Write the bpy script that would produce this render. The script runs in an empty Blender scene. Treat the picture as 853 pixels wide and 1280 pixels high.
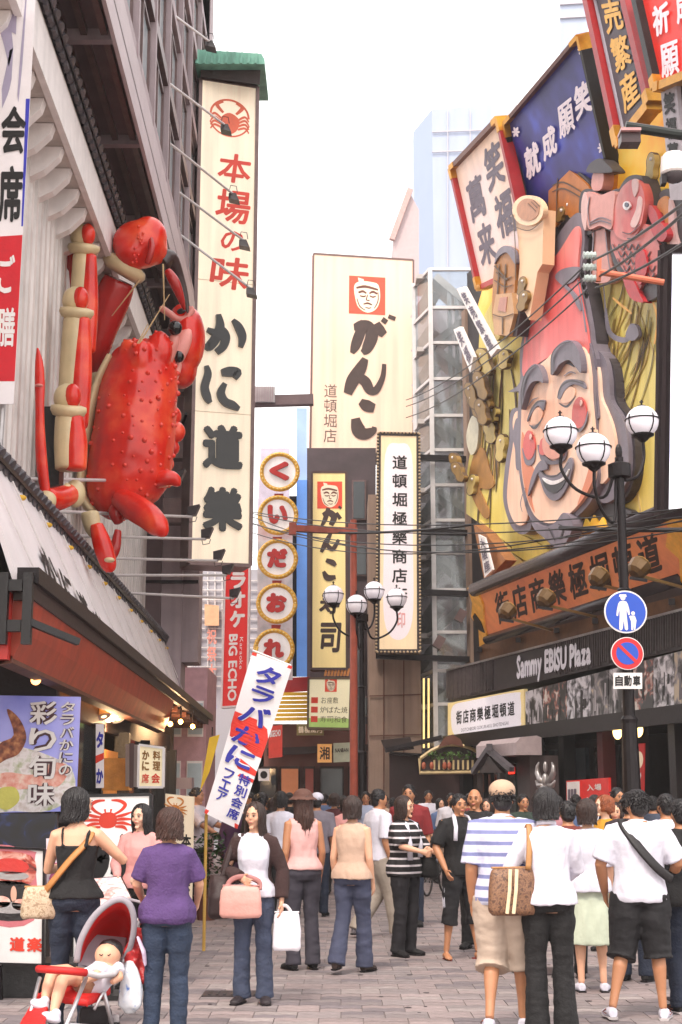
import bpy, math, random
from mathutils import Vector as V, Matrix, noise
from mathutils.geometry import tessellate_polygon
R=math.radians; rnd=random.Random(7)
scene=bpy.context.scene; C=scene.collection
# ------------------------------------------------------------ camera, sky, sun, exposure
FPX=1800.0; PITCH=math.atan(359/FPX); CAMZ=1.6
cd=bpy.data.cameras.new('camera'); cam=bpy.data.objects.new('camera',cd); C.objects.link(cam)
cam.location=(0,0,CAMZ); cam.rotation_euler=(R(90)+PITCH,0,0)
cd.sensor_fit='VERTICAL'; cd.sensor_height=36; cd.lens=FPX/1280*36; cd.clip_end=3000; cd.clip_start=.1
scene.camera=cam
w=bpy.data.worlds.new('World'); scene.world=w; w.use_nodes=True; nt=w.node_tree
SUN_EL,SUN_AZ=R(56),R(200)          # azimuth clockwise from +Y
sky=nt.nodes.new('ShaderNodeTexSky'); sky.sky_type='NISHITA'; sky.sun_disc=False
sky.sun_elevation=SUN_EL; sky.sun_rotation=SUN_AZ; sky.dust_density=4; sky.air_density=1.3
bg=nt.nodes['Background']; bg.inputs[1].default_value=.06
nt.links.new(sky.outputs[0],bg.inputs[0])
b2=nt.nodes.new('ShaderNodeBackground'); b2.inputs[1].default_value=1.0   # bright even overcast
b2.inputs[0].default_value=(1.0,.94,.88,1)
ad=nt.nodes.new('ShaderNodeAddShader'); nt.links.new(bg.outputs[0],ad.inputs[0]); nt.links.new(b2.outputs[0],ad.inputs[1])
nt.links.new(ad.outputs[0],nt.nodes['World Output'].inputs[0])
sl=bpy.data.lights.new('sun','SUN'); sl.energy=1.5; sl.angle=R(10); sl.color=(1,.9,.8)
so=bpy.data.objects.new('sun',sl); C.objects.link(so)
sd=V((math.sin(SUN_AZ)*math.cos(SUN_EL),math.cos(SUN_AZ)*math.cos(SUN_EL),math.sin(SUN_EL)))
so.rotation_euler=sd.to_track_quat('Z','Y').to_euler()
vs=scene.view_settings; vs.view_transform='Standard'; vs.look='None'; vs.gamma=1; vs.use_curve_mapping=False
vs.exposure=.92
# ------------------------------------------------------------ projection helpers
cp,sp=math.cos(PITCH),math.sin(PITCH)
def ray(px,py):
    x=(px-426.5)/FPX; u=(640-py)/FPX
    return V((x,cp-u*sp,sp+u*cp))
CO=V((0,0,CAMZ))
def P(px,py,Y): r=ray(px,py); return CO+r*(Y/r.y)
def G(px,py,z=0): r=ray(px,py); return CO+r*((z-CAMZ)/r.z)
class PL:
    def __init__(s,o,n): s.o=V(o); s.n=V(n).normalized()
    def __call__(s,px,py,off=0):
        r=ray(px,py); return CO+r*(((s.o+s.n*off)-CO).dot(s.n)/r.dot(s.n))
def FR(Y): return PL((0,Y,0),(0,-1,0))
F=PL((6.6,28,0),(-1,-.27,0))
def L(x0,d,z): return V((x0-.02*d,d,z))
# ------------------------------------------------------------ materials
def lin(c):
    if isinstance(c,str): c=[int(c[i:i+2],16)/255 for i in (0,2,4)]; c=[x/12.92 if x<.04 else ((x+.055)/1.055)**2.4 for x in c]
    return (c[0],c[1],c[2],1)
MC={}
def M(name,col,rough=.6,metal=0,emit=0,var=.12,sc=6,bump=.05,bsc=None,rand=0,ecol=None,spec=None,alpha=None,trans=0):
    if name in MC: return MC[name]
    m=bpy.data.materials.new(name); m.use_nodes=True; n=m.node_tree; b=n.nodes['Principled BSDF']; lk=n.links.new
    c=lin(col); b.inputs['Roughness'].default_value=rough; b.inputs['Metallic'].default_value=metal
    tc=n.nodes.new('ShaderNodeTexCoord'); nz=n.nodes.new('ShaderNodeTexNoise'); nz.inputs['Scale'].default_value=sc
    nz.inputs['Detail'].default_value=6; lk(tc.outputs['Object'],nz.inputs['Vector'])
    mr=n.nodes.new('ShaderNodeMapRange'); mr.inputs[1].default_value=.3; mr.inputs[2].default_value=.7
    mr.inputs[3].default_value=1-var; mr.inputs[4].default_value=1+var*.6; lk(nz.outputs[0],mr.inputs[0])
    last=mr.outputs[0]
    if rand:
        oi=n.nodes.new('ShaderNodeObjectInfo'); m2=n.nodes.new('ShaderNodeMapRange'); m2.inputs[3].default_value=1-rand; m2.inputs[4].default_value=1+rand
        lk(oi.outputs['Random'],m2.inputs[0]); mm=n.nodes.new('ShaderNodeMath'); mm.operation='MULTIPLY'; lk(last,mm.inputs[0]); lk(m2.outputs[0],mm.inputs[1]); last=mm.outputs[0]
    mx=n.nodes.new('ShaderNodeVectorMath'); mx.operation='SCALE'; mx.inputs[0].default_value=c[:3]; lk(last,mx.inputs['Scale'])
    lk(mx.outputs[0],b.inputs['Base Color'])
    if emit:
        b.inputs['Emission Strength'].default_value=emit
        if ecol: b.inputs['Emission Color'].default_value=lin(ecol)
        else: lk(mx.outputs[0],b.inputs['Emission Color'])
    if bump:
        n2=n.nodes.new('ShaderNodeTexNoise'); n2.inputs['Scale'].default_value=bsc or sc*6; n2.inputs['Detail'].default_value=5; lk(tc.outputs['Object'],n2.inputs['Vector'])
        bp=n.nodes.new('ShaderNodeBump'); bp.inputs['Strength'].default_value=min(1,bump*4); bp.inputs['Distance'].default_value=.02; lk(n2.outputs[0],bp.inputs['Height']); lk(bp.outputs[0],b.inputs['Normal'])
    if trans: b.inputs['Transmission Weight'].default_value=trans
    MC[name]=m; return m
def stripes(name,c1,c2,freq,axis=2,duty=.5,rough=.8):
    if name in MC: return MC[name]
    m=M(name,c1,rough,var=.1,sc=9); n=m.node_tree; b=n.nodes['Principled BSDF']; lk=n.links.new
    tc=n.nodes.new('ShaderNodeTexCoord'); sx=n.nodes.new('ShaderNodeSeparateXYZ'); lk(tc.outputs['Object'],sx.inputs[0])
    a=n.nodes.new('ShaderNodeMath'); a.operation='MULTIPLY'; a.inputs[1].default_value=freq; lk(sx.outputs[axis],a.inputs[0])
    f=n.nodes.new('ShaderNodeMath'); f.operation='FRACT'; lk(a.outputs[0],f.inputs[0])
    g=n.nodes.new('ShaderNodeMath'); g.operation='GREATER_THAN'; g.inputs[1].default_value=duty; lk(f.outputs[0],g.inputs[0])
    mx=n.nodes.new('ShaderNodeMix'); mx.data_type='RGBA'; mx.inputs[6].default_value=lin(c1); mx.inputs[7].default_value=lin(c2); lk(g.outputs[0],mx.inputs[0])
    lk(mx.outputs[2],b.inputs['Base Color']); return m
def ramp_mat(name,cols,sc=3,rough=.6,emit=0,dist=0,vor=False,detail=4,axis=None):
    """blotchy multi-colour print / posters"""
    if name in MC: return MC[name]
    m=bpy.data.materials.new(name); m.use_nodes=True; n=m.node_tree; b=n.nodes['Principled BSDF']; lk=n.links.new
    b.inputs['Roughness'].default_value=rough
    tc=n.nodes.new('ShaderNodeTexCoord'); mp=n.nodes.new('ShaderNodeMapping'); lk(tc.outputs['Object'],mp.inputs[0])
    if axis: mp.inputs['Scale'].default_value=axis
    if vor:
        nz=n.nodes.new('ShaderNodeTexVoronoi'); nz.inputs['Scale'].default_value=sc; lk(mp.outputs[0],nz.inputs['Vector'])
        sp_=n.nodes.new('ShaderNodeSeparateXYZ'); lk(nz.outputs['Color'],sp_.inputs[0]); src=sp_.outputs[0]
    else:
        nz=n.nodes.new('ShaderNodeTexNoise'); nz.inputs['Scale'].default_value=sc; nz.inputs['Detail'].default_value=detail; nz.inputs['Distortion'].default_value=dist; lk(mp.outputs[0],nz.inputs['Vector']); src=nz.outputs[0]
    cr=n.nodes.new('ShaderNodeValToRGB'); el=cr.color_ramp.elements
    while len(el)<len(cols): el.new(.5)
    for i,(p,c) in enumerate(cols): el[i].position=p; el[i].color=lin(c)
    lk(src,cr.inputs[0]); lk(cr.outputs[0],b.inputs['Base Color'])
    if emit: lk(cr.outputs[0],b.inputs['Emission Color']); b.inputs['Emission Strength'].default_value=emit
    MC[name]=m; return m
# ------------------------------------------------------------ object helpers
def wloc(o):
    p=V(o.location)
    while o.parent: o=o.parent; p+=V(o.location)
    return p
def props(o,label=None,cat=None,group=None,kind=None):
    if label: o['label']=label
    if cat: o['category']=cat
    if group: o['group']=group
    if kind: o['kind']=kind
    return o
def thing(name,label,cat,loc=(0,0,0),rotz=0,group=None):
    o=bpy.data.objects.new(name,None); C.objects.link(o); o.location=loc; o.rotation_euler=(0,0,rotz); o.empty_display_size=.2
    return props(o,label,cat,group)
def part_copy(src,parent,loc=(0,0,0),rot=(0,0,0),scale=(1,1,1)):
    c=src.copy(); C.objects.link(c); c.parent=parent; c.location=loc; c.rotation_euler=rot; c.scale=scale; return c
def copy_tree(o,parent=None):
    c=o.copy(); C.objects.link(c)
    if parent: c.parent=parent
    for ch in [x for x in C.objects if x.parent==o]: copy_tree(ch,c)
    return c
TSC=bpy.data.scenes.new('tmp')
def eval_mesh(o):
    TSC.collection.objects.link(o); vl=TSC.view_layers[0]; vl.update(); dg=vl.depsgraph; dg.update(); return bpy.data.meshes.new_from_object(o.evaluated_get(dg))
class MB:
    def __init__(s): s.v=[]; s.f=[]
    def add(s,vs,fs):
        b=len(s.v); s.v+=[V(x) for x in vs]; s.f+=[tuple(b+i for i in f) for f in fs]; return s
    def quad(s,a,b,c,d): return s.add([a,b,c,d],[(0,1,2,3)])
    def box(s,c,sz,m=None):
        c=V(c); x,y,z=[k/2 for k in sz]
        vs=[V((i*x,j*y,k*z)) for i in(-1,1) for j in(-1,1) for k in(-1,1)]
        if m: vs=[m@v for v in vs]
        return s.add([c+v for v in vs],[(0,1,3,2),(4,6,7,5),(0,4,5,1),(2,3,7,6),(0,2,6,4),(1,5,7,3)])
    def hexa(s,a,b): # two quads
        return s.add(list(a)+list(b),[(3,2,1,0),(4,5,6,7),(0,1,5,4),(1,2,6,5),(2,3,7,6),(3,0,4,7)])
    def bar(s,a,b,wd,h=None,up=(0,0,1)):
        a=V(a);b=V(b);h=h or wd; d=(b-a).normalized(); up=V(up)
        if abs(d.dot(up))>.95: up=V((1,0,0)) if abs(d.x)<.9 else V((0,1,0))
        x=d.cross(up).normalized()*wd/2; y=x.cross(d).normalized()*h/2
        return s.hexa([a-x-y,a+x-y,a+x+y,a-x+y],[b-x-y,b+x-y,b+x+y,b-x+y])
    def prism(s,pts,vec):
        pts=[V(p) for p in pts]; vec=V(vec); n=len(pts); tr=tessellate_polygon([pts]); b=[p+vec for p in pts]
        fs=[tuple(t) for t in tr]+[tuple(n+i for i in reversed(t)) for t in tr]+[(i,(i+1)%n,n+(i+1)%n,n+i) for i in range(n)]
        return s.add(pts+b,fs)
    def flat(s,pts):
        pts=[V(p) for p in pts]; return s.add(pts,[tuple(t) for t in tessellate_polygon([pts])])
    def tube(s,pts,r,n=8,cap=True,sq=None):
        pts=[V(p) for p in pts]; k=len(pts)
        rr=r if isinstance(r,(list,tuple)) else [r]*k
        d0=(pts[1]-pts[0]).normalized(); up=V((0,0,1)) if abs(d0.z)<.9 else V((0,1,0))
        x=d0.cross(up).normalized(); vs=[]
        for i,p in enumerate(pts):
            d=(pts[min(i+1,k-1)]-pts[max(i-1,0)])
            if d.length<1e-9: d=d0
            d.normalize(); x=(x-d*x.dot(d)); x=x.normalized() if x.length>1e-6 else d.orthogonal().normalized(); y=d.cross(x); q=rr[i]
            if not isinstance(q,(tuple,list)): q=(q,q)
            for j in range(n):
                a=2*math.pi*j/n; vs.append(p+x*math.cos(a)*q[0]+y*math.sin(a)*q[1])
        fs=[(i*n+j,i*n+(j+1)%n,(i+1)*n+(j+1)%n,(i+1)*n+j) for i in range(k-1) for j in range(n)]
        if cap: fs+=[tuple(range(n))[::-1],tuple(range((k-1)*n,k*n))]
        return s.add(vs,fs)
    def ring(s,rings,n=16):  # rings: (cx,cy,z,rx,ry)
        vs=[]
        for cx,cy,z,rx,ry in rings:
            for j in range(n):
                a=2*math.pi*j/n; ca,sa=math.cos(a),math.sin(a)
                e=.85; vs.append(V((cx+rx*math.copysign(abs(ca)**e,ca),cy+ry*math.copysign(abs(sa)**e,sa),z)))
        k=len(rings); fs=[(i*n+j,i*n+(j+1)%n,(i+1)*n+(j+1)%n,(i+1)*n+j) for i in range(k-1) for j in range(n)]
        return s.add(vs,fs+[tuple(range(n))[::-1],tuple(range((k-1)*n,k*n))])
    def ell(s,c,r,n=14,m=9,rot=None,fn=None):
        c=V(c); r=(r,r,r) if isinstance(r,(int,float)) else r; vs=[V((0,0,r[2]))]
        for i in range(1,m):
            t=math.pi*i/m
            for j in range(n):
                a=2*math.pi*j/n; vs.append(V((r[0]*math.sin(t)*math.cos(a),r[1]*math.sin(t)*math.sin(a),r[2]*math.cos(t))))
        vs.append(V((0,0,-r[2])))
        if fn: vs=[fn(v) for v in vs]
        if rot: vs=[rot@v for v in vs]
        fs=[(0,1+j,1+(j+1)%n) for j in range(n)]
        fs+=[(1+i*n+j,1+(i+1)*n+j,1+(i+1)*n+(j+1)%n,1+i*n+(j+1)%n) for i in range(m-2) for j in range(n)]
        b=1+(m-2)*n; fs+=[(b+j,len(vs)-1,b+(j+1)%n) for j in range(n)]
        return s.add([c+v for v in vs],fs)
    def lathe(s,c,prof,n=16,ax=None):
        c=V(c); vs=[V((r*math.cos(2*math.pi*j/n),r*math.sin(2*math.pi*j/n),z)) for r,z in prof for j in range(n)]
        if ax: q=V((0,0,1)).rotation_difference(V(ax)); vs=[q@v for v in vs]
        k=len(prof); fs=[(i*n+j,i*n+(j+1)%n,(i+1)*n+(j+1)%n,(i+1)*n+j) for i in range(k-1) for j in range(n)]
        return s.add([c+v for v in vs],fs+[tuple(range(n))[::-1],tuple(range((k-1)*n,k*n))])
    def build(s,name,mat,parent=None,smooth=False,loc=None,voxel=None,sm=4,wr=0,wsc=6,wst=(1,1,.5),local=False):
        if parent: o0=V((0,0,0)) if local else wloc(parent)
        elif loc is not None: o0=V(loc)
        else:
            xs=[v.x for v in s.v];ys=[v.y for v in s.v]; o0=V(((min(xs)+max(xs))/2,(min(ys)+max(ys))/2,min(v.z for v in s.v)))
        me=bpy.data.meshes.new(name); me.from_pydata([v-o0 for v in s.v],[],s.f)
        if voxel:
            t=bpy.data.objects.new('t',me)
            md=t.modifiers.new('r','REMESH'); md.mode='VOXEL'; md.voxel_size=voxel; md.use_smooth_shade=True
            if sm: ms=t.modifiers.new('s','SMOOTH'); ms.factor=.5; ms.iterations=sm
            me2=eval_mesh(t)
            bpy.data.objects.remove(t); bpy.data.meshes.remove(me); me=me2; me.name=name; smooth=True
            if wr:
                sd=rnd.random()*50
                N_v=len(me.vertices); co=[0.0]*(3*N_v); no=[0.0]*(3*N_v); me.vertices.foreach_get('co',co); me.vertex_normals.foreach_get('vector',no)
                for i in range(0,3*N_v,3):
                    q=V((co[i]*wst[0]*wsc+sd,co[i+1]*wst[1]*wsc+sd,co[i+2]*wst[2]*wsc+sd))
                    a=(noise.noise(q)+.5*noise.noise(q*2.3))*wr
                    co[i]+=no[i]*a; co[i+1]+=no[i+1]*a; co[i+2]+=no[i+2]*a
                me.vertices.foreach_set('co',co)
        me.materials.clear(); me.materials.append(mat)
        if smooth: me.shade_smooth()
        me.update()
        o=bpy.data.objects.new(name,me); C.objects.link(o)
        if parent: o.parent=parent
        else: o.location=o0
        return o
    def top(s,name,label,cat,mat,group=None,**k): return props(s.build(name,mat,None,**k),label,cat,group)
def smoothpts(pts,n=5,closed=True):
    k=len(pts); out=[]
    for i in range(k if closed else k-1):
        g=lambda j: pts[j%k] if closed else pts[max(0,min(k-1,j))]
        p0,p1,p2,p3=g(i-1),g(i),g(i+1),g(i+2)
        for t in range(n):
            t/=n; out.append(tuple(.5*(2*b+(c-a)*t+(2*a-5*b+4*c-d)*t*t+(3*b-a-3*c+d)*t**3) for a,b,c,d in zip(p0,p1,p2,p3)))
    if not closed: out.append(pts[-1])
    return out
# text ------------------------------------------------------------
GC={}
def glyph(ch,off=0.0,res=2):
    if (ch,off) in GC: return GC[ch,off]
    c=bpy.data.curves.new('g','FONT'); c.body=ch; c.offset=off; c.resolution_u=res; c.fill_mode='FRONT'
    o=bpy.data.objects.new('g',c); me=eval_mesh(o); vs=[(v.co.x,v.co.y) for v in me.vertices]; fs=[tuple(p.vertices) for p in me.polygons]
    bpy.data.objects.remove(o); bpy.data.curves.remove(c); bpy.data.meshes.remove(me)
    if vs:
        bb=(min(v[0] for v in vs),max(v[0] for v in vs),min(v[1] for v in vs),max(v[1] for v in vs))
    else: bb=(0,1,0,1)
    GC[ch,off]=(vs,fs,bb); return GC[ch,off]
def put(mb,ch,q,cell,off,bold=0,step=.0006,skew=0,margin=.06,fit=True,nb=8,thick=0):
    """q(u,v,off)->world; cell=(u0,v0,u1,v1) v downwards"""
    vs,fs,bb=glyph(ch)
    if not vs: return
    u0,v0,u1,v1=cell; w_,h_=bb[1]-bb[0],bb[3]-bb[2]
    sh=[(0,0)]+[(bold*math.cos(k*2*math.pi/nb),bold*math.sin(k*2*math.pi/nb)) for k in range(nb)] if bold else [(0,0)]
    for i,(dx,dy) in enumerate(sh):
        out=[]
        for x,y in vs:
            a=(x-bb[0])/max(w_,1e-3); b=(y-bb[2])/max(h_,1e-3)
            if not fit:
                s=max(w_,h_,.62); a=.5+(x-(bb[0]+bb[1])/2)/s; b=.5+(y-(bb[2]+bb[3])/2)/s
            a=margin+bold+a*(1-2*margin-2*bold)+dx+skew*(b-.5); b=margin+bold+b*(1-2*margin-2*bold)+dy
            out.append(q(u0+(u1-u0)*a,v1-(v1-v0)*b,off+i*step))
        mb.add(out,fs)
def text_col(mb,s,q,u0,v0,u1,v1,off=.004,vert=True,gap=0,**k):
    n=len(s)
    for i,ch in enumerate(s):
        if ch==' ': continue
        a=(i+gap/2)/n; b=(i+1-gap/2)/n
        put(mb,ch,q,(u0,v0+(v1-v0)*a,u1,v0+(v1-v0)*b) if vert else (u0+(u1-u0)*a,v0,u0+(u1-u0)*b,v1),off,**k)
def latin(mb,s,q,u0,v0,u1,v1,off=.004,bold=0):
    """proportional latin line fitted to the cell"""
    xs=[];x=0
    for ch in s:
        if ch==' ': x+=.3; continue
        g=glyph(ch); xs.append((ch,x,g[2])); x+=g[2][1]-g[2][0]+.09
    for ch,x0,bb in xs:
        vs,fs,_=glyph(ch)
        for dx,dy,dz in ([(0,0,0)] if not bold else [(0,0,0),(bold,0,.0006),(-bold,0,.0012),(0,bold,.0018),(0,-bold,.0024)]):
            mb.add([q(u0+(u1-u0)*(x0+(a-bb[0])+dx)/x,v1-(v1-v0)*(b+.05+dy)/.85,off+dz) for a,b in vs],fs)
def stroke(mb,q,pts,off=.004,n=6,thick=0):
    """brush stroke: pts (u,v,width) in q coordinates"""
    p=smoothpts(pts,n,False); Lf=[];Rt=[]
    for i in range(len(p)):
        a=p[max(i-1,0)]; b=p[min(i+1,len(p)-1)]; dx,dy=b[0]-a[0],b[1]-a[1]; l=math.hypot(dx,dy) or 1
        w2=p[i][2]/2; Lf.append((p[i][0]-dy/l*w2,p[i][1]+dx/l*w2)); Rt.append((p[i][0]+dy/l*w2,p[i][1]-dx/l*w2))
    for i in range(len(p)-1):
        A=[Lf[i],Lf[i+1],Rt[i+1],Rt[i]]
        if thick: mb.hexa([q(x,y,off-thick) for x,y in A],[q(x,y,off) for x,y in A])
        else: mb.add([q(x,y,off) for x,y in A],[(0,1,2,3)])
def quadmap(TL,TR,BR,BL):
    TL,TR,BR,BL=map(V,(TL,TR,BR,BL)); n=(TR-TL).cross(BL-TL).normalized()
    if n.dot(CO-TL)<0: n=-n
    def q(u,v,off=0): a=TL.lerp(TR,u); b=BL.lerp(BR,u); return a.lerp(b,v)+n*off
    q.n=n; return q
def pq(pr,pxs,off=0):  # px quad on a projector -> quadmap
    return quadmap(*[pr(x,y,off) for x,y in pxs])
def board(root,q,th,face,frame=None,fw=.02,side=None,proud=.02,name='panel',fs=1):
    """panel box + 4 separate frame bars"""
    mb=MB(); c=[(0,0),(1,0),(1,1),(0,1)]
    mb.hexa([q(u,v,-th) for u,v in c],[q(u,v,-.001) for u,v in c]); mb.build('cabinet',side or frame or face,root)
    MB().hexa([q(u,v,-.0008) for u,v in c],[q(u,v,.001) for u,v in c]).build(name,face,root)
    if frame:
        P_=[q(u,v,(proud-th)/2) for u,v in c]
        for i in range(4): MB().bar(P_[i],P_[(i+1)%4],fw if i%2 else fw*.98,th+proud+.001*(i%2),up=q.n).build('frame',frame,root)
# ------------------------------------------------------------ palette
cream=M('cream_lit_panel','F4E2C8',.45,emit=.2,var=.07,sc=.8,bump=.01)
cream2=M('cream_sign','F0DCBE',.5,emit=.08,var=.05,sc=2,bump=.01)
white=M('white_paint','E6E0DE',.5,var=.07,bump=.02)
whitecloth=M('white_cloth','E8E2E4',.85,var=.06,sc=4,bump=.03)
offw=M('offwhite_wall','C8BDB6',.7,var=.12,sc=2,bump=.04)
siding=M('white_metal_siding','D8D0CC',.5,var=.14,sc=3,bump=.02,rand=.06)
black=M('black_paint','141113',.45,var=.3,sc=5)
ink=M('black_ink','120E10',.6,var=.2,bump=0)
inkb=M('brown_ink','3E2B26',.6,var=.2,bump=0)
greyl=M('grey_lettering','6D6472',.6,var=.15,bump=0)
redl=M('red_lettering','D8381F',.5,var=.1,bump=0)
bluel=M('blue_lettering','2A2C9C',.55,var=.12,bump=0)
gold=M('gold_trim','C48A2A',.35,.6,var=.2,bump=.03)
goldl=M('gold_lettering','E0A83C',.4,.2,var=.15,bump=.02)
dkbrown=M('dark_brown_wood','2C1B17',.6,var=.3,sc=4)
brown=M('brown_wood','5E3424',.6,var=.25,sc=4)
bronze=M('bronze_metal','6A5654',.4,.5,var=.2)
dkmetal=M('dark_metal','221D1F',.4,.6,var=.25,sc=8)
steel=M('pale_steel','A9A4A4',.35,.6,var=.15,sc=8)
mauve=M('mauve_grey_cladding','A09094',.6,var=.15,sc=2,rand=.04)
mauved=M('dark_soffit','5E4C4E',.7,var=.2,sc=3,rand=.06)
tile=M('grey_roof_tile','4A454A',.5,var=.3,sc=7,rand=.18)
red=M('red_paint','B8231B',.4,var=.15,sc=4)
redbr=M('red_brown_awning','9E3A22',.5,var=.2,sc=3,bump=.03)
orange=M('orange_panel','D8703A',.5,emit=.12,var=.12,sc=2)
yellow=M('yellow_board','D9A92E',.5,var=.14,sc=3)
glass=M('window_glass','B8C6CC',.08,.0,var=.2,sc=2,bump=0,spec=.8)
glassd=M('dark_glass','2D3236',.08,var=.3,sc=1.5,bump=0)
concrete=M('beige_concrete','9A8273',.75,var=.12,sc=2)
lampglass=M('milky_lamp_glass','EFEAF2',.25,var=.03,bump=0,emit=.1)
warm=M('warm_bulb','FFC070',.4,emit=14,ecol='FFB050',var=0,bump=0)
warm2=M('warm_lit_interior','E0A050',.5,emit=1.2,ecol='FF9A40',var=.2,bump=0)
green=M('patina_green','7DB8A4',.6,var=.2,sc=3)
salmon=M('salmon_paint','A8503C',.55,var=.18,sc=6)
def streak(m,amt=.2,sc=5):
    n=m.node_tree; b=n.nodes['Principled BSDF']; src=b.inputs['Base Color'].links[0].from_socket; lk=n.links.new
    tc=n.nodes.new('ShaderNodeTexCoord'); mp=n.nodes.new('ShaderNodeMapping'); mp.inputs['Scale'].default_value=(sc,sc,sc*.06); lk(tc.outputs['Object'],mp.inputs[0])
    nz=n.nodes.new('ShaderNodeTexNoise'); nz.inputs['Scale'].default_value=1; nz.inputs['Detail'].default_value=7; lk(mp.outputs[0],nz.inputs['Vector'])
    mr=n.nodes.new('ShaderNodeMapRange'); mr.inputs[1].default_value=.42; mr.inputs[2].default_value=.68; mr.inputs[3].default_value=1; mr.inputs[4].default_value=1-amt; lk(nz.outputs[0],mr.inputs[0])
    mx=n.nodes.new('ShaderNodeVectorMath'); mx.operation='SCALE'; lk(src,mx.inputs[0]); lk(mr.outputs[0],mx.inputs['Scale']); lk(mx.outputs[0],b.inputs['Base Color'])
for m_,a_ in ((cream,.2),(cream2,.2),(siding,.22),(offw,.25),(white,.1),(mauve,.22),(redbr,.25),(concrete,.25),(steel,.2),(green,.25),(salmon,.3)): streak(m_,a_)
# ------------------------------------------------------------ ground
gm=ramp_mat('street_ground',[(.3,'6A5C5C'),(.5,'85746F'),(.7,'97857F')],sc=.8,rough=.8,detail=10,axis=(1,3,1))
MB().box((0,300,-.35),(500,640,.6)).top('ground',None,None,gm); props(C.objects[-1],kind='structure',label='grey city ground running to the horizon')
pave=bpy.data.objects.new('pavement',None); C.objects.link(pave); props(pave,'grey pink interlocking paving down the shopping street',kind='structure'); pave.location=(0,11,-.05)
pmats=[M('paver_%s'%a,c,.75,var=.22,sc=14,bump=.08,rand=.15) for a,c in (('grey','837979'),('pink','8F8180'),('dark','746B6E'),('light','998E8C'))]
PW,PD=.33,.17
def paver_mesh(mb,c,h=.05):
    x,y=c; g=.0035; a=PW/2-g; b=PD/2-g; z=.035
    pts=[(x-a,y-b),(x-a*.5,y-b+z),(x,y-b),(x+a*.5,y-b+z),(x+a,y-b),(x+a,y+b),(x+a*.5,y+b+z),(x,y+b),(x-a*.5,y+b+z),(x-a,y+b)]
    mb.prism([V((p,q,-.05)) for p,q in pts],V((0,0,h)))
protos=[]
MB().box((0,20,-.008),(26,20.4,.004)).build('joint_sand',M('joint_sand','6E6462',.85,var=.25,sc=6),pave)
for k,pm in enumerate(pmats):
    mb=MB(); paver_mesh(mb,(0,0)); o=mb.build('paver',pm,pave,loc=None,local=True); protos.append(o)
n=0; rest=[MB() for _ in pmats]; first=set()
def street_l(y): return -2.9-.02*y
def street_r(y): return min(6.6-.27*(y-28),9)
for j in range(0,150):
    y=10.3+j*PD
    if y>30: break; xs=[]
    lim=.25*y+.3
    x0=-math.ceil(lim/PW)*PW+(PW/2 if (j//2)%2 else 0); i=0
    while x0+i*PW<lim:
        x=x0+i*PW; i+=1
        if x<street_l(y)-1 or x>street_r(y)+1: continue
        k=(0 if ((j//2+int(x/PW/2))%2) else 1) if rnd.random()<.7 else rnd.choice((2,3))
        if n<300:
            n+=1
            if k not in first: first.add(k); o=protos[k]
            else: o=protos[k].copy(); C.objects.link(o)
            o.parent=pave; o.location=(x,y-11,rnd.uniform(0,.004)+.05)
        elif y<30: paver_mesh(rest[k],(x,y))
for k,mb in enumerate(rest):
    for v in mb.v: v.z+=.0
    o=mb.build('paver_field',pmats[k],pave); o['kind']='stuff'
MB().box((.5,62.5,-.03),(40,64.6,.056)).build('paved_street',M('far_paving','837370',.8,var=.25,sc=3,bump=.05),pave)
mb=MB(); rg=random.Random(4)
for _ in range(150):
    x,y=rg.uniform(-2.6,4),rg.uniform(10.6,24); r_=rg.uniform(.012,.03); mb.lathe((x,y,.004),[(r_,0),(r_*.9,.003)],7)
mb.build('trodden_gum',M('gum_dark','4A4244',.8,bump=0),pave)['kind']='stuff'
for (x,y) in ((-.9,12.6),(2.9,12.2)):
    g_=MB(); g_.box((x,y,.004),(.5,.34,.012)); dr=g_.build('drain_cover',M('drain_iron','3C3436',.5,.5),pave)
    for q_ in range(7): MB().box((x-.19+q_*.063,y,.012),(.022,.26,.006)).build('drain_slot',black,dr)
mb=MB()
for y in (14.2,): mb.lathe((1.9,y,.006),[(.3,0),(.3,.006),(.26,.008)],24)
mb.build('manhole_cover',M('iron_cover','4A4042',.5,.6),pave)
# ------------------------------------------------------------ left restaurant building
bl=thing('crab_restaurant','mauve grey crab restaurant with white siding, tiled eaves and red awning on the left','building',L(-3.5,22,0))
D0,D1=9.0,30.6
def lbox(mb,x0,x1,d0,d1,z0,z1):
    a=[L(x0,d0,z0),L(x1,d0,z0),L(x1,d0,z1),L(x0,d0,z1)]; b=[L(x0,d1,z0),L(x1,d1,z0),L(x1,d1,z1),L(x0,d1,z1)]
    return mb.hexa(a,b)
lbox(MB(),-9,-3.53,D0,D1,3.6,22).build('wall',offw,bl)
lbox(MB(),-3.6,-3.5,D0,D1,4.9,5.25).build('wall_plinth',white,bl)
d=13.2; 
while d<30.3:   # vertical siding slats
    mb=MB(); prof=[(-3.53,0),(-3.53,.04),(-3.46,.09),(-3.46,.22),(-3.53,.27),(-3.53,.29)]
    a=[L(x,d+t,5.25) for x,t in prof]; b=[L(x,d+t,9.42) for x,t in prof]
    for i in range(5): mb.quad(a[i],a[i+1],b[i+1],b[i])
    mb.quad(a[0],b[0],b[5],a[5]); mb.build('siding_slat',siding,bl); d+=.30
lbox(MB(),-3.8,-3.02,D0,D1,9.44,9.5).build('soffit',offw,bl)
lbox(MB(),-3.06,-2.98,D0,D1,9.42,10.0).build('fascia_beam',white,bl)
lbox(MB(),-3.3,-2.99,D0,D1,10.0,10.06).build('fascia_beam',offw,bl)
d=13.3
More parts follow.
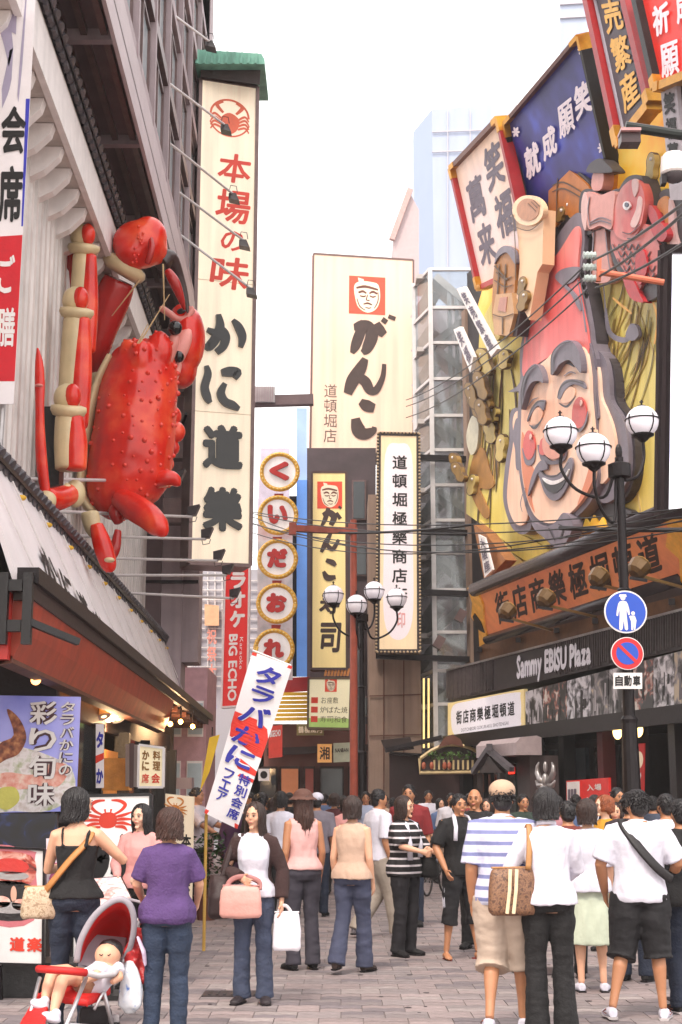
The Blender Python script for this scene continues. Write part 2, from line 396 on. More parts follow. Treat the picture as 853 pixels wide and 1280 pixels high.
while d<30.3:
    mb=MB(); pts=[L(-3.5,d,9.43),L(-3.08,d,9.43),L(-3.12,d,9.3),L(-3.3,d,9.12),L(-3.5,d,9.02)]
    mb.prism(pts,L(0,.16,0)-L(0,0,0)); mb.build('eave_bracket',white,bl); d+=.62
def roof_tiles(parent,xe,ze,xw,zw,d0,d1,step,lab):
    sl_=MB(); sl_.hexa([L(xe,d0,ze-.05),L(xw,d0,zw-.05),L(xw,d0,zw),L(xe,d0,ze)],[L(xe,d1,ze-.05),L(xw,d1,zw-.05),L(xw,d1,zw),L(xe,d1,ze)]); sl_.build('eave_board',dkmetal,parent)
    n=int((d1-d0)/step); src=None
    for i in range(n):
        d=d0+step*(i+.5)
        if src is None:
            mb=MB(); p0=L(0,0,0); a=V((xe-.06,0,ze+.01)); b=V((xw,0,zw+.02)); r=step*.36
            mb.tube([a,a+(b-a)*.02,b],[(r*.8,r*.8),(r,r),(r,r)],10)
            mb.lathe(a+V((-.0,0,0)),[(r*1.2,-.03),(r*1.2,.05),(r*.6,.055)],10,ax=(a-b)); mb.bar(a+V((.02,-r*1.3,-.06)),a+V((.02,-r*.9,.02)),.03,.1); mb.box(a+V((.01,step*.5,-.07)),(.05,step*.45,.1))
            src=mb.build('roof_tile',tile,parent,local=True); o=src
        else: o=part_copy(src,parent)
        o.location=L(0,d,0)-wloc(parent)
roof_tiles(bl,-2.88,10.16,-3.5,10.5,D0+4,D1,.26,'u')
roof_tiles(bl,-3.0,4.84,-3.5,5.16,12.6,D1,.25,'l')
# overhanging upper storeys
UX=-2.4
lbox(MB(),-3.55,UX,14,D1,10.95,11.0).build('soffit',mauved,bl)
for x in (-3.35,-3.1,-2.85,-2.6): lbox(MB(),x-.04,x+.04,14,D1,10.86,10.95).build('soffit_beam',bronze,bl)
for d in (16.3,19.2,22.1,25,27.9): lbox(MB(),-3.5,UX-.02,d,d+.12,10.8,10.95).build('soffit_beam',mauve,bl)
lbox(MB(),UX-.05,UX,14,D1,10.6,11.45).build('fascia_panel',M('pink_grey_fascia','AE9FA2',.5,var=.1,sc=2),bl)
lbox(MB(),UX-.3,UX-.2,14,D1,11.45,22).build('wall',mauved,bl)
for z in (11.6,13.3,15.0,16.7,18.4): lbox(MB(),UX-.2,UX-.02,14,D1,z-.12,z+.1).build('mullion_beam',mauve if z!=13.3 else bronze,bl)
for d in range(14,31,2): lbox(MB(),UX-.2,UX,d,d+.14,11.45,22).build('pilaster',mauve,bl)
for z in (11.75,13.45,15.15,16.85):
    for d in range(14,30,2):
        f=MB(); 
        for (a,b) in ((d+.2,d+.26),(d+1.06,d+1.12),(d+1.9,d+1.96)): lbox(f,UX-.14,UX-.08,a,b,z,z+1.3)
        lbox(f,UX-.14,UX-.08,d+.26,d+1.9,z,z+.06); lbox(f,UX-.14,UX-.08,d+.26,d+1.9,z+1.24,z+1.3)
        w=f.build('window',bronze,bl)
        lbox(MB(),UX-.13,UX-.12,d+.2,d+1.96,z,z+1.3).build('pane',glass,w)
# end columns
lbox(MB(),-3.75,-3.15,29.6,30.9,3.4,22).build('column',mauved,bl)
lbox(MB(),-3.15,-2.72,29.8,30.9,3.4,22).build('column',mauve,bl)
lbox(MB(),-2.72,-2.38,30.0,30.9,4.4,22).build('column',mauve,bl)
for z in (6,8.2,10.4,12.6): lbox(MB(),-3.76,-2.37,29.58,29.7,z,z+.06).build('joint_strip',dkmetal,bl)
# sloped white fascia board with lettering between tiles and gutter
slope=quadmap(L(-3.06,12.6,4.78),L(-3.06,D1,4.78),L(-2.6,D1,3.5),L(-2.6,12.6,3.5))
mb=MB(); c4=[(0,0),(1,0),(1,1),(0,1)]; mb.hexa([slope(u,v,-.05) for u,v in c4],[slope(u,v,0) for u,v in c4]); mb.build('sloping_signboard',M('white_board','DDD6D8',.45,var=.1,sc=1.5),bl)
def L_uv(px,py):  # px -> slope uv via plane hit
    r=ray(px,py); n=slope.n; o=slope(0,0); h=CO+r*((o-CO).dot(n)/r.dot(n)); 
    return ((h.y-12.6)/(D1-12.6), (4.78-h.z)/(4.78-3.5))
for i,(ch,(x,y)) in enumerate(zip('かに道楽',((70,742),(93,768),(113,790),(132,812)))):
    u,v=L_uv(x,y); mb=MB(); put(mb,ch,slope,(u-.026,v-.38,u+.022,v-.02),.03,bold=.05); mb.build('letter',ink,bl)
for i in range(12):
    t=i/12; a=slope(t,.05,.03); b=slope(min(1,t+.07),.98,.03); MB().tube([a,b],.009,5).build('stay_rod',white,bl)
    MB().ell(slope(t+.02,.12,.02),(.05,.06,.03),8,5).build('rod_fixing',yellow,bl)
# gutter and red fascia awning
lbox(MB(),-2.57,-2.38,12.39,35,3.44,3.58).build('gutter',dkmetal,bl)
lbox(MB(),-2.6,-2.42,12.41,35,3.30,3.44).build('gutter_board',dkbrown,bl)
lbox(MB(),-2.53,-2.38,35-.1,35,3.1,3.3).build('gutter_end',dkmetal,bl)
pts=[(-2.44,3.30),(-2.50,3.02),(-2.60,2.80),(-2.72,2.74),(-2.72,3.30)]
mb=MB(); mb.prism([L(x,12.5,z) for x,z in pts],L(0,13.1,0)-L(0,0,0)); mb.build('awning_fascia',redbr,bl)
# front red box of the awning (faces down the street)
lbox(MB(),-4.8,-2.62,12.38,12.5,2.78,3.36).build('awning_front',red,bl)
for z in (3.41,3.06): lbox(MB(),-4.8,-2.5,12.29,12.37,z-.05,z+.05).build('awning_rail',black,bl)
for x in (-2.66,-2.45): lbox(MB(),x-.04,x+.04,12.27,12.36,2.9,3.52).build('awning_post',black,bl)
MB().bar(L(-2.45,12.3,3.1),L(-2.05,12.6,2.95),.06).build('awning_arm',black,bl)
mb=MB(); mb.hexa([L(-2.72,12.5,2.74),L(-2.6,12.5,2.76),L(-2.6,12.5,2.82),L(-2.72,12.5,2.82)],[L(-2.72,25.6,2.74),L(-2.6,25.6,2.76),L(-2.6,25.6,2.82),L(-2.72,25.6,2.82)]); mb.build('awning_lip',brown,bl)
lbox(MB(),-6,-2.5,12.6,34.8,3.3,3.36).build('awning_ceiling',brown,bl)
d=13.5
while d<34.5: lbox(MB(),-3.4,-2.5,d,d+.07,3.2,3.3).build('rafter',brown,bl); d+=.9
# shop interior under the awning
lbox(MB(),-7,-6.9,13,31,0,3.3).build('interior_wall',dkbrown,bl)
lbox(MB(),-7,-2.9,30.4,30.6,0,3.3).build('interior_wall',dkbrown,bl)
lbox(MB(),-3.05,-2.96,15.6,30.4,2.55,2.9).build('shopfront_lintel',dkbrown,bl)
lbox(MB(),-3.0,-2.86,17.4,30.4,0,.9).build('shopfront_dado',dkbrown,bl)
for d in (15.7,17.4,19.6,22.4,25.3,28,30.2): lbox(MB(),-3.02,-2.8,d-.09,d+.09,0,2.6).build('shopfront_post',black,bl)
for a,b in ((17.5,19.5),(22.5,25.2),(25.4,27.9),(28.1,30.1)): lbox(MB(),-2.95,-2.93,a,b,.9,2.55).build('shopfront_pane',glassd,bl)
lbox(MB(),-2.98,-2.96,19.7,22.3,1.2,2.3).build('lit_opening',M('amber_opening','A86A34',.5,emit=.25,var=.4,sc=2,ecol='C87830'),bl)
lbox(MB(),-3.6,-2.76,15.8,22,2.9,2.96).build('lit_ceiling_strip',warm2,bl)
# second gable face of the shop, facing the viewer behind the banner
lbox(MB(),-5.5,-2.72,15.4,15.6,0,3.3).build('side_wall',M('black_brown_boards','1F1514',.6,var=.3,sc=3),bl)
# clip lights under the awning
for i,(x,y,dd) in enumerate(((128,890,20.2),(137,892,20.9),(146,894,21.6),(152,892,22.2),(160,894,22.9),(168,895,23.7),(176,897,24.6),(184,898,25.6))):
    p=P(x,y,dd); t=thing('clip_light','small %s clip light under the dark awning, %s of eight from the left'%('lit white' if i<3 else 'unlit dark','first second third fourth fifth sixth seventh last'.split()[i]),'lamp',p+V((0,0,-.1)),0,'clip lights hanging under the awning')
    q=p; MB().lathe(q,[(.03,.1),(.05,.06),(.10,-.06),(.105,-.08)],10,ax=(-.35,.4,1)).build('lamp_shade',white if i<3 else dkmetal,t)
    MB().tube([q+V((-.03,0,.1)),V((q.x-.03,q.y,3.3))],.012,6).build('stem',dkmetal,t)
    if i==1:
        pl=bpy.data.lights.new('clip_bulb_light','POINT'); pl.energy=40; pl.color=(1,.65,.35); pl.shadow_soft_size=.08; po=bpy.data.objects.new('clip_bulb_light',pl); C.objects.link(po); po.parent=t; po.location=(.05,-.1,-.15)
    if i<3: MB().ell(q+V((.02,-.02,-.05)),(.05,.05,.035),8,5).build('bulb',M('pale_bulb','FFE0B0',.4,emit=4,ecol='FFC080',var=0,bump=0),t)
for i,(x,y,dd,lb) in enumerate(((45,850,14.2,'bare warm bulb hanging above the seafood poster'),(226,902,27,'bright warm bulb near the far end of the awning, left of two'),(241,908,28.5,'bright warm bulb near the far end of the awning, right of two'),(213,905,25.5,'dim warm disc lamp beside the two bright bulbs'))):
    p=P(x,y,dd); t=thing('hanging_bulb',lb,'lamp',p,0)
    MB().ell(p,.045 if i else .05,10,7).build('bulb',warm if i else M('dim_bulb','FFC890',.4,emit=3,ecol='FFB060',var=0,bump=0),t)
    MB().tube([p+V((0,0,.05)),V((p.x,p.y,3.3))],.015 if i else .03,6).build('stem',dkmetal,t)
    if i in(1,2):
        pl=bpy.data.lights.new('bulb_light','POINT'); pl.energy=35; pl.color=(1,.6,.3); pl.shadow_soft_size=.06; po=bpy.data.objects.new('bulb_light',pl); C.objects.link(po); po.parent=t; po.location=(0,-.1,-.12)
# ------------------------------------------------------------ big crab
cr=ramp_mat('crab_red',[(.3,'B4140C'),(.5,'CE2212'),(.72,'E25430')],sc=2.2,rough=.24,detail=5); crd=M('crab_dark_red','A01612',.25,var=.2,sc=3)
cc=M('crab_cream','C9B48C',.4,var=.18,sc=3); crp=M('crab_pale_pink','D98A80',.35,var=.15,sc=4)
kb=thing('giant_crab','giant glossy red moving crab sculpture with cream joints on the restaurant wall','crab sculpture',P(140,560,20.5))
rings=[]
prof=[(430,160,212),(442,142,218),(460,132,221),(490,124,222),(520,119,221),(550,114,219),(580,110,216),(605,107,212),(625,110,198),(640,120,170),(648,132,152)]
def cpt(y,t,dd=0):  # carapace surface helper
    pass
mb=MB(); n=26; vs=[]
for k,(y,xl,xr) in enumerate(prof):
    a=P(xl,y,20.5); b=P(xr,y,20.5); c=(a+b)/2; rx=(b-a).length/2; ry=.62*math.sin(math.pi*(k+.7)/(len(prof)+.4))**.6
    for j in range(n):
        an=2*math.pi*j/n; ry2=ry*(1.15 if math.sin(an)<0 else .7)
        vs.append(V((c.x+rx*math.cos(an),c.y+ry2*math.sin(an),c.z)))
k=len(prof); mb.add(vs,[(i*n+j,i*n+(j+1)%n,(i+1)*n+(j+1)%n,(i+1)*n+j) for i in range(k-1) for j in range(n)]+[tuple(range(n)),tuple(range((k-1)*n,k*n))[::-1]])
for (x,y,r,d) in ((160,440,.13,20.1),(176,446,.17,20.0),(200,438,.2,20.2),(212,450,.12,20.6),(146,455,.1,20.2)): mb.ell(P(x,y,d),(r,r,r*1.5),12,8)
car=mb.build('carapace',cr,kb,voxel=.035,sm=6,wr=.015,wsc=3,wst=(1,1,1))
# spines scattered over the shell
spk=MB(); me=car.data; base=wloc(kb); cnt=0; vv=[v for v in me.vertices if v.normal.y<.15]
rnd.shuffle(vv)
used_=[]
for v in vv:
    p=v.co; 
    if any((p-q).length<.135 for q in used_): continue
    pw=p+base; 
    # left third of the shell stays smooth
    sx=426.5+1800*pw.x/(pw.y*cp+(pw.z-1.6)*sp)
    if (sx<152 and rnd.random()<.93) or rnd.random()<.3: continue
    used_.append(p.copy()); r=rnd.uniform(.02,.05); spk.lathe(pw-v.normal*.01,[(r,0),(r*.85,r*.5),(r*.5,r*.95),(.002,r*1.15)],7,ax=v.normal); cnt+=1
    if cnt>110: break
so_=spk.build('shell_spines',M('spine_red','D03422',.25,var=.1),kb,smooth=True); so_['kind']='stuff'
# pale rear rim of the shell
rim=[P(x,y,20.35) for x,y in smoothpts([(140,447),(124,480),(114,520),(107,560),(103,600),(106,626),(118,642)],5,False)]
MB().tube(rim,[(.07,.25)]*len(rim),10).build('shell_rim',cc,kb,voxel=.03,sm=3)
mb=MB()
for (x,y,r) in ((118,470,.14),(112,500,.15),(108,530,.16),(103,560,.16),(100,585,.15),(96,605,.16)): mb.ell(P(x,y,20.9),(r,r*1.3,r*1.2),12,8)
mb.build('underside',cc,kb,voxel=.035)
def seg(pxs,mat,name,nn=10,vox=.03,sq=1.0,par=None):
    pts=smoothpts([(x,y,dd,r) for x,y,dd,r in pxs],4,False)
    mb=MB(); mb.tube([P(x,y,dd) for x,y,dd,r in pts],[(r*sq,r) for x,y,dd,r in pts],12)
    return mb.build(name,mat,par or kb,voxel=vox,sm=4)
def knob(x,y,dd,r,mat=cc,name='joint',s=(1,1,1)):
    return MB().ell(P(x,y,dd),(r*s[0],r*s[1],r*s[2]),14,9).build(name,mat,kb,smooth=True)
# leg uprights: cream half and red half
for (xt,yt,xb,yb,dd,r) in ((104,318,100,440,18.9,.145),(95,398,88,535,17.9,.165),(85,520,86,588,17.2,.16)):
    seg([(xt,yt,dd,r),((xt+xb)/2,(yt+yb)/2,dd,r*1.12),(xb,yb,dd,r*1.05)],cc,'leg_underside')
    seg([(xt+8,yt,dd-.03,r*.7),((xt+xb)/2+9,(yt+yb)/2,dd-.03,r*.95),(xb+8,yb,dd-.03,r*.9)],cr,'leg')
    m=knob(xt-1,yt-22,dd,.17,cc,'joint',(1,1,1.1)); knob(xt+6,yt-25,dd-.07,.13,cr,'joint_cap',(.8,1,1.2))
    MB().lathe(P(xt+1,yt-8,dd),[(.10,-.1),(.19,-.08),(.23,-.01),(.22,.04),(.15,.06)],16,ax=(.1,-.3,1)).build('joint_collar',cc,kb,smooth=True)
seg([(100,290,18.9,.15),(92,296,19.1,.13),(89,330,19.3,.09),(92,370,19.6,.07)],crd,'leg_tip')
# rear thin legs
seg([(47,434,16.3,.015),(49,452,16.3,.05),(50,480,16.3,.062),(50,520,16.3,.055),(52,575,16.4,.07),(58,622,16.5,.06)],cr,'leg_tip',vox=.018)
knob(49,482,16.25,.05,crp,'joint_ring',(1,1,.35))
seg([(58,622,16.5,.12),(70,624,16.8,.15),(90,617,17.3,.13)],cr,'leg',vox=.025)
knob(58,626,16.45,.12,cc,'joint'); knob(94,617,17.3,.16,cc,'joint',(.8,1,1.1)); knob(84,618,17.1,.13,cc,'joint_ring',(.5,1,1.1))
seg([(112,640,18.8,.13),(116,658,18.8,.12),(122,670,18.8,.09)],cc,'leg_underside')
seg([(120,655,18.7,.09),(128,680,18.7,.13),(136,706,18.7,.11),(137,716,18.7,.05)],cr,'leg')
seg([(148,662,19.5,.05),(144,685,19.5,.08),(138,700,19.5,.06)],crd,'leg',vox=.02)
knob(137,700,18.6,.07,cc,'joint_ring',(1,1,.5))
# lower claw
seg([(150,622,20,.16),(168,634,19.8,.2),(186,646,19.6,.19),(200,660,19.5,.15),(208,670,19.5,.05)],cr,'claw',vox=.03)
seg([(160,634,20.2,.2),(145,640,20,.12),(150,655,20,.07)],crd,'claw_thumb')
seg([(186,605,20.3,.1),(205,598,20.2,.13),(218,600,20.2,.11),(224,608,20.2,.04)],cr,'leg')
for (x,y,r) in ((214,520,.16),(218,540,.17),(214,560,.13),(208,580,.12)): knob(x,y,20.9,r,cr,'leg_stub')
# raised arm and big upper claw
seg([(112,470,20.9,.14),(120,436,20.7,.22),(128,408,20.6,.25),(140,375,20.5,.28),(150,350,20.4,.25)],crd,'arm',vox=.04)
MB().lathe(P(155,334,20.3),[(.24,-.12),(.33,-.08),(.36,.0),(.33,.07),(.25,.1)],20,ax=(.55,-.2,.9)).build('arm_cuff',cc,kb,smooth=True)
mb=MB(); mb.ell(P(174,306,20.2),(.40,.40,.36),20,12); mb.ell(P(186,296,20.2),(.28,.34,.3),16,10); mb.ell(P(166,318,20.1),(.26,.3,.24),16,10); mb.ell(P(195,310,20.3),(.18,.25,.26),14,9)
cl=mb.build('claw',cr,kb,voxel=.035,sm=5)
sp2=MB()
for i in range(16):
    a=i/15; p=P(168+a*8+rnd.uniform(-4,5),332-a*48+rnd.uniform(-5,5),19.78); sp2.ell(p,.022,6,4)
sp2.build('claw_bumps',cr,kb,smooth=True)['kind']='stuff'
seg([(186,290,20,.05),(190,310,19.85,.05),(184,330,19.9,.05)],crd,'claw_seam',vox=.02)
seg([(200,330,20.4,.16),(212,322,20.5,.13),(224,348,20.7,.09),(232,375,20.8,.06),(235,392,20.8,.02)],M('claw_black','33201E',.3,var=.3),'pincer',vox=.02)
seg([(209,338,20.2,.06),(218,352,20.2,.085),(226,372,20.3,.06),(231,388,20.4,.02)],crd,'pincer',vox=.018)
# far claw by the sign
mb=MB(); mb.ell(P(236,424,21.2),(.26,.4,.52),16,11); mb.ell(P(228,400,21.2),(.2,.3,.25),14,9); mb.ell(P(226,462,21.3),(.26,.35,.3),14,9)
mb.build('claw',cr,kb,voxel=.035,sm=5)
mb=MB(); mb.ell(P(222,440,20.85),(.15,.1,.42),14,9,rot=Matrix.Rotation(R(25),3,'Y')); mb.build('claw_inside',crp,kb,smooth=True)
q=[P(x,y,20.9) for x,y in smoothpts([(200,384),(212,392),(222,399),(232,398),(240,388),(243,386)],4,False)]
MB().tube(q,[.02]+[.055]*(len(q)-2)+[.03],8).build('claw_lip',crp,kb,smooth=True)
MB().ell(P(228,392,21.0),(.1,.12,.08),12,8).build('claw_mouth',black,kb,smooth=True)
seg([(206,462,20.4,.05),(212,448,20.3,.07),(217,430,20.2,.08),(218,420,20.2,.07)],crp,'eye_stalk',vox=.02)
seg([(216,478,20.6,.06),(221,462,20.7,.07),(224,452,20.7,.05)],crp,'eye_stalk',vox=.02)
eyem=M('gloss_black','0A0A0D',.06,var=0,bump=0)
MB().ell(P(219,410,20.1),.105,16,11).build('eye',eyem,kb,smooth=True); MB().ell(P(223,446,20.55),.09,14,9).build('eye',eyem,kb,smooth=True)
for a,b in (((174,430),(212,368)),((172,430),(185,405)),((204,330),(206,400)),((175,350),(140,395))): MB().tube([P(a[0],a[1],19.9),P(b[0],b[1],20.1)],[.014,.006],5).build('antenna',M('antenna_tan','B89B72',.5),kb)
MB().box(P(66,560,17.6),(.25,.3,1.0)).build('shadow_block',black,kb)  # black block stands in for the dark shadow behind the crab's legs
# ------------------------------------------------------------ tall crab sign
kd=28
ks=thing('crab_restaurant_sign','tall cream lit sign with crab emblem, red and black writing and green roof','sign',P(275,705,kd))
TL,TR,BR,BL=P(251,98,kd-.2),P(322,109,kd+.2),P(313,707,kd+.2),P(237,704,kd-.2)
qk=quadmap(TL,TR,BR,BL)
board(ks,qk,.7,cream,bronze,.07,proud=.04)
Hk=608/71
ch_=[((.30,.15,.95,.222),'本',0),((.27,.228,.95,.31),'場',0),((.38,.318,.84,.367),'の',0),((.2,.372,.95,.45),'味',0)]
for cell,c,_ in ch_: m=MB(); put(m,c,qk,cell,.004,bold=.02,skew=.08); m.build('lettering',redl,ks)
# big black 3D letters drawn with brush strokes (u,v in sign px space)
def qpx(x,y,off=0): return qk((x-251)/71.0,(y-100)/605.0,off)
def qpp(x,y,off=0): # follow the lean of the sign
    t=(y-100)/605.0; xl=251-14*t; wv=71+5*t; return qk((x-xl)/wv,t-.003-(.018*(x-xl)/wv if 0 else 0),off)
def brush(name,sts,mat,q,parent,th=.07):
    m=MB()
    for i,s_ in enumerate(sts): stroke(m,q,s_,.075+.003*i,thick=th)
    return m.build(name,mat,parent)
bk=M('gloss_black_letter','1B1512',.3,var=.5,sc=1.5)
brush('letter',[[(258,425,5),(268,428,9),(276,424,9),(281,432,11),(278,444,10),(270,452,8)],[(272,405,6),(274,420,11),(268,436,12),(260,446,11),(256,443,5)],[(290,410,4),(297,418,10),(302,430,10),(300,443,6)]],bk,qpp,ks)
brush('letter',[[(257,470,5),(259,480,9),(255,496,10),(258,508,10),(262,515,5)],[(276,477,8),(286,475,12),(296,475,10),(292,482,8)],[(280,490,6),(275,502,10),(280,512,10),(290,516,10),(298,520,5)]],bk,qpp,ks)
for (c,y0,y1) in (('道',537,598),('楽',612,672)):
    m=MB()
    for lay in range(3): put(m,c if c=='道' else '樂',qpp,(249,y0,306,y1),.03+.02*lay,bold=.042)
    m.build('letter',bk,ks)
for v_ in (.43,.70): MB().bar(qk(0.02,v_,.002),qk(.98,v_,.002),.012,.006,up=qk.n).build('panel_joint',M('joint_tan','C8B090',.6),ks)
# crab emblem
m=MB(); cx,cy=287,147
def arc(x,y,rx,ry,a0,a1,w,n=8): return [(x+rx*math.cos(R(a0+(a1-a0)*i/n)),y+ry*math.sin(R(a0+(a1-a0)*i/n)),w) for i in range(n+1)]
stroke(m,qpp,arc(cx,cy,24,22,180,360,2.6),.005); stroke(m,qpp,arc(cx,cy,26,26,20,160,2),.006)
m.flat([qpp(x,y,.007) for x,y in smoothpts([(276,150),(287,142),(299,150),(296,164),(287,170),(278,164)],4)])
for s in (-1,1):
    stroke(m,qpp,[(cx+s*8,cy-4,3),(cx+s*16,cy-14,5),(cx+s*8,cy-19,3)],.008)
    for k in range(4): stroke(m,qpp,[(cx+s*10,cy+4+k*4,2.5),(cx+s*19,cy-2+k*5,3),(cx+s*24,cy+4+k*5,1.5)],.008)
m.build('crab_emblem',M('emblem_orange','DE6240',.5,bump=0),ks)
m=MB(); a=P(246,62,kd-.6);b=P(330,66,kd-.6)
rf=[P(244,80,kd-.9),P(331,82,kd-.9),P(327,66,kd-.2),P(250,60,kd-.2)]
MB().prism([P(244,80,kd-.6),P(331,80,kd-.6),P(331,74,kd-.6),P(327,67,kd-.6),P(248,62,kd-.6),P(243,56,kd-.6)],(0,1.6,0)).build('roof',green,ks)
for i in range(9):
    x=248+i*9.2; MB().bar(P(x,62+i*.6,kd-.66),P(x-2,79,kd-.66),.03,.05).build('roof_rib',green,ks)
MB().hexa([P(251,80,kd-.35),P(326,82,kd-.35),P(325,106,kd-.35),P(251,96,kd-.35)],[P(251,80,kd+.5),P(326,82,kd+.5),P(325,106,kd+.5),P(251,96,kd+.5)]).build('head_box',dkbrown,ks)
for y in (172,478,560,640): MB().box(P(228,y,kd+.6),(.75,.35,.5)).build('bracket',bronze,ks)
for y in (300,430,525,): MB().bar(P(233,y-8,kd-.1),P(225,y+15,kd+.6),.05).build('bracket_stay',dkmetal,ks)
# flood lights on arms
fl=0
def floodlight(sx,sy,sd_,kx,ky,kd_,ex,ey,ed,lb,dn=1):
    t=thing('flood_light',lb,'lamp',P(sx,sy,sd_),0,'flood lights on long arms in front of the crab sign')
    pts=[P(sx,sy,sd_)]+([P(kx,ky,kd_)] if kx else [])+[P(ex,ey,ed)]
    MB().tube(pts,.024,7).build('arm',M('pale_arm_paint','C4BEBE',.4,var=.08),t)
    e=P(ex,ey,ed); h=MB(); s=1 if dn>0 else -1
    h.hexa([e+V((-.07,-.08,-.02*s)),e+V((.07,-.08,-.02*s)),e+V((.07,.08,.02)),e+V((-.07,.08,.02))],[e+V((-.07,-.13,-.15*s)),e+V((.14,-.13,-.2*s)),e+V((.14,.1,-.2*s)),e+V((-.07,.1,-.15*s))]); h.build('lamp_head',M('grey_black_housing','3A3436',.4,var=.2),t)
    MB().tube([e+V((-.06,-.1,0)),e+V((-.03,-.12,.12*s)),e+V((.08,-.12,.1*s)),e+V((.1,-.1,-.02))],.008,5).build('cable',dkmetal,t)
up=[((78,40),(122,38),(281,156)),((112,130),(150,130),(291,242)),((140,205),(175,204),(304,300)),((165,270),(192,268),(313,360))]
floodlight(150,-40,20,185,-5,21,262,52,26,'flood light on the topmost arm, beside the green sign roof')
for i,((a,b),(c,d),(e,f)) in enumerate(up):
    floodlight(a,b,17.5+i*2.3,c,d,19+i*2.2,e,f,26.4,'flood light over the '+['crab emblem','red upper writing','second red character','last red character'][i]+' of the crab sign')
lo=[((0,598),(222,602),16,24),((40,638),(240,646),17.5,24.5),((76,669),(257,674),19,25),((100,697),(272,701),21,25.5),((130,719),(283,719),23,26),((155,741),(292,748),25,27)]
for i,((a,b),(e,f),d0,d1) in enumerate(lo): floodlight(a,b,d0,None,None,None,e,f,d1,'flood light on the '+['highest','second','third','fourth','fifth','lowest'][i]+' of the straight arms below the crab',-1)
# ------------------------------------------------------------ signage boards around the restaurant
def flatsign(name,label,cat,pr,pxs,th,face,frame=None,fw=.03,side=None,proud=.02,group=None,loc=None):
    q=pq(pr,pxs); c=(q(.5,1)); t=thing(name,label,cat,c,0,group); board(t,q,th,face,frame,fw,side,proud); return t,q
# top-left hanging banner
t,q=flatsign('hanging_banner','long white hanging banner with grey brush writing and a red foot, top left','banner',FR(13.4),[(-12,-30),(46,-30),(17,505),(-12,505)],.012,whitecloth)
MB().hexa([q(0,.625,.001),q(1,.62,.001),q(1,.95,.001),q(0,.95,.001)],[q(0,.625,.004),q(1,.62,.004),q(1,.95,.004),q(0,.95,.004)]).build('red_field',M('red_cloth','C8202C',.8,var=.1),t)
m=MB(); 
for i,s_ in enumerate(([(.2,.1,.1),(.5,.2,.2),(.3,.3,.1)],[(.8,.05,.05),(.75,.2,.12),(.7,.3,.08)],[(.25,.02,.1),(.3,.08,.15),(.6,.12,.1)])): stroke(m,q,[(a,b,c*.5) for a,b,c in s_],.005+.001*i)
m.build('brush_marks',M('pale_grey_ink','A49CB4',.8,bump=0),t)
m=MB(); put(m,'会',q,(.25,.31,.98,.44),.006,bold=.03); put(m,'席',q,(.2,.45,.98,.6),.006,bold=.03); m.build('lettering',ink,t)
m=MB(); put(m,'ご',q,(.25,.66,.85,.76),.008,bold=.02); put(m,'膳',q,(.25,.78,.95,.88),.008,bold=.02); m.build('lettering',white,t)
MB().hexa([q(.9,.3,.002),q(1,.3,.002),q(1,.6,.002),q(.95,.6,.002)],[q(.9,.3,.005),q(1,.3,.005),q(1,.6,.005),q(.95,.6,.005)]).build('blue_edge',M('blue_cloth','3A3CB0',.8),t)
MB().tube([P(40,-30,13.5),P(0,560,13.5)],.03,8).build('pole',steel,t)
# seafood poster
pst=ramp_mat('poster_sky',[(.3,'6E74C4'),(.55,'9C9CDC'),(.8,'B9B4E6')],sc=1.2,rough=.5,emit=.1)
t,q=flatsign('seafood_poster','lilac seafood poster with white vertical writing under the red awning','poster',FR(15),[(-14,869),(101,871),(95,1014),(-14,1016)],.02,pst)
def patch(mat,pts,off,nm,q=q,par=None,th=.002):
    pp=smoothpts(pts,4); 
    return MB().prism([q(x,y,off) for x,y in pp],q.n*-th).build(nm,mat,par)
salm=ramp_mat('salmon_print',[(.3,'D87A6A'),(.5,'E8A898'),(.7,'F0D8C8')],sc=12,rough=.5)
patch(ramp_mat('ice_print',[(.35,'C8B8B0'),(.5,'E8E0E0'),(.7,'A0A878')],sc=9,rough=.5),[(0,.95),(0,.45),(.15,.4),(.4,.45),(.62,.5),(.92,.62),(.97,.85),(.7,.99),(.3,.99)],.003,'ice_picture',q,t)
patch(salm,[(.02,.72),(.2,.66),(.5,.68),(.72,.58),(.9,.62),(.8,.78),(.5,.8),(.2,.8)],.005,'fish_picture',q,t)
patch(M('lemon_print','CFC860',.5),[(.05,.9),(.12,.8),(.3,.79),(.35,.9),(.2,.98)],.007,'lemon_picture',q,t)
patch(ramp_mat('crableg_print',[(.3,'3A1814'),(.5,'8C4A30'),(.7,'C88858')],sc=14,rough=.5),[(.2,.12),(.34,.2),(.42,.36),(.34,.5),(.2,.55),(.06,.6),(.12,.42),(.28,.34)],.009,'crab_leg_picture',q,t)
for mt,bd,of in ((M('dark_outline','4A2830',.6,bump=0),.07,.011),(white,.018,.018)):
    m=MB(); text_col(m,'彩り旬味',q,.43,.03,.78,.97,of,bold=bd,step=.0005); text_col(m,'タラバかにの',q,.78,.04,.96,.70,of,bold=bd*.9,step=.0005); m.build('lettering',mt,t)
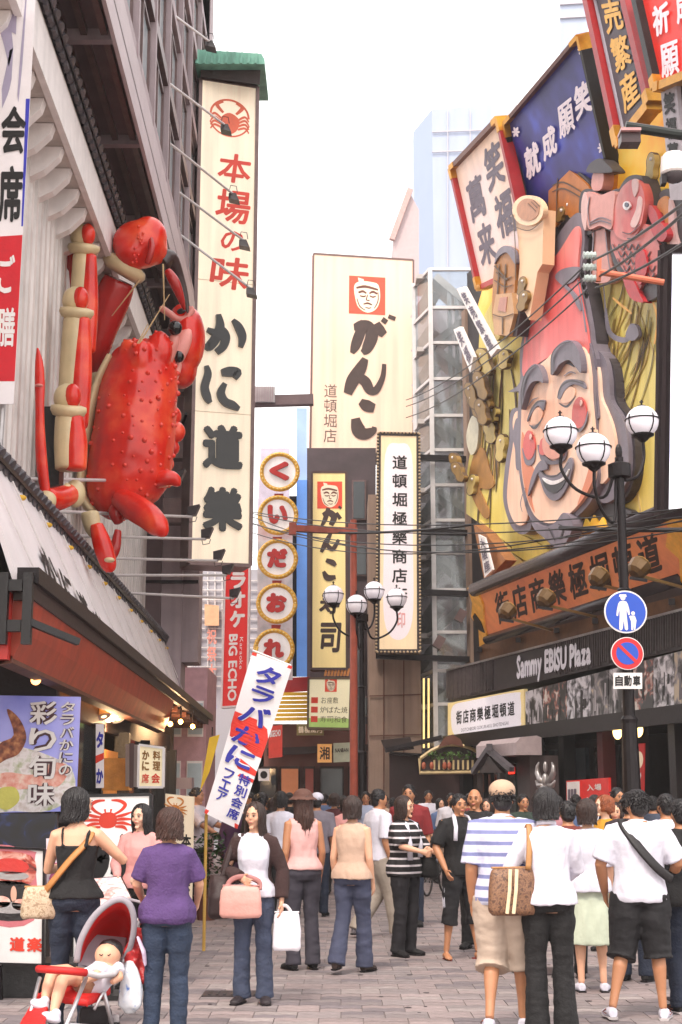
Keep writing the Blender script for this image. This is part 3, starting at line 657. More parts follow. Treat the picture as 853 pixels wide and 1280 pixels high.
# dark board and price board below
t,q=flatsign('night_photo_board','dark blue night photograph board below the lilac poster','board',FR(14.6),[(-14,1017),(72,1017),(72,1062),(-14,1062)],.05,ramp_mat('night_print',[(.35,'08070C'),(.55,'10142E'),(.75,'2848A0')],sc=5,rough=.3,dist=1))
t,q=flatsign('menu_board','white menu board with pictures of crab dishes and red writing','board',FR(12.2),[(-20,1058),(56,1062),(54,1206),(-20,1204)],.05,white,dkmetal,.02)
dish=ramp_mat('dish_print',[(.3,'1A1214'),(.45,'B04030'),(.6,'D8A090'),(.75,'E8E0D8')],sc=7,rough=.4,vor=False,dist=1.5)
patch(M('pink_print','C87078',.5),[(.02,.02),(.8,.02),(.84,.1),(.84,.62),(.02,.62)],.004,'print_frame',q,t)
patch(dish,[(.02,.06),(.78,.06),(.78,.3),(.02,.3)],.007,'dish_picture',q,t)
patch(M('black_print','181214',.3),[(.02,.32),(.8,.32),(.8,.6),(.02,.6)],.007,'dish_background',q,t)
for cx,cy,rx,ry,mt in ((.45,.16,.3,.07,M('red_print','C83028',.4)),(.45,.24,.3,.04,steel),(.4,.52,.38,.05,steel),(.3,.47,.15,.05,salm),(.62,.49,.15,.05,salm),(.5,.4,.05,.07,M('prawn_print','E0A890',.5))):
    patch(mt,[(cx+rx*math.cos(a),cy+ry*math.sin(a)) for a in [k*math.pi/4 for k in range(8)]],.010,'dish_picture',q,t)
m=MB(); text_col(m,'道楽',q,.42,.76,1.0,.90,.005,vert=False,bold=.04); m.build('lettering',redl,t)
for x in (0,50): MB().bar(P(x,1206,12.15),V((P(x,1206,12.15).x,12.25,0)),.03).build("leg",dkmetal,t)
MB().box((P(20,1206,12.3).x,12.6,.14),(1.1,.5,.27)).top('black_box','low black box standing behind the menu board','box',black)
# price strip with OOO
t,q=flatsign('price_strip','narrow white price strip with pink digits between menu board and woman','sign',FR(12.4),[(58,1048),(82,1048),(82,1130),(58,1130)],.01,M('pink_white','EAD8E0',.5))
m=MB(); text_col(m,'3900',q,.1,.05,.9,.95,.003,bold=.01); m.build('lettering',M('pink_ink','C06088',.5,bump=0),t)
# crab stand board
CRABL=[(-10,-5),(-6,-9),(0,-10),(6,-9),(10,-5),(11,2),(8,8),(0,10),(-8,8),(-11,2)]
def crab_logo(q,sx,sy,cx,cy,off,mat,par):
    m=MB(); f=lambda x,y,o=0: q(cx+x*sx,cy+y*sy,o)
    m.flat([f(x,y,off) for x,y in smoothpts(CRABL,4)])
    for s in (-1,1):
        stroke(m,f,[(s*7,-7,2.5),(s*16,-12,3.5),(s*21,-19,4.5),(s*14,-24,4),(s*4,-25,2)],off+.001)
        for k,(ex,ey) in enumerate(((30,-10),(33,0),(31,8),(24,14))):
            stroke(m,f,[(s*9,-4+k*4,2.5),(s*19,-6+k*5,4),(s*ex,ey,1.2)],off+.002+.001*k)
        stroke(m,f,[(s*3,-9,1.5),(s*4,-14,2.5)],off+.003)
    m.build('crab_emblem',mat,par)
t,q=flatsign('crab_stand_board','white standing board with a red crab and large black brush letters','sign',FR(13.9),[(92,995),(189,993),(186,1200),(90,1212)],.06,M('white_lit_board','EEE8E4',.45,emit=.15,var=.04),black,.03)
crab_logo(q,.0105,.0048,.45,.15,.005,redl,t)
m=MB(); stroke(m,q,[(.62,.24,.03),(.64,.28,.09),(.66,.34,.06)],.004); stroke(m,q,[(.1,.36,.05),(.3,.33,.1),(.42,.38,.12),(.3,.45,.14),(.12,.46,.1)],.005); stroke(m,q,[(.5,.42,.1),(.72,.46,.12),(.9,.45,.08)],.006)
put(m,'に',q,(.1,.52,.7,.7),.004,bold=.07); put(m,'道',q,(.1,.74,.7,.95),.004,bold=.05); m.build('lettering',ink,t)
m=MB(); put(m,'本',q,(.82,.2,1,.28),.004,bold=.02); m.build('lettering',M('blue_ink','2A6AC8',.5,bump=0),t)
for x in (.05,.95): a=q(x,1,-.03); MB().bar(a,V((a.x,a.y,0)),.03).build('leg',dkmetal,t)
# menu stand in front of the staff girl
t=thing('menu_stand','black lectern with a tilted colour menu in front of the crab board','menu stand',(P(128,1200,12.6).x,12.6,0))
qm=quadmap(P(105,1098,12.75),P(152,1095,12.75),P(168,1127,12.2),P(128,1140,12.2))
MB().hexa([qm(u,v,-.03) for u,v in c4],[qm(u,v,0) for u,v in c4]).build('tray',black,t)
MB().hexa([qm(.04+.92*u,.04+.92*v,0) for u,v in c4],[qm(.04+.92*u,.04+.92*v,.004) for u,v in c4]).build('menu_sheet',ramp_mat('menu_print',[(.3,'A8A0B8'),(.5,'E0D0D0'),(.62,'C88078'),(.75,'D8D8E0')],sc=9,rough=.5,dist=1),t)
MB().bar(P(140,1130,12.4),V((P(140,1130,12.4).x,12.4,0)),.06).build('post',black,t); MB().box((P(140,1130,12.4).x,12.4,.02),(.4,.4,.04)).build('foot',black,t)
# noren strip, lit sign box
t,q=flatsign('narrow_flag','narrow blue and white printed flag inside the shopfront','flag',FR(17.0),[(120,905),(130,905),(130,985),(120,985)],.008,whitecloth)
m=MB(); put(m,'タ',q,(0,.1,1,.4),.002,bold=.05); put(m,'か',q,(0,.68,1,.95),.002,bold=.05); m.build('lettering',bluel,t)
MB().hexa([q(0,.5,.001),q(1,.45,.001),q(1,.55,.001),q(0,.62,.001)],[q(0,.5,.003),q(1,.45,.003),q(1,.55,.003),q(0,.62,.003)]).build('red_band',redl,t)
t=thing('lit_menu_case','pale projecting light box with small coloured writing in the shopfront','sign',P(182,983,19.5))
qs=pq(FR(18.6),[(174,931),(205,935),(204,984),(173,984)])
board(t,qs,.05,M('menu_case_print','D8C8A4',.4,emit=.25,var=.15,sc=3),white,.03)
MB().hexa([P(157,930,18.9),P(173,931,18.62),P(172,984,18.62),P(157,983,18.9)],[P(157,930,19.4),P(173,931,19.2),P(172,984,19.2),P(157,983,19.4)]).build('side_panel',white,t)
MB().hexa([P(162,929,18.79),P(168,929,18.68),P(167,985,18.68),P(162,985,18.79)],[P(162,929,19.0),P(168,929,18.9),P(167,985,18.9),P(162,985,19.0)]).build('side_band',mauve,t)
m=MB(); text_col(m,'かに',qs,.12,.1,.45,.62,.006,bold=.04); text_col(m,'料理',qs,.55,.08,.9,.6,.006,bold=.03); m.build('lettering',M('ochre_ink','8A5A1C',.5,bump=0),t)
m=MB(); put(m,'会',qs,(.5,.64,.9,.92),.006,bold=.03); put(m,'席',qs,(.12,.66,.45,.92),.006,bold=.02); m.build('lettering',redl,t)
MB().box(P(147,968,19.5),(.35,.3,.42)).top('lit_cabinet','warm lit wooden cabinet beside the projecting light box','cabinet',M('amber_wood','B87A38',.5,emit=.15,var=.3,sc=6))
# cream crab flag-board far left of street
t,q=flatsign('cream_stand_sign','cream standing sign with orange crab and black writing behind the staff girl','sign',FR(19),[(207,992),(243,996),(240,1130),(207,1128)],.05,cream2,None)
crab_logo(q,.013,.0045,.35,.14,.004,M('orange_ink','D08030',.5,bump=0),t)
m=MB(); text_col(m,'本場の味',q,.55,.35,.95,.9,.004,bold=.03); m.build('lettering',ink,t)
# big tilted flag
t=thing('nobori_flag','tall white flag with blue and red king crab writing tilted over the street','flag',V((P(270,1100,16).x,16,0)))
fl_=quadmap(P(316,815,15.9),P(366,833,15.9),P(297,1036,16),P(256,1016,16))
m=MB(); N=16
def flq(u,v,off=0): return fl_(u,v,off)+fl_.n*(.035*math.sin(v*7+u*2))
vs=[];fs=[]
for i in range(N+1):
    for j in range(5): vs.append(flq(j/4,i/N))
fs=[(i*5+j,i*5+j+1,(i+1)*5+j+1,(i+1)*5+j) for i in range(N) for j in range(4)]
vb=[v-fl_.n*.004 for v in vs]; k=len(vs); m.add(vs+vb,fs+[tuple(k+i for i in f[::-1]) for f in fs]); m.build('cloth',whitecloth,t,smooth=True)
rc=M('red_flag_print','D8382C',.8)
def fpoly(pts,off,mat,nm):
    # fine strip mesh between left/right bounds per v
    m=MB(); 
    for i in range(len(pts)-1):
        (v0,a0,b0),(v1,a1,b1)=pts[i],pts[i+1]
        for k in range(3):
            s0,s1=k/3,(k+1)/3; A=lambda s: v0+(v1-v0)*s
            m.add([flq(a0+(a1-a0)*s0,A(s0),off),flq(b0+(b1-b0)*s0,A(s0),off),flq(b0+(b1-b0)*s1,A(s1),off),flq(a0+(a1-a0)*s1,A(s1),off)],[(0,1,2,3)])
    m.build(nm,mat,t)
fpoly([(0,0,1),(.018,0,1)],.004,rc,'red_edge'); fpoly([(.975,0,1),(1,0,1)],.004,rc,'red_edge')
fpoly([(.37,.0,.6),(.40,.0,.9),(.45,0,1),(.52,.05,1),(.55,.5,1),(.57,.8,1)],.004,rc,'red_field'); fpoly([(.62,.15,.5),(.65,.35,1),(.68,.5,1)],.004,rc,'red_swirl'); fpoly([(.70,.6,1),(.72,.55,1)],.004,rc,'red_swirl')
for mt,bd,of in ((whitecloth,.06,.008),(bluel,.032,.014)):
    m=MB(); 
    for c,v0,v1,a,b in (('タ',.04,.17,.2,.85),('ラ',.17,.28,.2,.85),('バ',.28,.42,.1,.9),('か',.42,.55,.08,.88),('に',.55,.68,.08,.88)): put(m,c,flq,(a,v0,b,v1),of,bold=bd,step=.0006,skew=.1)
    m.build('lettering',mt,t)
m=MB(); text_col(m,'特別会席',flq,.58,.69,.95,.965,.006,bold=.02); text_col(m,'フェア',flq,.15,.70,.48,.9,.006,bold=.02); m.build('lettering',bluel,t)
MB().tube([V((P(268,1100,16.1).x-.1,16.1,0)),P(258,1020,16.08),P(322,808,16.0)],.018,8).build('pole',M('bamboo_yellow','B89040',.5),t)
MB().tube([P(316,813,15.95),P(364,832,15.95)],.012,6).build('crossbar',white,t)
# ------------------------------------------------------------ centre of the street
# far end of the shopping street
def bldg(name,label,x0,x1,y0,y1,h,mat,floors=0,cols=0,fm=None,z0=0):
    t=thing(name,label,'building',((x0+x1)/2,y0,0))
    MB().box(((x0+x1)/2,(y0+y1)/2,h/2),(x1-x0,y1-y0,h)).build('wall',mat,t)
    if floors:
        fh=(h-z0-.5)/floors; cw=(x1-x0)/cols
        for i in range(floors):
            for j in range(cols):
                w_=MB().box((x0+(j+.5)*cw,y0-.02,z0+(i+.5)*fh),(cw*.72,.06,fh*.6)).build('window',fm or white,t)
                MB().box((x0+(j+.5)*cw,y0-.045,z0+(i+.5)*fh),(cw*.64,.03,fh*.52)).build('pane',glass,w_)
    return t
paleb=M('pale_blue_cladding','A4AFC6',.35,var=.05,sc=.3,bump=0); palew=M('pale_white_cladding','B4B2BA',.5,var=.05,sc=.4)
t=thing('office_tower','pale blue white office tower rising behind the glass stair','building',P(568,335,75))
a=[P(517,165,75),P(540,137,74.2),P(615,131,74.2),P(700,131,74.2)]; z0=2
for nm,(p,q_),mt in (('wall',(a[0],a[1]),M('pale_blue_side','93A1C0',.35,var=.04,sc=.3,bump=0)),('wall',(a[1],a[2]),paleb),('wall',(a[2],a[3]),palew)):
    MB().hexa([V((p.x,p.y,z0)),V((q_.x,q_.y,z0)),V((q_.x,q_.y+8,z0)),V((p.x,p.y+8,z0))],[p,q_,q_+V((0,8,0)),p+V((0,8,0))]).build(nm,mt,t)
for y in (165,190): MB().bar(P(540,y,74.1),P(616,y-3,74.1),.06).build('panel_joint',palew,t)
for x in (560,588): MB().bar(P(x,137,74.1),P(x,560,74.1),.05).build('panel_joint',palew,t)
t=thing('distant_tower','pale tower top seen behind the dark gold lettered board','building',P(717,60,90))
MB().hexa([P(700,-40,90),P(735,-40,90),P(735,200,90),P(700,200,90)],[P(700,-40,98),P(735,-40,98),P(735,200,98),P(700,200,98)]).build('wall',paleb,t)
for y in (5,22): MB().bar(P(700,y,89.9),P(735,y-2,89.9),.15).build('band',palew,t)
t=thing('pink_gable_house','pale pink building edge left of the office tower','building',P(506,320,62))
MB().prism([P(492,296,62),P(512,240,62),P(524,262,62),P(524,560,62),P(492,560,62)],(0,5,0)).build('wall',M('pale_pink_render','B8A6A8',.7,var=.06),t); MB().bar(P(490,300,61.9),P(513,237,61.9),.25).build('roof_edge',M('pink_brown_trim','B89A96',.6),t)
# white mesh-clad building behind the karaoke sign
t=thing('scaffold_clad_building','white tile building with faded signs behind the karaoke sign','building',P(255,860,44))
MB().hexa([P(205,712,44),P(330,712,44),P(330,1062,44),P(205,1062,44)],[P(205,712,48),P(330,712,48),P(330,1062,48),P(205,1062,48)]).build('wall',palew,t)
for x in range(224,285,9): MB().bar(P(x,715,43.95),P(x,860,43.95),.03).build('wall_rib',white,t)
for y in range(725,860,12): MB().bar(P(206,y,43.93),P(330,y+1,43.93),.03).build('wall_rib',white,t)
MB().hexa([P(256,755,43.9),P(274,757,43.9),P(274,782,43.9),P(256,782,43.9)],[P(256,755,43.7),P(274,757,43.7),P(274,782,43.7),P(256,782,43.7)]).build('orange_notice',M('pale_orange_print','E8B48C',.6),t)
q=pq(FR(43.6),[(258,785),(272,785),(272,850),(258,850)]); m=MB(); text_col(m,'祝祭大',q,0,0,1,1,bold=.02); m.build('lettering',M('faded_orange','E09080',.6,bump=0),t)
q=pq(FR(43.6),[(238,765),(252,765),(252,850),(238,850)]); m=MB(); text_col(m,'大阪食堂',q,0,0,1,1,bold=.0); m.build('lettering',M('faded_grey','A09AA4',.6,bump=0),t)
t,q=flatsign('small_blue_sign','small blue and white vertical sign at the end of the crab restaurant','sign',FR(36),[(219,768),(229,768),(229,800),(219,800)],.1,M('blue_panel','4A54A0',.5)); m=MB(); text_col(m,'イン',q,.1,.05,.9,.95); m.build('lettering',white,t)
t,q=flatsign('wooden_relief','brown carved wooden relief hanging at the corner of the restaurant','sign',FR(34),[(222,800),(232,798),(234,840),(222,842)],.15,brown)
t,q=flatsign('karaoke_sign','tall red karaoke sign with white characters and letters','sign',FR(38),[(282,705),(312,705),(309,882),(277,884)],.4,M('red_sign_face','CC1F1C',.4,emit=.12,var=.06,sc=1),M('white_edge','D8C8C8',.5),.05)
m=MB(); text_col(m,'ラオケ',q,.2,.05,.9,.46,.01,bold=.05); m.build('lettering',white,t)
m=MB()
def rot90(q,u0,v0,u1,v1): return lambda u,v,o=0: q(u1-(u1-u0)*v,v0+(v1-v0)*u,o)
q2=rot90(q,.22,.50,.62,.97); latin(m,'BIG ECHO',q2,0,0,1,1,.01,bold=.03); q2=rot90(q,.66,.52,.82,.75); latin(m,'Karaoke',q2,0,0,1,1,.01); m.build('lettering',white,t)
# white cloth banners over the street
for i,(pp,lb) in enumerate((([(228,862),(266,858),(272,885),(255,892)],'upper'),([(224,925),(266,918),(262,955),(236,965)],'lower'))):
    t,q=flatsign('street_banner','slanting pale banner with black brush writing, the %s of two'%lb,'banner',FR(40-i*3),pp,.02,M('lilac_cloth','C8C4DC',.8))
    m=MB(); text_col(m,'大入笑福道',q,0.05,.1,.95,.9,.01,vert=False,bold=.02); m.build('lettering',M('soft_black','3A3640',.7,bump=0),t)
t,q=flatsign('yellow_pole_flag','yellow flag beside the white nobori flag','flag',FR(20),[(262,922),(275,918),(262,965),(250,990)],.01,M('yellow_cloth','D8B030',.8))
bldg('pink_shop','pink shop front far down the street behind the nobori flag',-4.6,-3.1,33.5,36,4.6,M('pink_front','B88E94',.6,var=.15),3,3)
t,q=flatsign('roller_awning','dark grey roll-up awning case at the end of the restaurant','awning',FR(31),[(219,972),(240,972),(240,986),(219,986)],.5,mauve)
# mid street shopfront row (left and centre), brown
t=thing('brown_arcade_building','dark brown building with shopfronts closing the street centre','building',P(400,990,44))
MB().hexa([P(300,905,44),P(470,905,44),P(470,1068,44),P(300,1068,44)],[P(300,905,50),P(470,905,50),P(470,1060,50),P(300,1060,50)]).build('wall',M('warm_brown_wall','7A4C42',.6,var=.25,sc=1.2),t)
MB().hexa([P(384,560,43.8),P(470,560,43.8),P(470,905,43.8),P(384,905,43.8)],[P(384,560,50),P(470,560,50),P(470,905,50),P(384,905,50)]).build('wall',M('dark_facade','43363A',.6,var=.3,sc=1.5),t)
for i,(x,y,w,h) in enumerate(((440,600,18,50),(440,680,20,40),(438,745,16,40),(436,810,20,50),(445,870,16,26))):
    f=MB().hexa([P(x,y,43.7),P(x+w,y,43.7),P(x+w,y+h,43.7),P(x,y+h,43.7)],[P(x,y,43.9),P(x+w,y,43.9),P(x+w,y+h,43.9),P(x,y+h,43.9)]).build('window',bronze,t)
    MB().hexa([P(x+2,y+2,43.66),P(x+w-2,y+2,43.66),P(x+w-2,y+h-2,43.66),P(x+2,y+h-2,43.66)],[P(x+2,y+2,43.69),P(x+w-2,y+2,43.69),P(x+w-2,y+h-2,43.69),P(x+2,y+h-2,43.69)]).build('pane',glassd,f)
for x,w,mt in ((325,22,glassd),(350,25,warm2),(380,14,M('reddish_shop','8A4034',.5)),(400,30,glassd),(436,26,M('maroon_shop','5A2A28',.5))):
    f=MB().hexa([P(x,958,43.6),P(x+w,958,43.6),P(x+w,1064,43.6),P(x,1064,43.6)],[P(x,958,43.9),P(x+w,958,43.9),P(x+w,1064,43.9),P(x,1064,43.9)]).build('shopfront',dkbrown,t)
    if mt is warm2: mt=M('dim_lit_shop','8A5A40',.5,emit=.25,ecol='B06030')
    MB().hexa([P(x+2,961,43.5),P(x+w-2,961,43.5),P(x+w-2,1060,43.5),P(x+2,1060,43.5)],[P(x+2,961,43.6),P(x+w-2,961,43.6),P(x+w-2,1060,43.6),P(x+2,1060,43.6)]).build('glazing',mt,f)
MB().hexa([P(334,935,43.3),P(470,930,43.3),P(470,938,43.3),P(334,945,43.3)],[P(334,935,43.9),P(470,930,43.9),P(470,938,43.9),P(334,945,43.9)]).build('canopy',dkbrown,t)
# yellow / red fascia of the restaurant behind the discs
t=thing('red_yellow_shop','shop with red band and yellow corrugated fascia under the round discs','building',P(350,900,42.5))
MB().hexa([P(318,848,42.4),P(388,846,42.4),P(388,864,42.4),P(318,868,42.4)],[P(318,848,44),P(388,846,44),P(388,864,44),P(318,868,44)]).build('red_band',M('deep_red','9A1C20',.5),t)
for k in range(7):
    y=866+k*5.2; MB().hexa([P(326,y,42.3),P(386,y-1,42.3),P(386,y+3.6,42.3),P(324,y+4,42.3)],[P(326,y,43.9),P(386,y-1,43.9),P(386,y+3.6,43.9),P(324,y+4,43.9)]).build('fascia_slat',yellow,t)
t,q=flatsign('big_red_sign','small red sign with white letters left of the yellow fascia','sign',FR(41),[(336,908),(353,906),(353,946),(336,948)],.15,M('red_face2','C83A2C',.5,emit=.1)); m=MB(); latin(m,'BIGECHO',q,.1,.12,.9,.35,.01,bold=.04); m.build('lettering',white,t)
t,q=flatsign('white_round_logo_sign','small square white sign with a dark round logo','sign',FR(40),[(323,961),(337,961),(337,976),(323,976)],.1,white); m=MB(); m.flat([q(.5+.32*math.cos(a*.4),.5+.32*math.sin(a*.4),.005) for a in range(16)]); m.build('round_logo',ink,t)
t,q=flatsign('amber_sign','small amber sign with one dark character','sign',FR(42),[(397,930),(415,930),(415,953),(397,953)],.15,M('amber_face','D89A58',.5,emit=.25)); m=MB(); put(m,'湘',q,(.1,.1,.9,.9),.01,bold=.02); m.build('lettering',inkb,t)
t,q=flatsign('grey_green_sign','small grey green sign right of the amber sign','sign',FR(42),[(417,929),(438,928),(438,952),(417,953)],.15,M('greygreen_face','A8A890',.5,emit=.1)); m=MB(); latin(m,'NANBAN',q,.1,.25,.9,.5,.01,bold=.03); m.build('lettering',inkb,t)
t,q=flatsign('olive_sign','olive coloured low sign under the green and white sushi sign','sign',FR(41.5),[(371,905),(405,905),(405,919),(371,919)],.2,M('olive_face','8A7A48',.5)); m=MB(); text_col(m,'鶴橋風月',q,.05,.15,.95,.85,.01,vert=False,bold=.02); m.build('lettering',cream2,t)
# disc sign column
t=thing('disc_sign_column','column of five round white discs with gold rims and red kana','sign',P(348,840,38))
pc=ramp_mat('faded_poster_panel',[(.35,'C8A8A8'),(.5,'D8D0D4'),(.65,'B8B8BC')],sc=1.5,rough=.6)
MB().hexa([P(322,640,39),P(366,640,39),P(366,850,39),P(322,850,39)],[P(322,640,40),P(366,640,40),P(366,850,40),P(322,850,40)]).build('backing_panel',pc,t)
MB().hexa([P(326,560,39.2),P(362,560,39.2),P(362,640,39.2),P(322,640,39.2)],[P(326,560,40),P(362,560,40),P(362,640,40),P(322,640,40)]).build('backing_panel',M('pale_lilac_panel','CFC8DC',.5),t)
for i,(ch,x,y) in enumerate(zip('くいだお札',(350,348,347.5,346.5,343),(591,645,699.5,755,812))):
    c=P(x,y,38); r=.49
    MB().lathe(c,[(r,-.18),(r,.1)],28,ax=(0,-1,0)).build('disc',M('disc_white','F0ECEC',.5,var=.03,emit=.12),t)
    rm=MB(); 
    rim_=[c+V((math.cos(k*math.pi/14)*r,-.12,math.sin(k*math.pi/14)*r)) for k in range(29)]
    rm.tube(rim_,.06,8); rm.build('rim',M('disc_gold','DCA838',.4,.0,var=.15),t,smooth=True)
    bb=MB()
    for k in range(30): a=k*math.pi/15; bb.ell(c+V((math.cos(a)*r,-.19,math.sin(a)*r)),.028,6,4)
    o=bb.build('rim_bulbs',M('bulb_cream','E8C878',.4),t); o['kind']='stuff'
    qd=quadmap(c+V((-.34,-.1,.34)),c+V((.34,-.1,.34)),c+V((.34,-.1,-.34)),c+V((-.34,-.1,-.34)))
    for lay,(mt,of) in enumerate(((M('shadow_grey','7A5048',.5),.02),(M('kana_red','B82420',.45),.06))):
        m=MB(); 
        for k in range(1+2*lay): put(m,'れ' if ch=='札' else ch,qd,(.03,.05,.95,.92),of+.02*k,bold=.07)
        m.build('letter',mt,t)
    if i<4: MB().hexa([P(x-7,y+26,38.1),P(x+5,y+26,38.1),P(x+4,y+31,38.1),P(x-7,y+31,38.1)],[P(x-7,y+26,38.4),P(x+5,y+26,38.4),P(x+4,y+31,38.4),P(x-7,y+31,38.4)]).build('link_plate',M('link_red','A83A34',.5),t)
# blue neon pillar
t=thing('blue_pillar','bright blue vertical pillar sign between the discs and the sushi sign','sign',P(378,846,40))
MB().hexa([P(371,600,40),P(384,600,40),P(384,846,40),P(371,846,40)],[P(371,600,40.5),P(384,600,40.5),P(384,846,40.5),P(371,846,40.5)]).build('panel',M('sky_blue_panel','5C8ED8',.4,emit=.15,var=.12,sc=1.5),t)
MB().hexa([P(371,510,40.1),P(384,510,40.1),P(384,600,40.1),P(371,600,40.1)],[P(371,510,40.5),P(384,510,40.5),P(384,600,40.5),P(371,600,40.5)]).build('panel',M('pale_blue_panel','A0BCE8',.4,emit=.1,var=.12,sc=1.5),t)
MB().hexa([P(384,600,40.2),P(388,600,40.2),P(388,846,40.2),P(384,846,40.2)],[P(384,600,40.6),P(388,600,40.6),P(388,846,40.6),P(384,846,40.6)]).build('edge',mauved,t)
MB().hexa([P(362,620,40.3),P(371,620,40.3),P(371,846,40.3),P(362,846,40.3)],[P(362,620,40.9),P(371,620,40.9),P(371,846,40.9),P(362,846,40.9)]).build('side_recess',dkmetal,t)
# roof bracket between the signs and plain plinth
t=thing('sign_gantry','dark horizontal gantry beam with a ribbed grey box between the tall signs','gantry',P(350,505,41))
MB().bar(P(318,502,41),P(392,500,41),.28,.3).build('beam',mauved,t)
for i in range(9): MB().bar(P(320+i*2.6,483,40.7),P(320+i*2.6,502,40.7),.035).build('box_rib',mauve,t)
MB().hexa([P(319,483,40.8),P(344,483,40.8),P(344,503,40.8),P(319,503,40.8)],[P(319,483,41.2),P(344,483,41.2),P(344,503,41.2),P(319,503,41.2)]).build('ribbed_box',steel,t)
# cream sign with face logo
def face_logo(q,cx,cy,w_,h_,par,off=.01):
    g=lambda x,y,o=0: q(cx+x*w_,cy+y*h_,o)
    MB().hexa([g(-.5,-.5,off-.005),g(.5,-.5,off-.005),g(.5,.5,off-.005),g(-.5,.5,off-.005)],[g(-.5,-.5,off),g(.5,-.5,off),g(.5,.5,off),g(-.5,.5,off)]).build('logo_square',M('logo_red','D8482C',.5,emit=.08,var=.04,bump=0),par)
    m=MB(); m.flat([g(x,y,off+.005) for x,y in smoothpts([(-.36,-.22),(-.2,-.36),(.1,-.36),(.3,-.3),(.36,-.05),(.33,.2),(.22,.38),(.02,.46),(-.18,.38),(-.3,.2)],4)]); m.flat([g(x,y,off+.006) for x,y in [(-.22,-.3),(-.26,-.46),(-.1,-.42),(-.08,-.32)]]); m.build('logo_face',M('logo_cream','F0E2C8',.5,bump=0,var=.03),par)
    m=MB()
    for s in ([(-.3,-.18,.05),(-.05,-.23,.07),(.3,-.16,.05)],[(-.24,-.06,.05),(-.12,-.1,.06),(-.02,-.05,.04)],[(.06,-.05,.04),(.16,-.1,.06),(.28,-.05,.05)],[(-.2,.02,.03),(-.1,.04,.04),(-.03,.01,.03)],[(.07,.01,.03),(.16,.04,.04),(.24,.01,.03)],[(.02,-.02,.02),(-.02,.12,.03),(.07,.13,.03)],[(-.1,.24,.03),(.02,.21,.05),(.14,.25,.03)],[(-.28,.1,.02),(-.2,.3,.03),(-.05,.4,.02)],[(-.05,.32,.02),(.05,.34,.03),(.12,.32,.02)],[(.3,-.1,.02),(.3,.14,.03),(.2,.34,.02)]): stroke(m,g,s,off+.01,n=4)
    m.build('logo_lines',M('logo_line','6A3A2C',.6,bump=0),par)
t,q=flatsign('large_cream_sign','large cream sign board with red face logo and three brown brush characters','sign',FR(45),[(392,317),(517,325),(517,574),(388,572)],.0,M('peach_sign_face','E6C3AC',.45,emit=.16,var=.06,sc=.4,bump=.01),M('sign_edge_brown','6A504C',.5),.06,None)
MB().hexa([q(-.0,0,-.1),q(1,0,-.1),q(1,1,-.1),q(0,1,-.1)],[q(0,0,-.9),q(1,0,-.9),q(1,1,-.9),q(0,1,-.9)]).build('cabinet',bronze,t)
sd2=quadmap(q(-.02,-.005,-.35),q(0,0,0),q(0,1,0),q(-.02,1.0,-.35)); MB().hexa([sd2(u,v,-.03) for u,v in c4],[sd2(u,v,0) for u,v in c4]).build('side_panel',M('pink_beige_side','CFA89C',.5),t)
face_logo(q,.54,.195,.36,.19,t)
gq=lambda x,y,o=0: q((x-388)/129,(y-319)/254,o)
m=MB()
for i,s in enumerate(([(441,410,6),(450,409,12),(460,408,10),(464,420,12),(458,436,10),(452,442,5)],[(455,402,8),(448,420,10),(443,434,9),(439,443,4)],[(469,404,8),(474,412,10),(480,418,7)],[(477,398,5),(483,402,5)],[(485,394,4),(494,397,4)],
  [(456,449,6),(450,462,11),(440,478,12),(434,494,8)],[(446,472,8),(456,478,10),(462,488,9),(470,488,7),(478,472,5),(480,455,4)],
  [(450,503,6),(458,508,11),(468,511,8)],[(444,524,8),(448,538,13),(456,543,11),(466,539,7),(468,534,4)])): stroke(m,gq,[(a_,b_,w_*1.35) for a_,b_,w_ in s],.012+.002*i)
m.build('lettering',inkb,t)
m=MB(); text_col(m,'道頓堀店',q,.12,.64,.26,.93,.008,bold=.0); m.build('lettering',M('mid_brown_ink','5A453E',.6,bump=0),t)
MB().tube([P(434,575,45.5),P(434,600,45.5)],.1,8).build('hanger',dkmetal,t)
MB().bar(P(388,574,45.3),P(520,576,45.3),.3,.2).build('under_beam',dkmetal,t)
# narrow yellow sign
t,q=flatsign('narrow_sushi_sign','narrow pale yellow vertical sign with red logo and brown brush writing','sign',FR(41),[(390,590),(433,590),(434,836),(389,836)],.6,M('pale_yellow_face','ECD290',.45,emit=.15,var=.03,sc=.6),M('brown_edge','4A302C',.5),.07)
face_logo(q,.52,.12,.72,.14,t)
nq=lambda x,y,o=0: q((x-390)/43.5,(y-590)/246,o)
m=MB()
for i,s in enumerate(([(404,645,5),(412,642,8),(418,648,8),(414,658,6)],[(411,636,5),(407,650,6),(402,660,3)],[(421,642,4),(426,650,5)],[(424,634,3),(427,637,3)],[(414,668,4),(408,680,7),(402,692,4)],[(407,680,5),(416,688,6),(424,676,4)],[(408,702,5),(416,705,7),(420,709,4)],[(405,716,4),(410,724,8),(420,723,5)])): stroke(m,nq,s,.012+.002*i)
put(m,'寿',q,(.2,.61,.86,.735),.01,bold=.035,skew=.1); put(m,'司',q,(.2,.76,.86,.93),.01,bold=.03,skew=.1); m.build('lettering',inkb,t)
t=thing('orange_wave_ornament','small orange carved ornament above the green and white sign','ornament',P(425,842,41))
m=MB()
for i in range(8): m.prism([P(405+i*4,845,41),P(407+i*4,836,41),P(410+i*4,835,41),P(408+i*4,845,41)],(0,.1,0))
o=m.build('carved_waves',M('orange_carving','C8803C',.5),t); o['kind']='stuff'
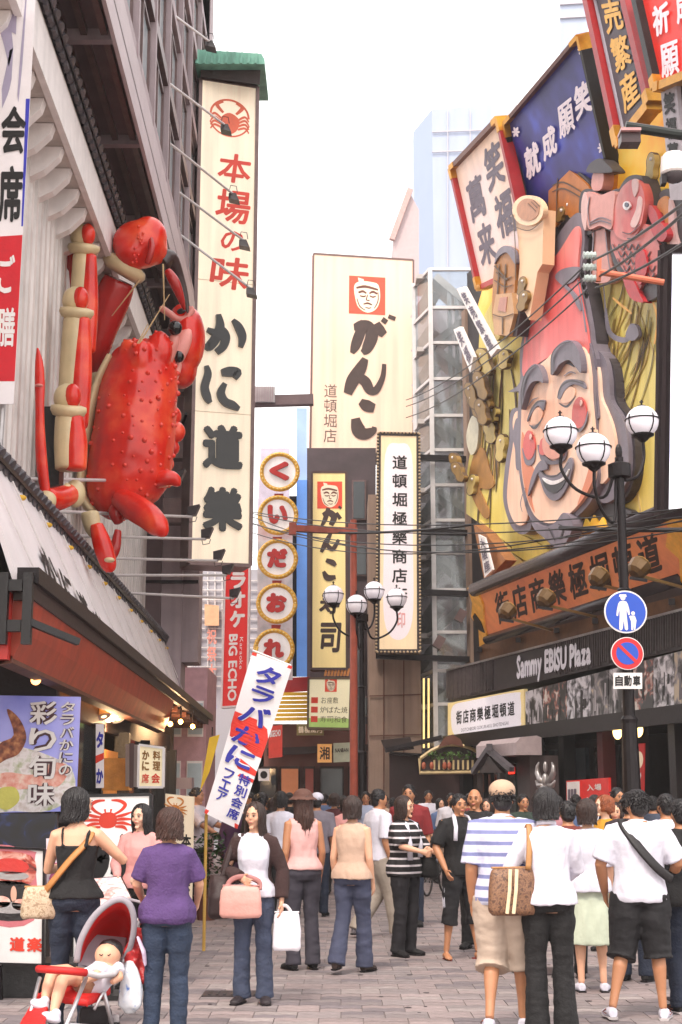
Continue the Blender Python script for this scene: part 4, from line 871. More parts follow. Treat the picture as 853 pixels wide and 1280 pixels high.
t,q=flatsign('small_menu_sign','small white to green sign listing three lines with red squares','sign',FR(40.5),[(386,848),(439,848),(437,911),(385,910)],.6,M('menu_sign_face','E4DCB8',.45,emit=.14,var=.04,sc=.8),M('olive_edge','5A4A34',.5),.06)
MB().hexa([q(.02,.8,.001),q(.98,.8,.001),q(.98,.98,.001),q(.02,.98,.001)],[q(.02,.8,.003),q(.98,.8,.003),q(.98,.98,.003),q(.02,.98,.003)]).build('green_band',M('leaf_green_print','96B060',.5,emit=.2,var=.1),t)
face_logo(q,.53,.14,.28,.26,t)
m=MB()
for i in range(3): m.hexa([q(.07,.38+i*.19,.003),q(.23,.38+i*.19,.003),q(.23,.5+i*.19,.003),q(.07,.5+i*.19,.003)],[q(.07,.38+i*.19,.008),q(.23,.38+i*.19,.008),q(.23,.5+i*.19,.008),q(.07,.5+i*.19,.008)])
o=m.build('red_squares',redl,t); o['kind']='stuff'
m=MB(); text_col(m,'お座敷',q,.30,.37,.72,.51,.006,vert=False); text_col(m,'炉ばた焼',q,.28,.56,.95,.70,.006,vert=False); text_col(m,'寿司和食',q,.28,.75,.95,.89,.006,vert=False); m.build('lettering',M('green_brown_ink','5A5034',.6,bump=0),t)
# salmon utility pole
t=thing('salmon_pole','salmon red utility pole with a side arm in the street centre','pole',V((P(443,1000,33).x,33,0)))
pt=P(442,650,33); MB().tube([V((pt.x,33,0)),V((pt.x,33,pt.z))],[.1,.075],12).build('pole',salmon,t)
MB().bar(P(362,660,33),P(447,664,33),.12,.14).build('arm',salmon,t)
for x in (366,440): MB().box(P(x,661,33),(.16,.16,.28)).build('bracket',salmon,t)
# ------------------------------------------------------------ lamp posts with milky globes
def globe_lamp(px,py_top,Y,globes,r,label,arm_y):
    X=P(px,py_top,Y).x; t=thing('street_lamp',label,'street lamp',V((X,Y,0)),0,'black street lamps with milky globes')
    zt=P(px,py_top,Y).z
    MB().lathe((X,Y,0),[(r*.75,0),(r*.75,.5),(r*.6,.55),(r*.46,2.6),(r*.5,2.65),(r*.36,2.7),(r*.32,zt*.7),(r*.42,zt*.7+.02),(r*.28,zt*.7+.05),(r*.25,zt)],14).build('pole',dkmetal,t,smooth=False)
    MB().lathe((X,Y,P(0,arm_y,Y).z-.15),[(.05,0),(.16,.02),(.16,.2),(.05,.24)],8).build('collar',dkmetal,t)
    MB().ell((X,Y,zt+.08),(.05,.05,.12),8,6).build('finial',dkmetal,t)
    for gx,gy,dy in globes:
        c=P(gx,gy,Y+dy)
        g=MB().ell(c,(r,r,r*.98),20,12).build('globe',lampglass,t,smooth=True)
        MB().lathe(c+V((0,0,-r*1.32)),[(r*.1,0),(r*.3,r*.16),(r*.42,r*.3),(r*.68,r*.42),(r*.7,r*.5),(r*.55,r*.56)],14).build('globe_holder',dkmetal,g)
        fr=MB(); fr.tube([c+V((math.cos(k*math.pi/10)*r*1.03,math.sin(k*math.pi/10)*r*1.03,r*.12)) for k in range(21)],r*.045,6)
        fr.build('globe_band',dkmetal,g)
        for k in range(4):
            a=k*math.pi/2+.5; MB().tube([c+V((math.cos(a)*r*1.04*math.cos(e),math.sin(a)*r*1.04*math.cos(e),r*1.02*math.sin(e))) for e in (-1.0,-.6,-.2,.15,.35)],r*.04,5).build('globe_rib',dkmetal,g)
        fn=MB(); fn.lathe(c+V((0,0,r*.92)),[(r*.3,0),(r*.25,r*.08),(r*.06,r*.14),(r*.05,r*.4),(.01,r*.45)],8); fn.box(c+V((0,0,r*1.24)),(r*.24,r*.07,r*.07)); fn.build('globe_finial',dkmetal,g)
        b=c+V((0,0,-r*1.3)); p0=V((X,Y,P(0,arm_y,Y).z)); mid=V((b.x+(p0.x-b.x)*.25,b.y+(p0.y-b.y)*.3,b.z-r*2.2)); m2=V((b.x+(p0.x-b.x)*.7,b.y+(p0.y-b.y)*.7,b.z-r*2.7))
        MB().tube(smoothpts([tuple(b),tuple(b+V((0,0,-r*1))),tuple(mid),tuple(m2),tuple(p0+V(((b.x-X)*.12,0,-r*.6))),tuple(p0)],5,False),r*.1,7).build('arm',dkmetal,t,smooth=True)
    return t
globe_lamp(774,572,19.5,((701,541,.1),(742,562,-.4),(803,527,.5)),.235,'near street lamp with white globes carrying the blue walking sign',585)
globe_lamp(452,765,33.5,((417,744,0),(446,756,-.6),(468,739,.5),(496,748,.2)),.24,'far street lamp with four white globes beside the salmon pole',770)
t1=globe_lamp(284,830,50,((261,831,0),(282,833,-.4),(290,827,.4)),.2,'most distant small street lamp in front of the karaoke sign',845)
# road signs on the near lamp post
X=P(781,800,19.2).x
t=thing('walking_sign','round blue sign with white adult and child walking','road sign',P(782,765,19.2))
def disc(c,r,th,mat,nm,par,y=0): return MB().lathe(c+V((0,-y,0)),[(r,0),(r,th)],36,ax=(0,-1,0)).build(nm,mat,par)
c=P(782,765,19.2); r=27/1800*19.2
disc(c,r,.02,white,'rim',t); disc(c,r*.93,.004,M('sign_blue','1748B4',.4,var=.05,bump=0),'blue_disc',t,.021)
q=quadmap(c+V((-r,-.027,r)),c+V((r,-.027,r)),c+V((r,-.027,-r)),c+V((-r,-.027,-r)))
m=MB(); sg=lambda x,y,o=0: q((x-755)/54,(y-738)/54,o)
m.flat([sg(779+3.3*math.cos(k*.5),747+3.6*math.sin(k*.5),.002) for k in range(13)]); m.flat([sg(x,y,.003) for x,y in [(774,746),(784,746),(783,743),(775,743)]])
m.flat([sg(x,y,.0025) for x,y in smoothpts([(775,752),(783,752),(786,760),(787,768),(785,769),(783,763),(783,772),(784,787),(780,787),(779,775),(777,787),(773,787),(774,772),(774,762),(772,770),(770,769),(772,758)],2)])
m.flat([sg(791+2.4*math.cos(k*.6),767+2.6*math.sin(k*.6),.002) for k in range(11)])
m.flat([sg(x,y,.0025) for x,y in [(789,770),(793,770),(795,776),(794,781),(793,788),(791,788),(791,782),(790,788),(788,788),(788,777),(786,771),(787,770)]])
m.build('walking_figures',white,t); disc(c,r*.25,.0,dkmetal,'clamp',t,-.0) if 0 else MB().box(c+V((0,.12,0)),(.1,.2,.06)).build('clamp',dkmetal,t)
t=thing('no_parking_sign','round no parking sign, blue with red ring and slash','road sign',P(784,817,19.2))
c=P(784,817,19.2); r=20.5/1800*19.2
disc(c,r,.02,white,'rim',t); disc(c,r*.95,.004,M('sign_red','C81820',.4,var=.05,bump=0),'red_ring',t,.021); disc(c,r*.68,.004,MC['sign_blue'],'blue_disc',t,.026)
MB().bar(c+V((-r*.55,-.032,r*.55)),c+V((r*.55,-.032,-r*.55)),r*.2,.005,up=(0,1,0)).build('slash',MC['sign_red'],t); MB().box(c+V((0,.12,0)),(.1,.2,.06)).build('clamp',dkmetal,t)
t,q=flatsign('car_plate','small white plate with three black characters below the no parking sign','road sign',FR(19.2),[(767,841),(803,841),(803,861),(767,861)],.015,white)
m=MB(); text_col(m,'自動車',q,.04,.12,.96,.88,.004,vert=False,bold=.035); m.build('lettering',ink,t)
# ------------------------------------------------------------ big pole sign with studded frame
t,q=flatsign('studded_vertical_sign','tall pale sign with beaded black frame and a column of black characters','sign',FR(40),[(474,542),(523,543),(524,814),(472,814)],.5,M('pink_cream_face','ECD2AC',.45,emit=.12,var=.05,sc=.6),M('black_beaded','2A1E1E',.45),.11)
m=MB(); m.flat([q(u,v,.004) for u,v in smoothpts([(.16,.1),(.5,.045),(.84,.1),(.86,.5),(.84,.86),(.5,.95),(.16,.86),(.14,.5)],5)]); m.build('pale_field',M('pale_lilac_field','E2D8DE',.5,emit=.1,var=.02,bump=0),t)
m=MB(); text_col(m,'道頓堀極樂商店街',q,.32,.09,.74,.79,.008,bold=.02,gap=.16); m.build('lettering',ink,t)
m=MB(); put(m,'印',q,(.46,.82,.68,.9),.008,bold=.02); m.build('seal',M('pink_seal','E0A0A0',.5,bump=0),t)
m=MB(); 
for k in range(64):
    v=k/63
    for u in (-.03,1.03): m.ell(q(u,v,.05),.035,6,4)
for k in range(12):
    for v in (-.004,1.004): m.ell(q(k/11,v,.05),.035,6,4)
o=m.build('frame_beads',M('bead_tan','B09878',.4),t); o['kind']='stuff'
# beige wall pier below and behind
t=thing('beige_pier_building','beige panelled pier and wall below the beaded sign','building',P(495,1000,41))
x0,x1=P(462,900,41).x,P(528,900,41).x
MB().box(((x0+x1)/2,43,5.2),(x1-x0,3,10.4)).build('wall',concrete,t)
for x in (480,505): MB().bar(P(x,640,40.95) if 0 else P(x,815,41.45),P(x,1000,41.45),.03).build('joint',brown,t)
for y in (870,920): MB().bar(P(462,y,41.45),P(527,y-2,41.45),.03).build('joint',brown,t)
MB().bar(P(482,938,40.2),P(552,922,40.2),.5,.12).build('canopy',dkmetal,t); MB().prism([P(477,925,40.3),P(513,921,40.3),P(518,936,40.3),P(483,940,40.3)],(0,.4,0)).build('awning_box',dkbrown,t); MB().bar(P(487,942,41),P(540,945,41),.06,1.4,up=(0,1,0)).build('shop_recess',dkmetal,t)
MB().hexa([P(487,943,41.2),P(575,943,41.2),P(575,1068,41.2),P(487,1068,41.2)],[P(487,943,41.4),P(575,943,41.4),P(575,1068,41.4),P(487,1068,41.4)]).build('shopfront',M('dark_maroon_front','3A2424',.5),t)
# ------------------------------------------------------------ glass stair tower
t=thing('glass_stair_tower','glazed stair tower with white frames and slanting stair flights','building',P(552,960,41.6))
Yg=41.6; fw_=M('white_steel_frame','CFCBCB',.4,.2,var=.08)
xs=(520,541,590)
def lvl(y): return y
ys=[336,384,428,473,519,562,606,650,691,737,790,838,880,930,975]
zt=P(541,336,Yg).z
A=P(520,362,Yg+1.2); 
XL,XM,XR=P(520,600,Yg+1.3).x,P(541,600,Yg).x,P(605,600,Yg).x
for i in range(len(ys)-1):
    z1=P(541,ys[i],Yg).z; z0_=P(541,ys[i+1],Yg).z
    MB().box(((XM+XR)/2,Yg+.05,z1),(XR-XM,.1,.09)).build('transom',fw_,t)
    MB().bar((XL,Yg+1.3,z1-.1),(XM,Yg+.05,z1),.09).build('transom',fw_,t)
    MB().box(((XM+XR)/2-.0,Yg+.1,(z1+z0_)/2),(XR-XM-.05,.02,z1-z0_-.1)).build('pane',M('stair_glass','D8E0E4',.05,var=.1,sc=1,bump=0,trans=.9),t)
    MB().hexa([V((XL,Yg+1.35,z0_)),V((XM,Yg+.12,z0_)),V((XM,Yg+.14,z0_)),V((XL,Yg+1.37,z0_))],[V((XL,Yg+1.35,z1)),V((XM,Yg+.12,z1)),V((XM,Yg+.14,z1)),V((XL,Yg+1.37,z1))]).build('pane',MC['stair_glass'],t)
    s=1 if i%2 else -1
    a=V(((XM+XR)/2-s*.7,Yg+1.2,z0_+.1)); b=V(((XM+XR)/2+s*.55,Yg+1.2,z1)); MB().bar(a,b,1.2,.22).build('stair_flight',M('pale_stair','B5AEAA',.6),t)
    MB().box(((XM+XR)/2+s*.9,Yg+1.3,z1-.05),(.5,1.6,.14)).build('landing',MC['pale_stair'],t)
    MB().bar((XL+.1,Yg+1.6,z0_+.1),(XM+.2,Yg+1.2,z1-.3),.35,.35).build('stair_bracket',MC['pale_stair'],t)
for x,y in ((XL,Yg+1.3),(XM,Yg),(XR,Yg)): MB().box((x,y,zt/2),(.13,.13,zt)).build('mullion',fw_,t)
for x in (565,574): MB().box((P(x,600,Yg+.8).x,Yg+.7,zt/2-.2),(.12,.12,zt-.6)).build('inner_column',steel,t)
MB().box(((XL+XR)/2+.2,Yg+3.5,zt/2),(XR-XL+.3,.3,zt)).build('rear_wall',M('dusk_grey_wall','989094',.7,var=.2,sc=.8),t)
for x in (530,536,574): MB().bar(P(x,848,Yg-.1),P(x,935,Yg-.1),.1,.05).build('lit_strip',M('warm_strip','E8C880',.4,emit=.8),t)
for y in (570,662,738,820): MB().bar(P(470,y,Yg-.3),P(600,y+5,Yg-.3),.2,.16).build('cross_beam',dkmetal,t)
for i,(x,y) in enumerate(((576,770),(549,803))):
    MB().box(P(x,y,Yg-.6),(.25,.3,.35),Matrix.Rotation(R(30),3,'Y')).build('spot_head',bronze,t)
# ------------------------------------------------------------ right building: plaza
rb=thing('plaza_building','dark plaza building with black fascia, photo strip and shop entrances on the right','building',F(700,1000,0)*V((1,1,0)).x if 0 else V((5.2,33,0)))
def FB(par,nm,mat,pxs,o0,o1):
    return MB().hexa([F(x,y,o0) for x,y in pxs],[F(x,y,o1) for x,y in pxs]).build(nm,mat,par)
U_=V((-.27,1,0)).normalized(); N_=V((-1,-.27,0)).normalized(); O_=V((6.6,28,0))
def W(s,z,o=0): return O_+U_*s+N_*o+V((0,0,z))
def WB(par,nm,mat,s0,s1,z0,z1,o0,o1): return MB().hexa([W(s0,z0,o0),W(s1,z0,o0),W(s1,z1,o0),W(s0,z1,o0)],[W(s0,z0,o1),W(s1,z0,o1),W(s1,z1,o1),W(s0,z1,o1)]).build(nm,mat,par)
def su(px,off=0): p=F(px,900,off); return (p-O_).dot(U_)
WB(rb,'wall',M('dark_plaza_wall','2A2224',.6,var=.3,sc=1),-9,su(594,-.6),3.15,17,-3,-.6)
WB(rb,'interior_wall',M('plaza_interior','241A1A',.6,var=.3,sc=1),-9,13.6,0,3.2,-3,-2.4)
WB(rb,'end_wall',concrete,13.4,13.7,0,16,-3,-.62)
WB(rb,'entrance_ceiling',dkmetal,-9,13.6,3.1,3.18,-2.4,.0)
# upper fascia (corrugated) rows
fz0,fz1=None,None
fq=pq(F,[(560,838),(940,740),(940,792),(560,877)],.02)
MB().hexa([fq(u,v,-.6) for u,v in c4],[fq(u,v,0) for u,v in c4]).build('fascia',M('dark_fascia','352B2C',.6,var=.2,sc=3),rb)
sb=None
for i in range(150):
    u=i/150; 
    if .225<u<.47: continue
    a=fq(u,.03,.02); b=fq(u,.97-rnd.random()*.1,.02); MB().bar(a,b,.035,.03+.03*rnd.random(),up=fq.n).build('fascia_rib',M('fascia_rib_grey','4E4546',.5,var=.3,sc=9,rand=.2),rb)
MB().bar(fq(0,0,.03),fq(1,0,.03),.05).build('fascia_cap',steel,rb)
m=MB(); q2=pq(F,[(647,817),(740,797),(740,830),(647,849)],.08); latin(m,'Sammy EBISU Plaza',q2,0,0,1,1,.01,bold=.05); m.build('lettering',M('pale_grey_letter','C8C2C8',.4,emit=.15,bump=0),rb)
# white name sign
wq=pq(F,[(560,879),(655,861),(656,910),(560,924)],.05)
ws=rb; MB().hexa([wq(u,v,-.1) for u,v in c4],[wq(u,v,0) for u,v in c4]).build('name_sign',M('straw_face','DEC68C',.45,emit=.2,var=.04),rb)
m=MB(); m.flat([wq(x,y,.004) for x,y in smoothpts([(.05,.5),(.08,.1),(.3,.05),(.9,.05),(.96,.2),(.96,.75),(.9,.95),(.3,.96),(.1,.9)],4)]); m.build('name_field',M('lilac_white_field','E8E2E8',.45,emit=.15,var=.02,bump=0),rb)
m=MB(); text_col(m,'街店商樂極堀頓道',wq,.12,.24,.90,.66,.008,vert=False,bold=.02,gap=.06); m.build('lettering',ink,rb)
m=MB(); latin(m,'DOTONBORI GOKURAKU SHOTENGAI',wq,.2,.75,.82,.86,.008); m.build('lettering',M('fine_grey_ink','77707A',.6,bump=0),rb)
# photo strip: separate picture panels
rnd2=random.Random(3)
xsq=[657]; 
while xsq[-1]<900: xsq.append(xsq[-1]+rnd2.choice((22,26,30)))
tones=[[(.42,'100E10'),(.5,'6A6668'),(.6,'D8D4D8')],[(.42,'0C0A0C'),(.5,'4E4A4C'),(.54,'9A4430'),(.62,'E0D8D0')],[(.38,'1A181C'),(.48,'97959C'),(.58,'E6E4EA')],[(.44,'0E0C0E'),(.55,'8A8488'),(.62,'C8B8A0')]]
for i in range(len(xsq)-1):
    a,b=xsq[i],xsq[i+1]; top=lambda x: 861+(x-656)*-.262+4; bot=lambda x: 911+(x-656)*-.120
    pq_=pq(F,[(a,top(a)),(b-.6,top(b)),(b-.6,bot(b)),(a,bot(a))],.04+.01*(i%2))
    MB().hexa([pq_(u,v,-.08) for u,v in c4],[pq_(u,v,0) for u,v in c4]).build('photo_panel',ramp_mat('photo_print_%d'%(i%4),tones[i%4],sc=2.6+i%3,rough=.3,dist=.6,axis=(1,1,1)),rb)
    m=MB()
    for k in range(5):
        u0=rnd2.uniform(.1,.8); v0=rnd2.uniform(.2,.7); w0=rnd2.uniform(.04,.12); h0=rnd2.uniform(.15,.5); m.prism([pq_(u0,min(v0+h0,.98),.004),pq_(u0+w0*.2,v0,.004),pq_(u0+w0,v0+.02,.004),pq_(u0+w0,min(.98,v0+h0),.004)],pq_.n*.003)
    m.build('photo_shapes',rnd2.choice((M('photo_pale','BDB8BC',.4),M('photo_grey','77727A',.4),M('photo_dark','151214',.4))),rb)['kind']='stuff'
MB().bar(F(556,928,.1),F(900,886,.1),.12,.35).build('strip_sill',dkmetal,rb)
# entrances
for s in (-4,-1.5,.9,2.6,4.2,6.3,8.1,9.9,11.6,13.2): WB(rb,'pillar',black if s!=4.2 else M('maroon_pillar','5A2022',.5),s-.14,s+.14,0,3.12,-.5,-.2)
for a,b,mt in ((-1.2,.75,M('pink_shoji','B89A96',.6,emit=.08)),(1.05,1.6,MC['pink_shoji'])):
    w_=WB(rb,'door',M('door_frame','3A2826',.5),a,b,.2,2.75,-.9,-.8); WB(w_,'door_panel',mt,a+.07,b-.07,.3,2.65,-.79,-.77)
WB(rb,'door',MC['pink_shoji'],-3.8,-1.7,.2,2.75,-.9,-.8)
for a,b,mt in ((4.5,6.0,glassd),(6.5,7.9,M('teal_dark','1A2E38',.3)),(8.3,9.7,glassd),(10.1,11.4,M('dark_red_glow','4A1614',.4))): WB(rb,'window',mt,a,b,.1,2.8,-1.0,-.9)
for a in (5,7.2,9): WB(rb,'red_post',M('shrine_red','7A221C',.5),a-.05,a+.05,0,3,-.88,-.78)
t=rb
for i,x in enumerate((772,798)):
    y=(915,912)[i]; c=F(x,y,-.15); lt=thing('wall_lamp','small round lit wall lamp, the %s of two beside the lamp post'%('left','right')[i],'lamp',c); MB().ell(c,(.10,.1,.16),12,8).build('lamp_glass',M('warm_globe','FFD890',.4,emit=3,ecol='FFD080',var=0,bump=0),lt,smooth=True); MB().lathe(c+V((0,0,.14)),[(.06,0),(.06,.05)],8).build('cap',dkmetal,lt)
# red banner with round white face mark on the entrance (plain ring)
fq2=pq(F,[(793,930),(806,929),(805,993),(793,993)],.02)
t=thing('red_door_banner','narrow red banner with a pale round motif beside the lamp post','banner',F(800,993,.02)); MB().hexa([fq2(u,v,-.02) for u,v in c4],[fq2(u,v,0) for u,v in c4]).build('cloth',M('banner_red','B0201E',.7),t)
m=MB(); m.flat([fq2(.5+.4*math.cos(k*.4),.32+.17*math.sin(k*.4),.004) for k in range(16)]); m.build('round_motif',cream2,t); m=MB(); stroke(m,fq2,[(.3,.9,.1),(.5,.75,.15),(.7,.6,.08)],.004); m.build('brush_motif',white,t)
# ticket board
tq=pq(F,[(708,976),(761,972),(762,1035),(709,1037)],1.2)
t=thing('red_price_board','red board with white lettering and a white calendar panel at the entrance','sign',F(735,1037,1.2)); MB().hexa([tq(u,v,-.05) for u,v in c4],[tq(u,v,0) for u,v in c4]).build('panel',M('board_red','C8241E',.45,emit=.08),t)
MB().hexa([tq(.02,.03,.001),tq(.33,.03,.001),tq(.33,.5,.001),tq(.02,.5,.001)],[tq(.02,.03,.006),tq(.33,.03,.006),tq(.33,.5,.006),tq(.02,.5,.006)]).build('calendar_panel',white,t)
m=MB(); latin(m,'111',tq,.06,.15,.28,.4,.01,bold=.03); m.build('calendar_digits',greyl,t)
m=MB(); text_col(m,'入場',tq,.5,.1,.85,.25,.005,vert=False,bold=.02); text_col(m,'無料',tq,.45,.35,.9,.55,.005,vert=False,bold=.03); m.build('lettering',white,t)
for u in (.1,.9): a=tq(u,1,-.03); MB().bar(a,V((a.x,a.y,0)),.05).build('leg',dkmetal,t)
# booth with rounded white canopy
t=thing('entrance_booth','dark booth with a rounded grey canopy and red digits','booth',F(685,1000,.9))
m=MB(); pr=[(0,0),(.0,.28),(.12,.4),(.5,.44),(.62,.4),(.62,0)]
b0=F(652,944,1.0); dz=b0.z
m.prism([W(su(652)-(0),dz+z,.1+1.1-o) for o,z in pr],-U_*2.6); m.build('canopy',M('pink_grey_canopy','A8989A',.5),t)
cs=su(652); WB(t,'body',M('booth_dark','453838',.6),cs-2.4,cs-.2,0,dz,.1,.8); w_=WB(t,'window',M('booth_glass','2E3A38',.2),cs-1.6,cs-.35,.9,dz-.15,.8,.84)
WB(w_,'red_digits',M('led_red','FF2818',.4,emit=3,ecol='FF2010',bump=0,var=0),cs-1.55,cs-1.25,dz-.4,dz-.25,.85,.87)
# crest sculpture (silver antlered helmet shape)
t=thing('crest_sculpture','silver helmet sculpture with tall curved horns in front of the booth','sculpture',F(682,1000,1.6)); pj=lambda x,y,o=0:F(x,y,1.6+o)
for s in (-1,1):
    MB().tube([pj(682+s*x,y) for x,y in ((2,978),(7,974),(10,966),(10,958),(8,953))],[.05,.07,.06,.04,.015],8).build('horn',steel,t,smooth=True); MB().tube([pj(682+s*x,y,.05) for x,y in ((3,982),(9,982),(12,976))],[.04,.05,.02],8).build('side_horn',steel,t,smooth=True)
MB().ell(pj(682,976),(.08,.08,.16),10,7).build('helmet',steel,t,smooth=True); MB().ell(pj(682,988),(.14,.12,.12),12,8).build('face_guard',steel,t,smooth=True); MB().ell(pj(682,959),(.05,.04,.12),8,6).build('crest',steel,t,smooth=True)
a=pj(682,992); MB().box((a.x,a.y,a.z/2),(.35,.3,a.z)).build('plinth',dkbrown,t)
# little shrine roof
t=thing('small_shrine_roof','little grey gabled shrine roof on posts left of the booth','shrine',F(620,1003,1.2))
S=lambda x,y,o=0:F(x,y,1.4+o)
for k in range(6):
    o=-.15*k; MB().bar(S(611,937,o),S(592,965,o),.13,.12).build('roof_slope',tile,t); MB().bar(S(611,937,o),S(640,962,o),.13,.12).build('roof_slope',tile,t)
MB().bar(S(612,934,.1),S(612,934,-.9),.14,.16).build('ridge',tile,t); MB().prism([S(611,945,.0),S(600,966,.0),S(628,966,.0)],-N_*.1).build('gable',dkbrown,t)
for x in (600,628): a=S(x,966,-.1); MB().bar(a,V((a.x,a.y,0)),.12).build('post',dkbrown,t)
for x in (604,612,620): MB().bar(S(x,968,-.3),S(x,990,-.3),.05).build('lattice_bar',brown,t)
# arched gate sign
t=thing('arched_gate_sign','low arched gate sign with cream frame, leaves and small posts','sign',P(563,965,39.5)); A_=FR(39.5)
arcp=[(526,948),(540,938),(555,932),(568,931),(582,933),(594,938),(603,945)]
MB().tube([A_(x,y) for x,y in smoothpts(arcp,3,False)],.05,7).build('arch_rail',M('cream_rail','C8B080',.4),t)
MB().tube([A_(525,948),A_(525,966),A_(603,965),A_(603,945)],.05,7).build('frame_rail',MC['cream_rail'],t)
MB().prism([A_(x,y,-.1) for x,y in [(526,949)]+arcp[1:-1]+[(602,946),(602,964),(526,965)]],(0,.1,0)).build('panel',M('gate_dark','3A2A28',.6,var=.3),t)
for k in range(9): MB().bar(A_(543+k*6,950,.05),A_(543+k*6,962,.05),.05).build('baluster',MC['cream_rail'],t)
m=MB(); rl=random.Random(5)
for k in range(160):
    x=rl.uniform(536,598); y=rl.uniform(940,949); c=A_(x,y,.06+rl.random()*.08); s=.06; m.add([c+V((rl.uniform(-s,s),rl.uniform(-s,s),rl.uniform(-s,s))) for _ in range(3)],[(0,1,2)])
m.build('leaves',M('leaf_green','4A6A28',.6),t)['kind']='stuff'
for x in (530,540,556,562): MB().ell(A_(x,957,.08),(.06,.05,.1),8,6).build('small_figure',M('ochre_red','A85A40',.5),t)
MB().prism([A_(x,y,.1) for x,y in ((548,934),(556,922),(566,918),(576,924),(580,934),(566,930))],(0,.2,0)).build('crown_ornament',brown,t)

for n_ in ('peach_sign_face','pale_yellow_face','pink_cream_face','red_sign_face','dark_fascia','dark_plaza_wall','pale_blue_cladding','disc_white'): streak(MC[n_],.2 if n_!='pale_blue_cladding' else .06,3)
# ------------------------------------------------------------ giant face billboard (relief pieces on the facade)
eb=thing('laughing_face_billboard','huge relief billboard of a laughing long-lobed face in a tall red cap on yellow boards','billboard',F(690,690,.3))
def relief(nm,mat,pts,off,th=.25,sm_=4,par=None,core=None):
    p=smoothpts(pts,sm_) if sm_ else pts
    mb=MB(); mb.prism([F(x,y,off) for x,y in p],-N_*th); return mb.build(nm,mat,par or eb)
def lines(nm,mat,sts,off,par=None):
    for i,s in enumerate(sts):
        m=MB(); stroke(m,F,s,off+.002*(i%5),n=5,thick=.015); m.build(nm,mat,par or eb)
oli=ramp_mat('olive_yellow_board',[(.3,'D2B444'),(.5,'E2CC66'),(.7,'EADC92')],sc=.5,rough=.55,detail=3,axis=(1,1,.4))
oyl=ramp_mat('sun_yellow_board',[(.3,'E8961E'),(.5,'F4BC3A'),(.75,'F6D878')],sc=.7,rough=.5,detail=3,emit=.2)
gline=M('relief_grey','7A727E',.5,var=.18,sc=2); gdark=M('relief_dark_grey','3A343A',.5,var=.2)
skin=ramp_mat('face_board',[(.3,'F0B494'),(.5,'F8CCB0'),(.7,'FCDAC2')],sc=.45,rough=.45,detail=2)
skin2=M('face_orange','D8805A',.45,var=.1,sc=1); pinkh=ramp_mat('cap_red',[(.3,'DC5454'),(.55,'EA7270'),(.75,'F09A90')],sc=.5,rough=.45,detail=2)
ochre=M('ochre_relief','BC9244',.5,var=.25,sc=2); och2=M('pale_ochre','C4AC66',.5,var=.2,sc=3); brl=M('relief_brown_line','5A4430',.6,bump=0)
tan=M('bamboo_tan','ECC29A',.45,var=.08,sc=1)
relief('backing_board',oli,[(600,405),(640,330),(700,260),(860,230),(860,642),(800,640),(740,665),(655,690),(636,680),(583,642),(584,590),(592,540),(597,470)],.15,.5,0)
relief('yellow_board',oyl,[(598,380),(612,330),(650,270),(690,220),(720,160),(760,120),(860,90),(860,330),(740,300),(690,330),(620,420),(600,440)],.1,.3,0)
for (a,b) in (((745,330),(800,640)),((765,300),(845,520)),((690,340),(735,640))): relief('board_seam',och2,[(a[0],a[1]),(a[0]+2,a[1]),(b[0]+2,b[1]),(b[0],b[1])],.165,.02,0)
# flowing straw-like strokes
rs=random.Random(11); 
for k in range(30):
    x=rs.uniform(600,645); y=rs.uniform(440,560); l=rs.uniform(50,110); x2=x+(x-625)*.25+rs.uniform(-8,4)
    lines('straw_stroke',brl if k%2 else ochre,[[(x,y,1),(x*.5+x2*.5+rs.uniform(-3,3),y+l*.5,1.1 if k%3 else 2.4),(x2,y+l,.6)]],.18)
for k in range(34):
    x=rs.uniform(745,820); y=rs.uniform(330,430); l=rs.uniform(50,100); lines('straw_stroke',brl if k%2 else ochre,[[(x,y,.4),(x-6,y+l*.5,.8),(x-14-rs.random()*14,y+l,.3)]],.18)
relief('brown_plume',M('brown_plume','A8783C',.6,var=.3,sc=2),[(592,570),(604,560),(612,585),(618,605),(610,612),(600,612),(612,640),(606,648),(592,625),(586,600)],.19,.03)
# cap
relief('cap_outline',gline,[(640,490),(650,478),(650,440),(657,400),(660,350),(664,316),(672,308),(688,308),(700,290),(712,274),(722,266),(728,272),(731,300),(727,345),(734,385),(740,425),(738,470)],.55,.5)
relief('cap_outline',gdark,[(728,272),(733,272),(737,300),(733,345),(740,385),(746,425),(744,440),(739,425),(733,385),(727,345),(731,300)],.45,.6)
relief('cap',pinkh,[(654,470),(655,430),(660,395),(666,362),(672,340),(684,326),(696,318),(708,300),(717,286),(723,284),(725,300),(722,335),(724,360),(730,392),(735,420),(733,445),(700,440),(672,455)],.60,.2)
relief('cap_fold',gline,[(694,347),(700,338),(712,334),(723,334),(724,342),(716,352),(708,356),(714,362),(722,372),(726,388),(722,384),(714,368),(704,358)],.64,.05)
lines('cap_line',gline,[[(722,350,1),(728,380,2),(733,415,2)],[(668,352,1),(661,390,2.5),(658,430,2)]],.62)
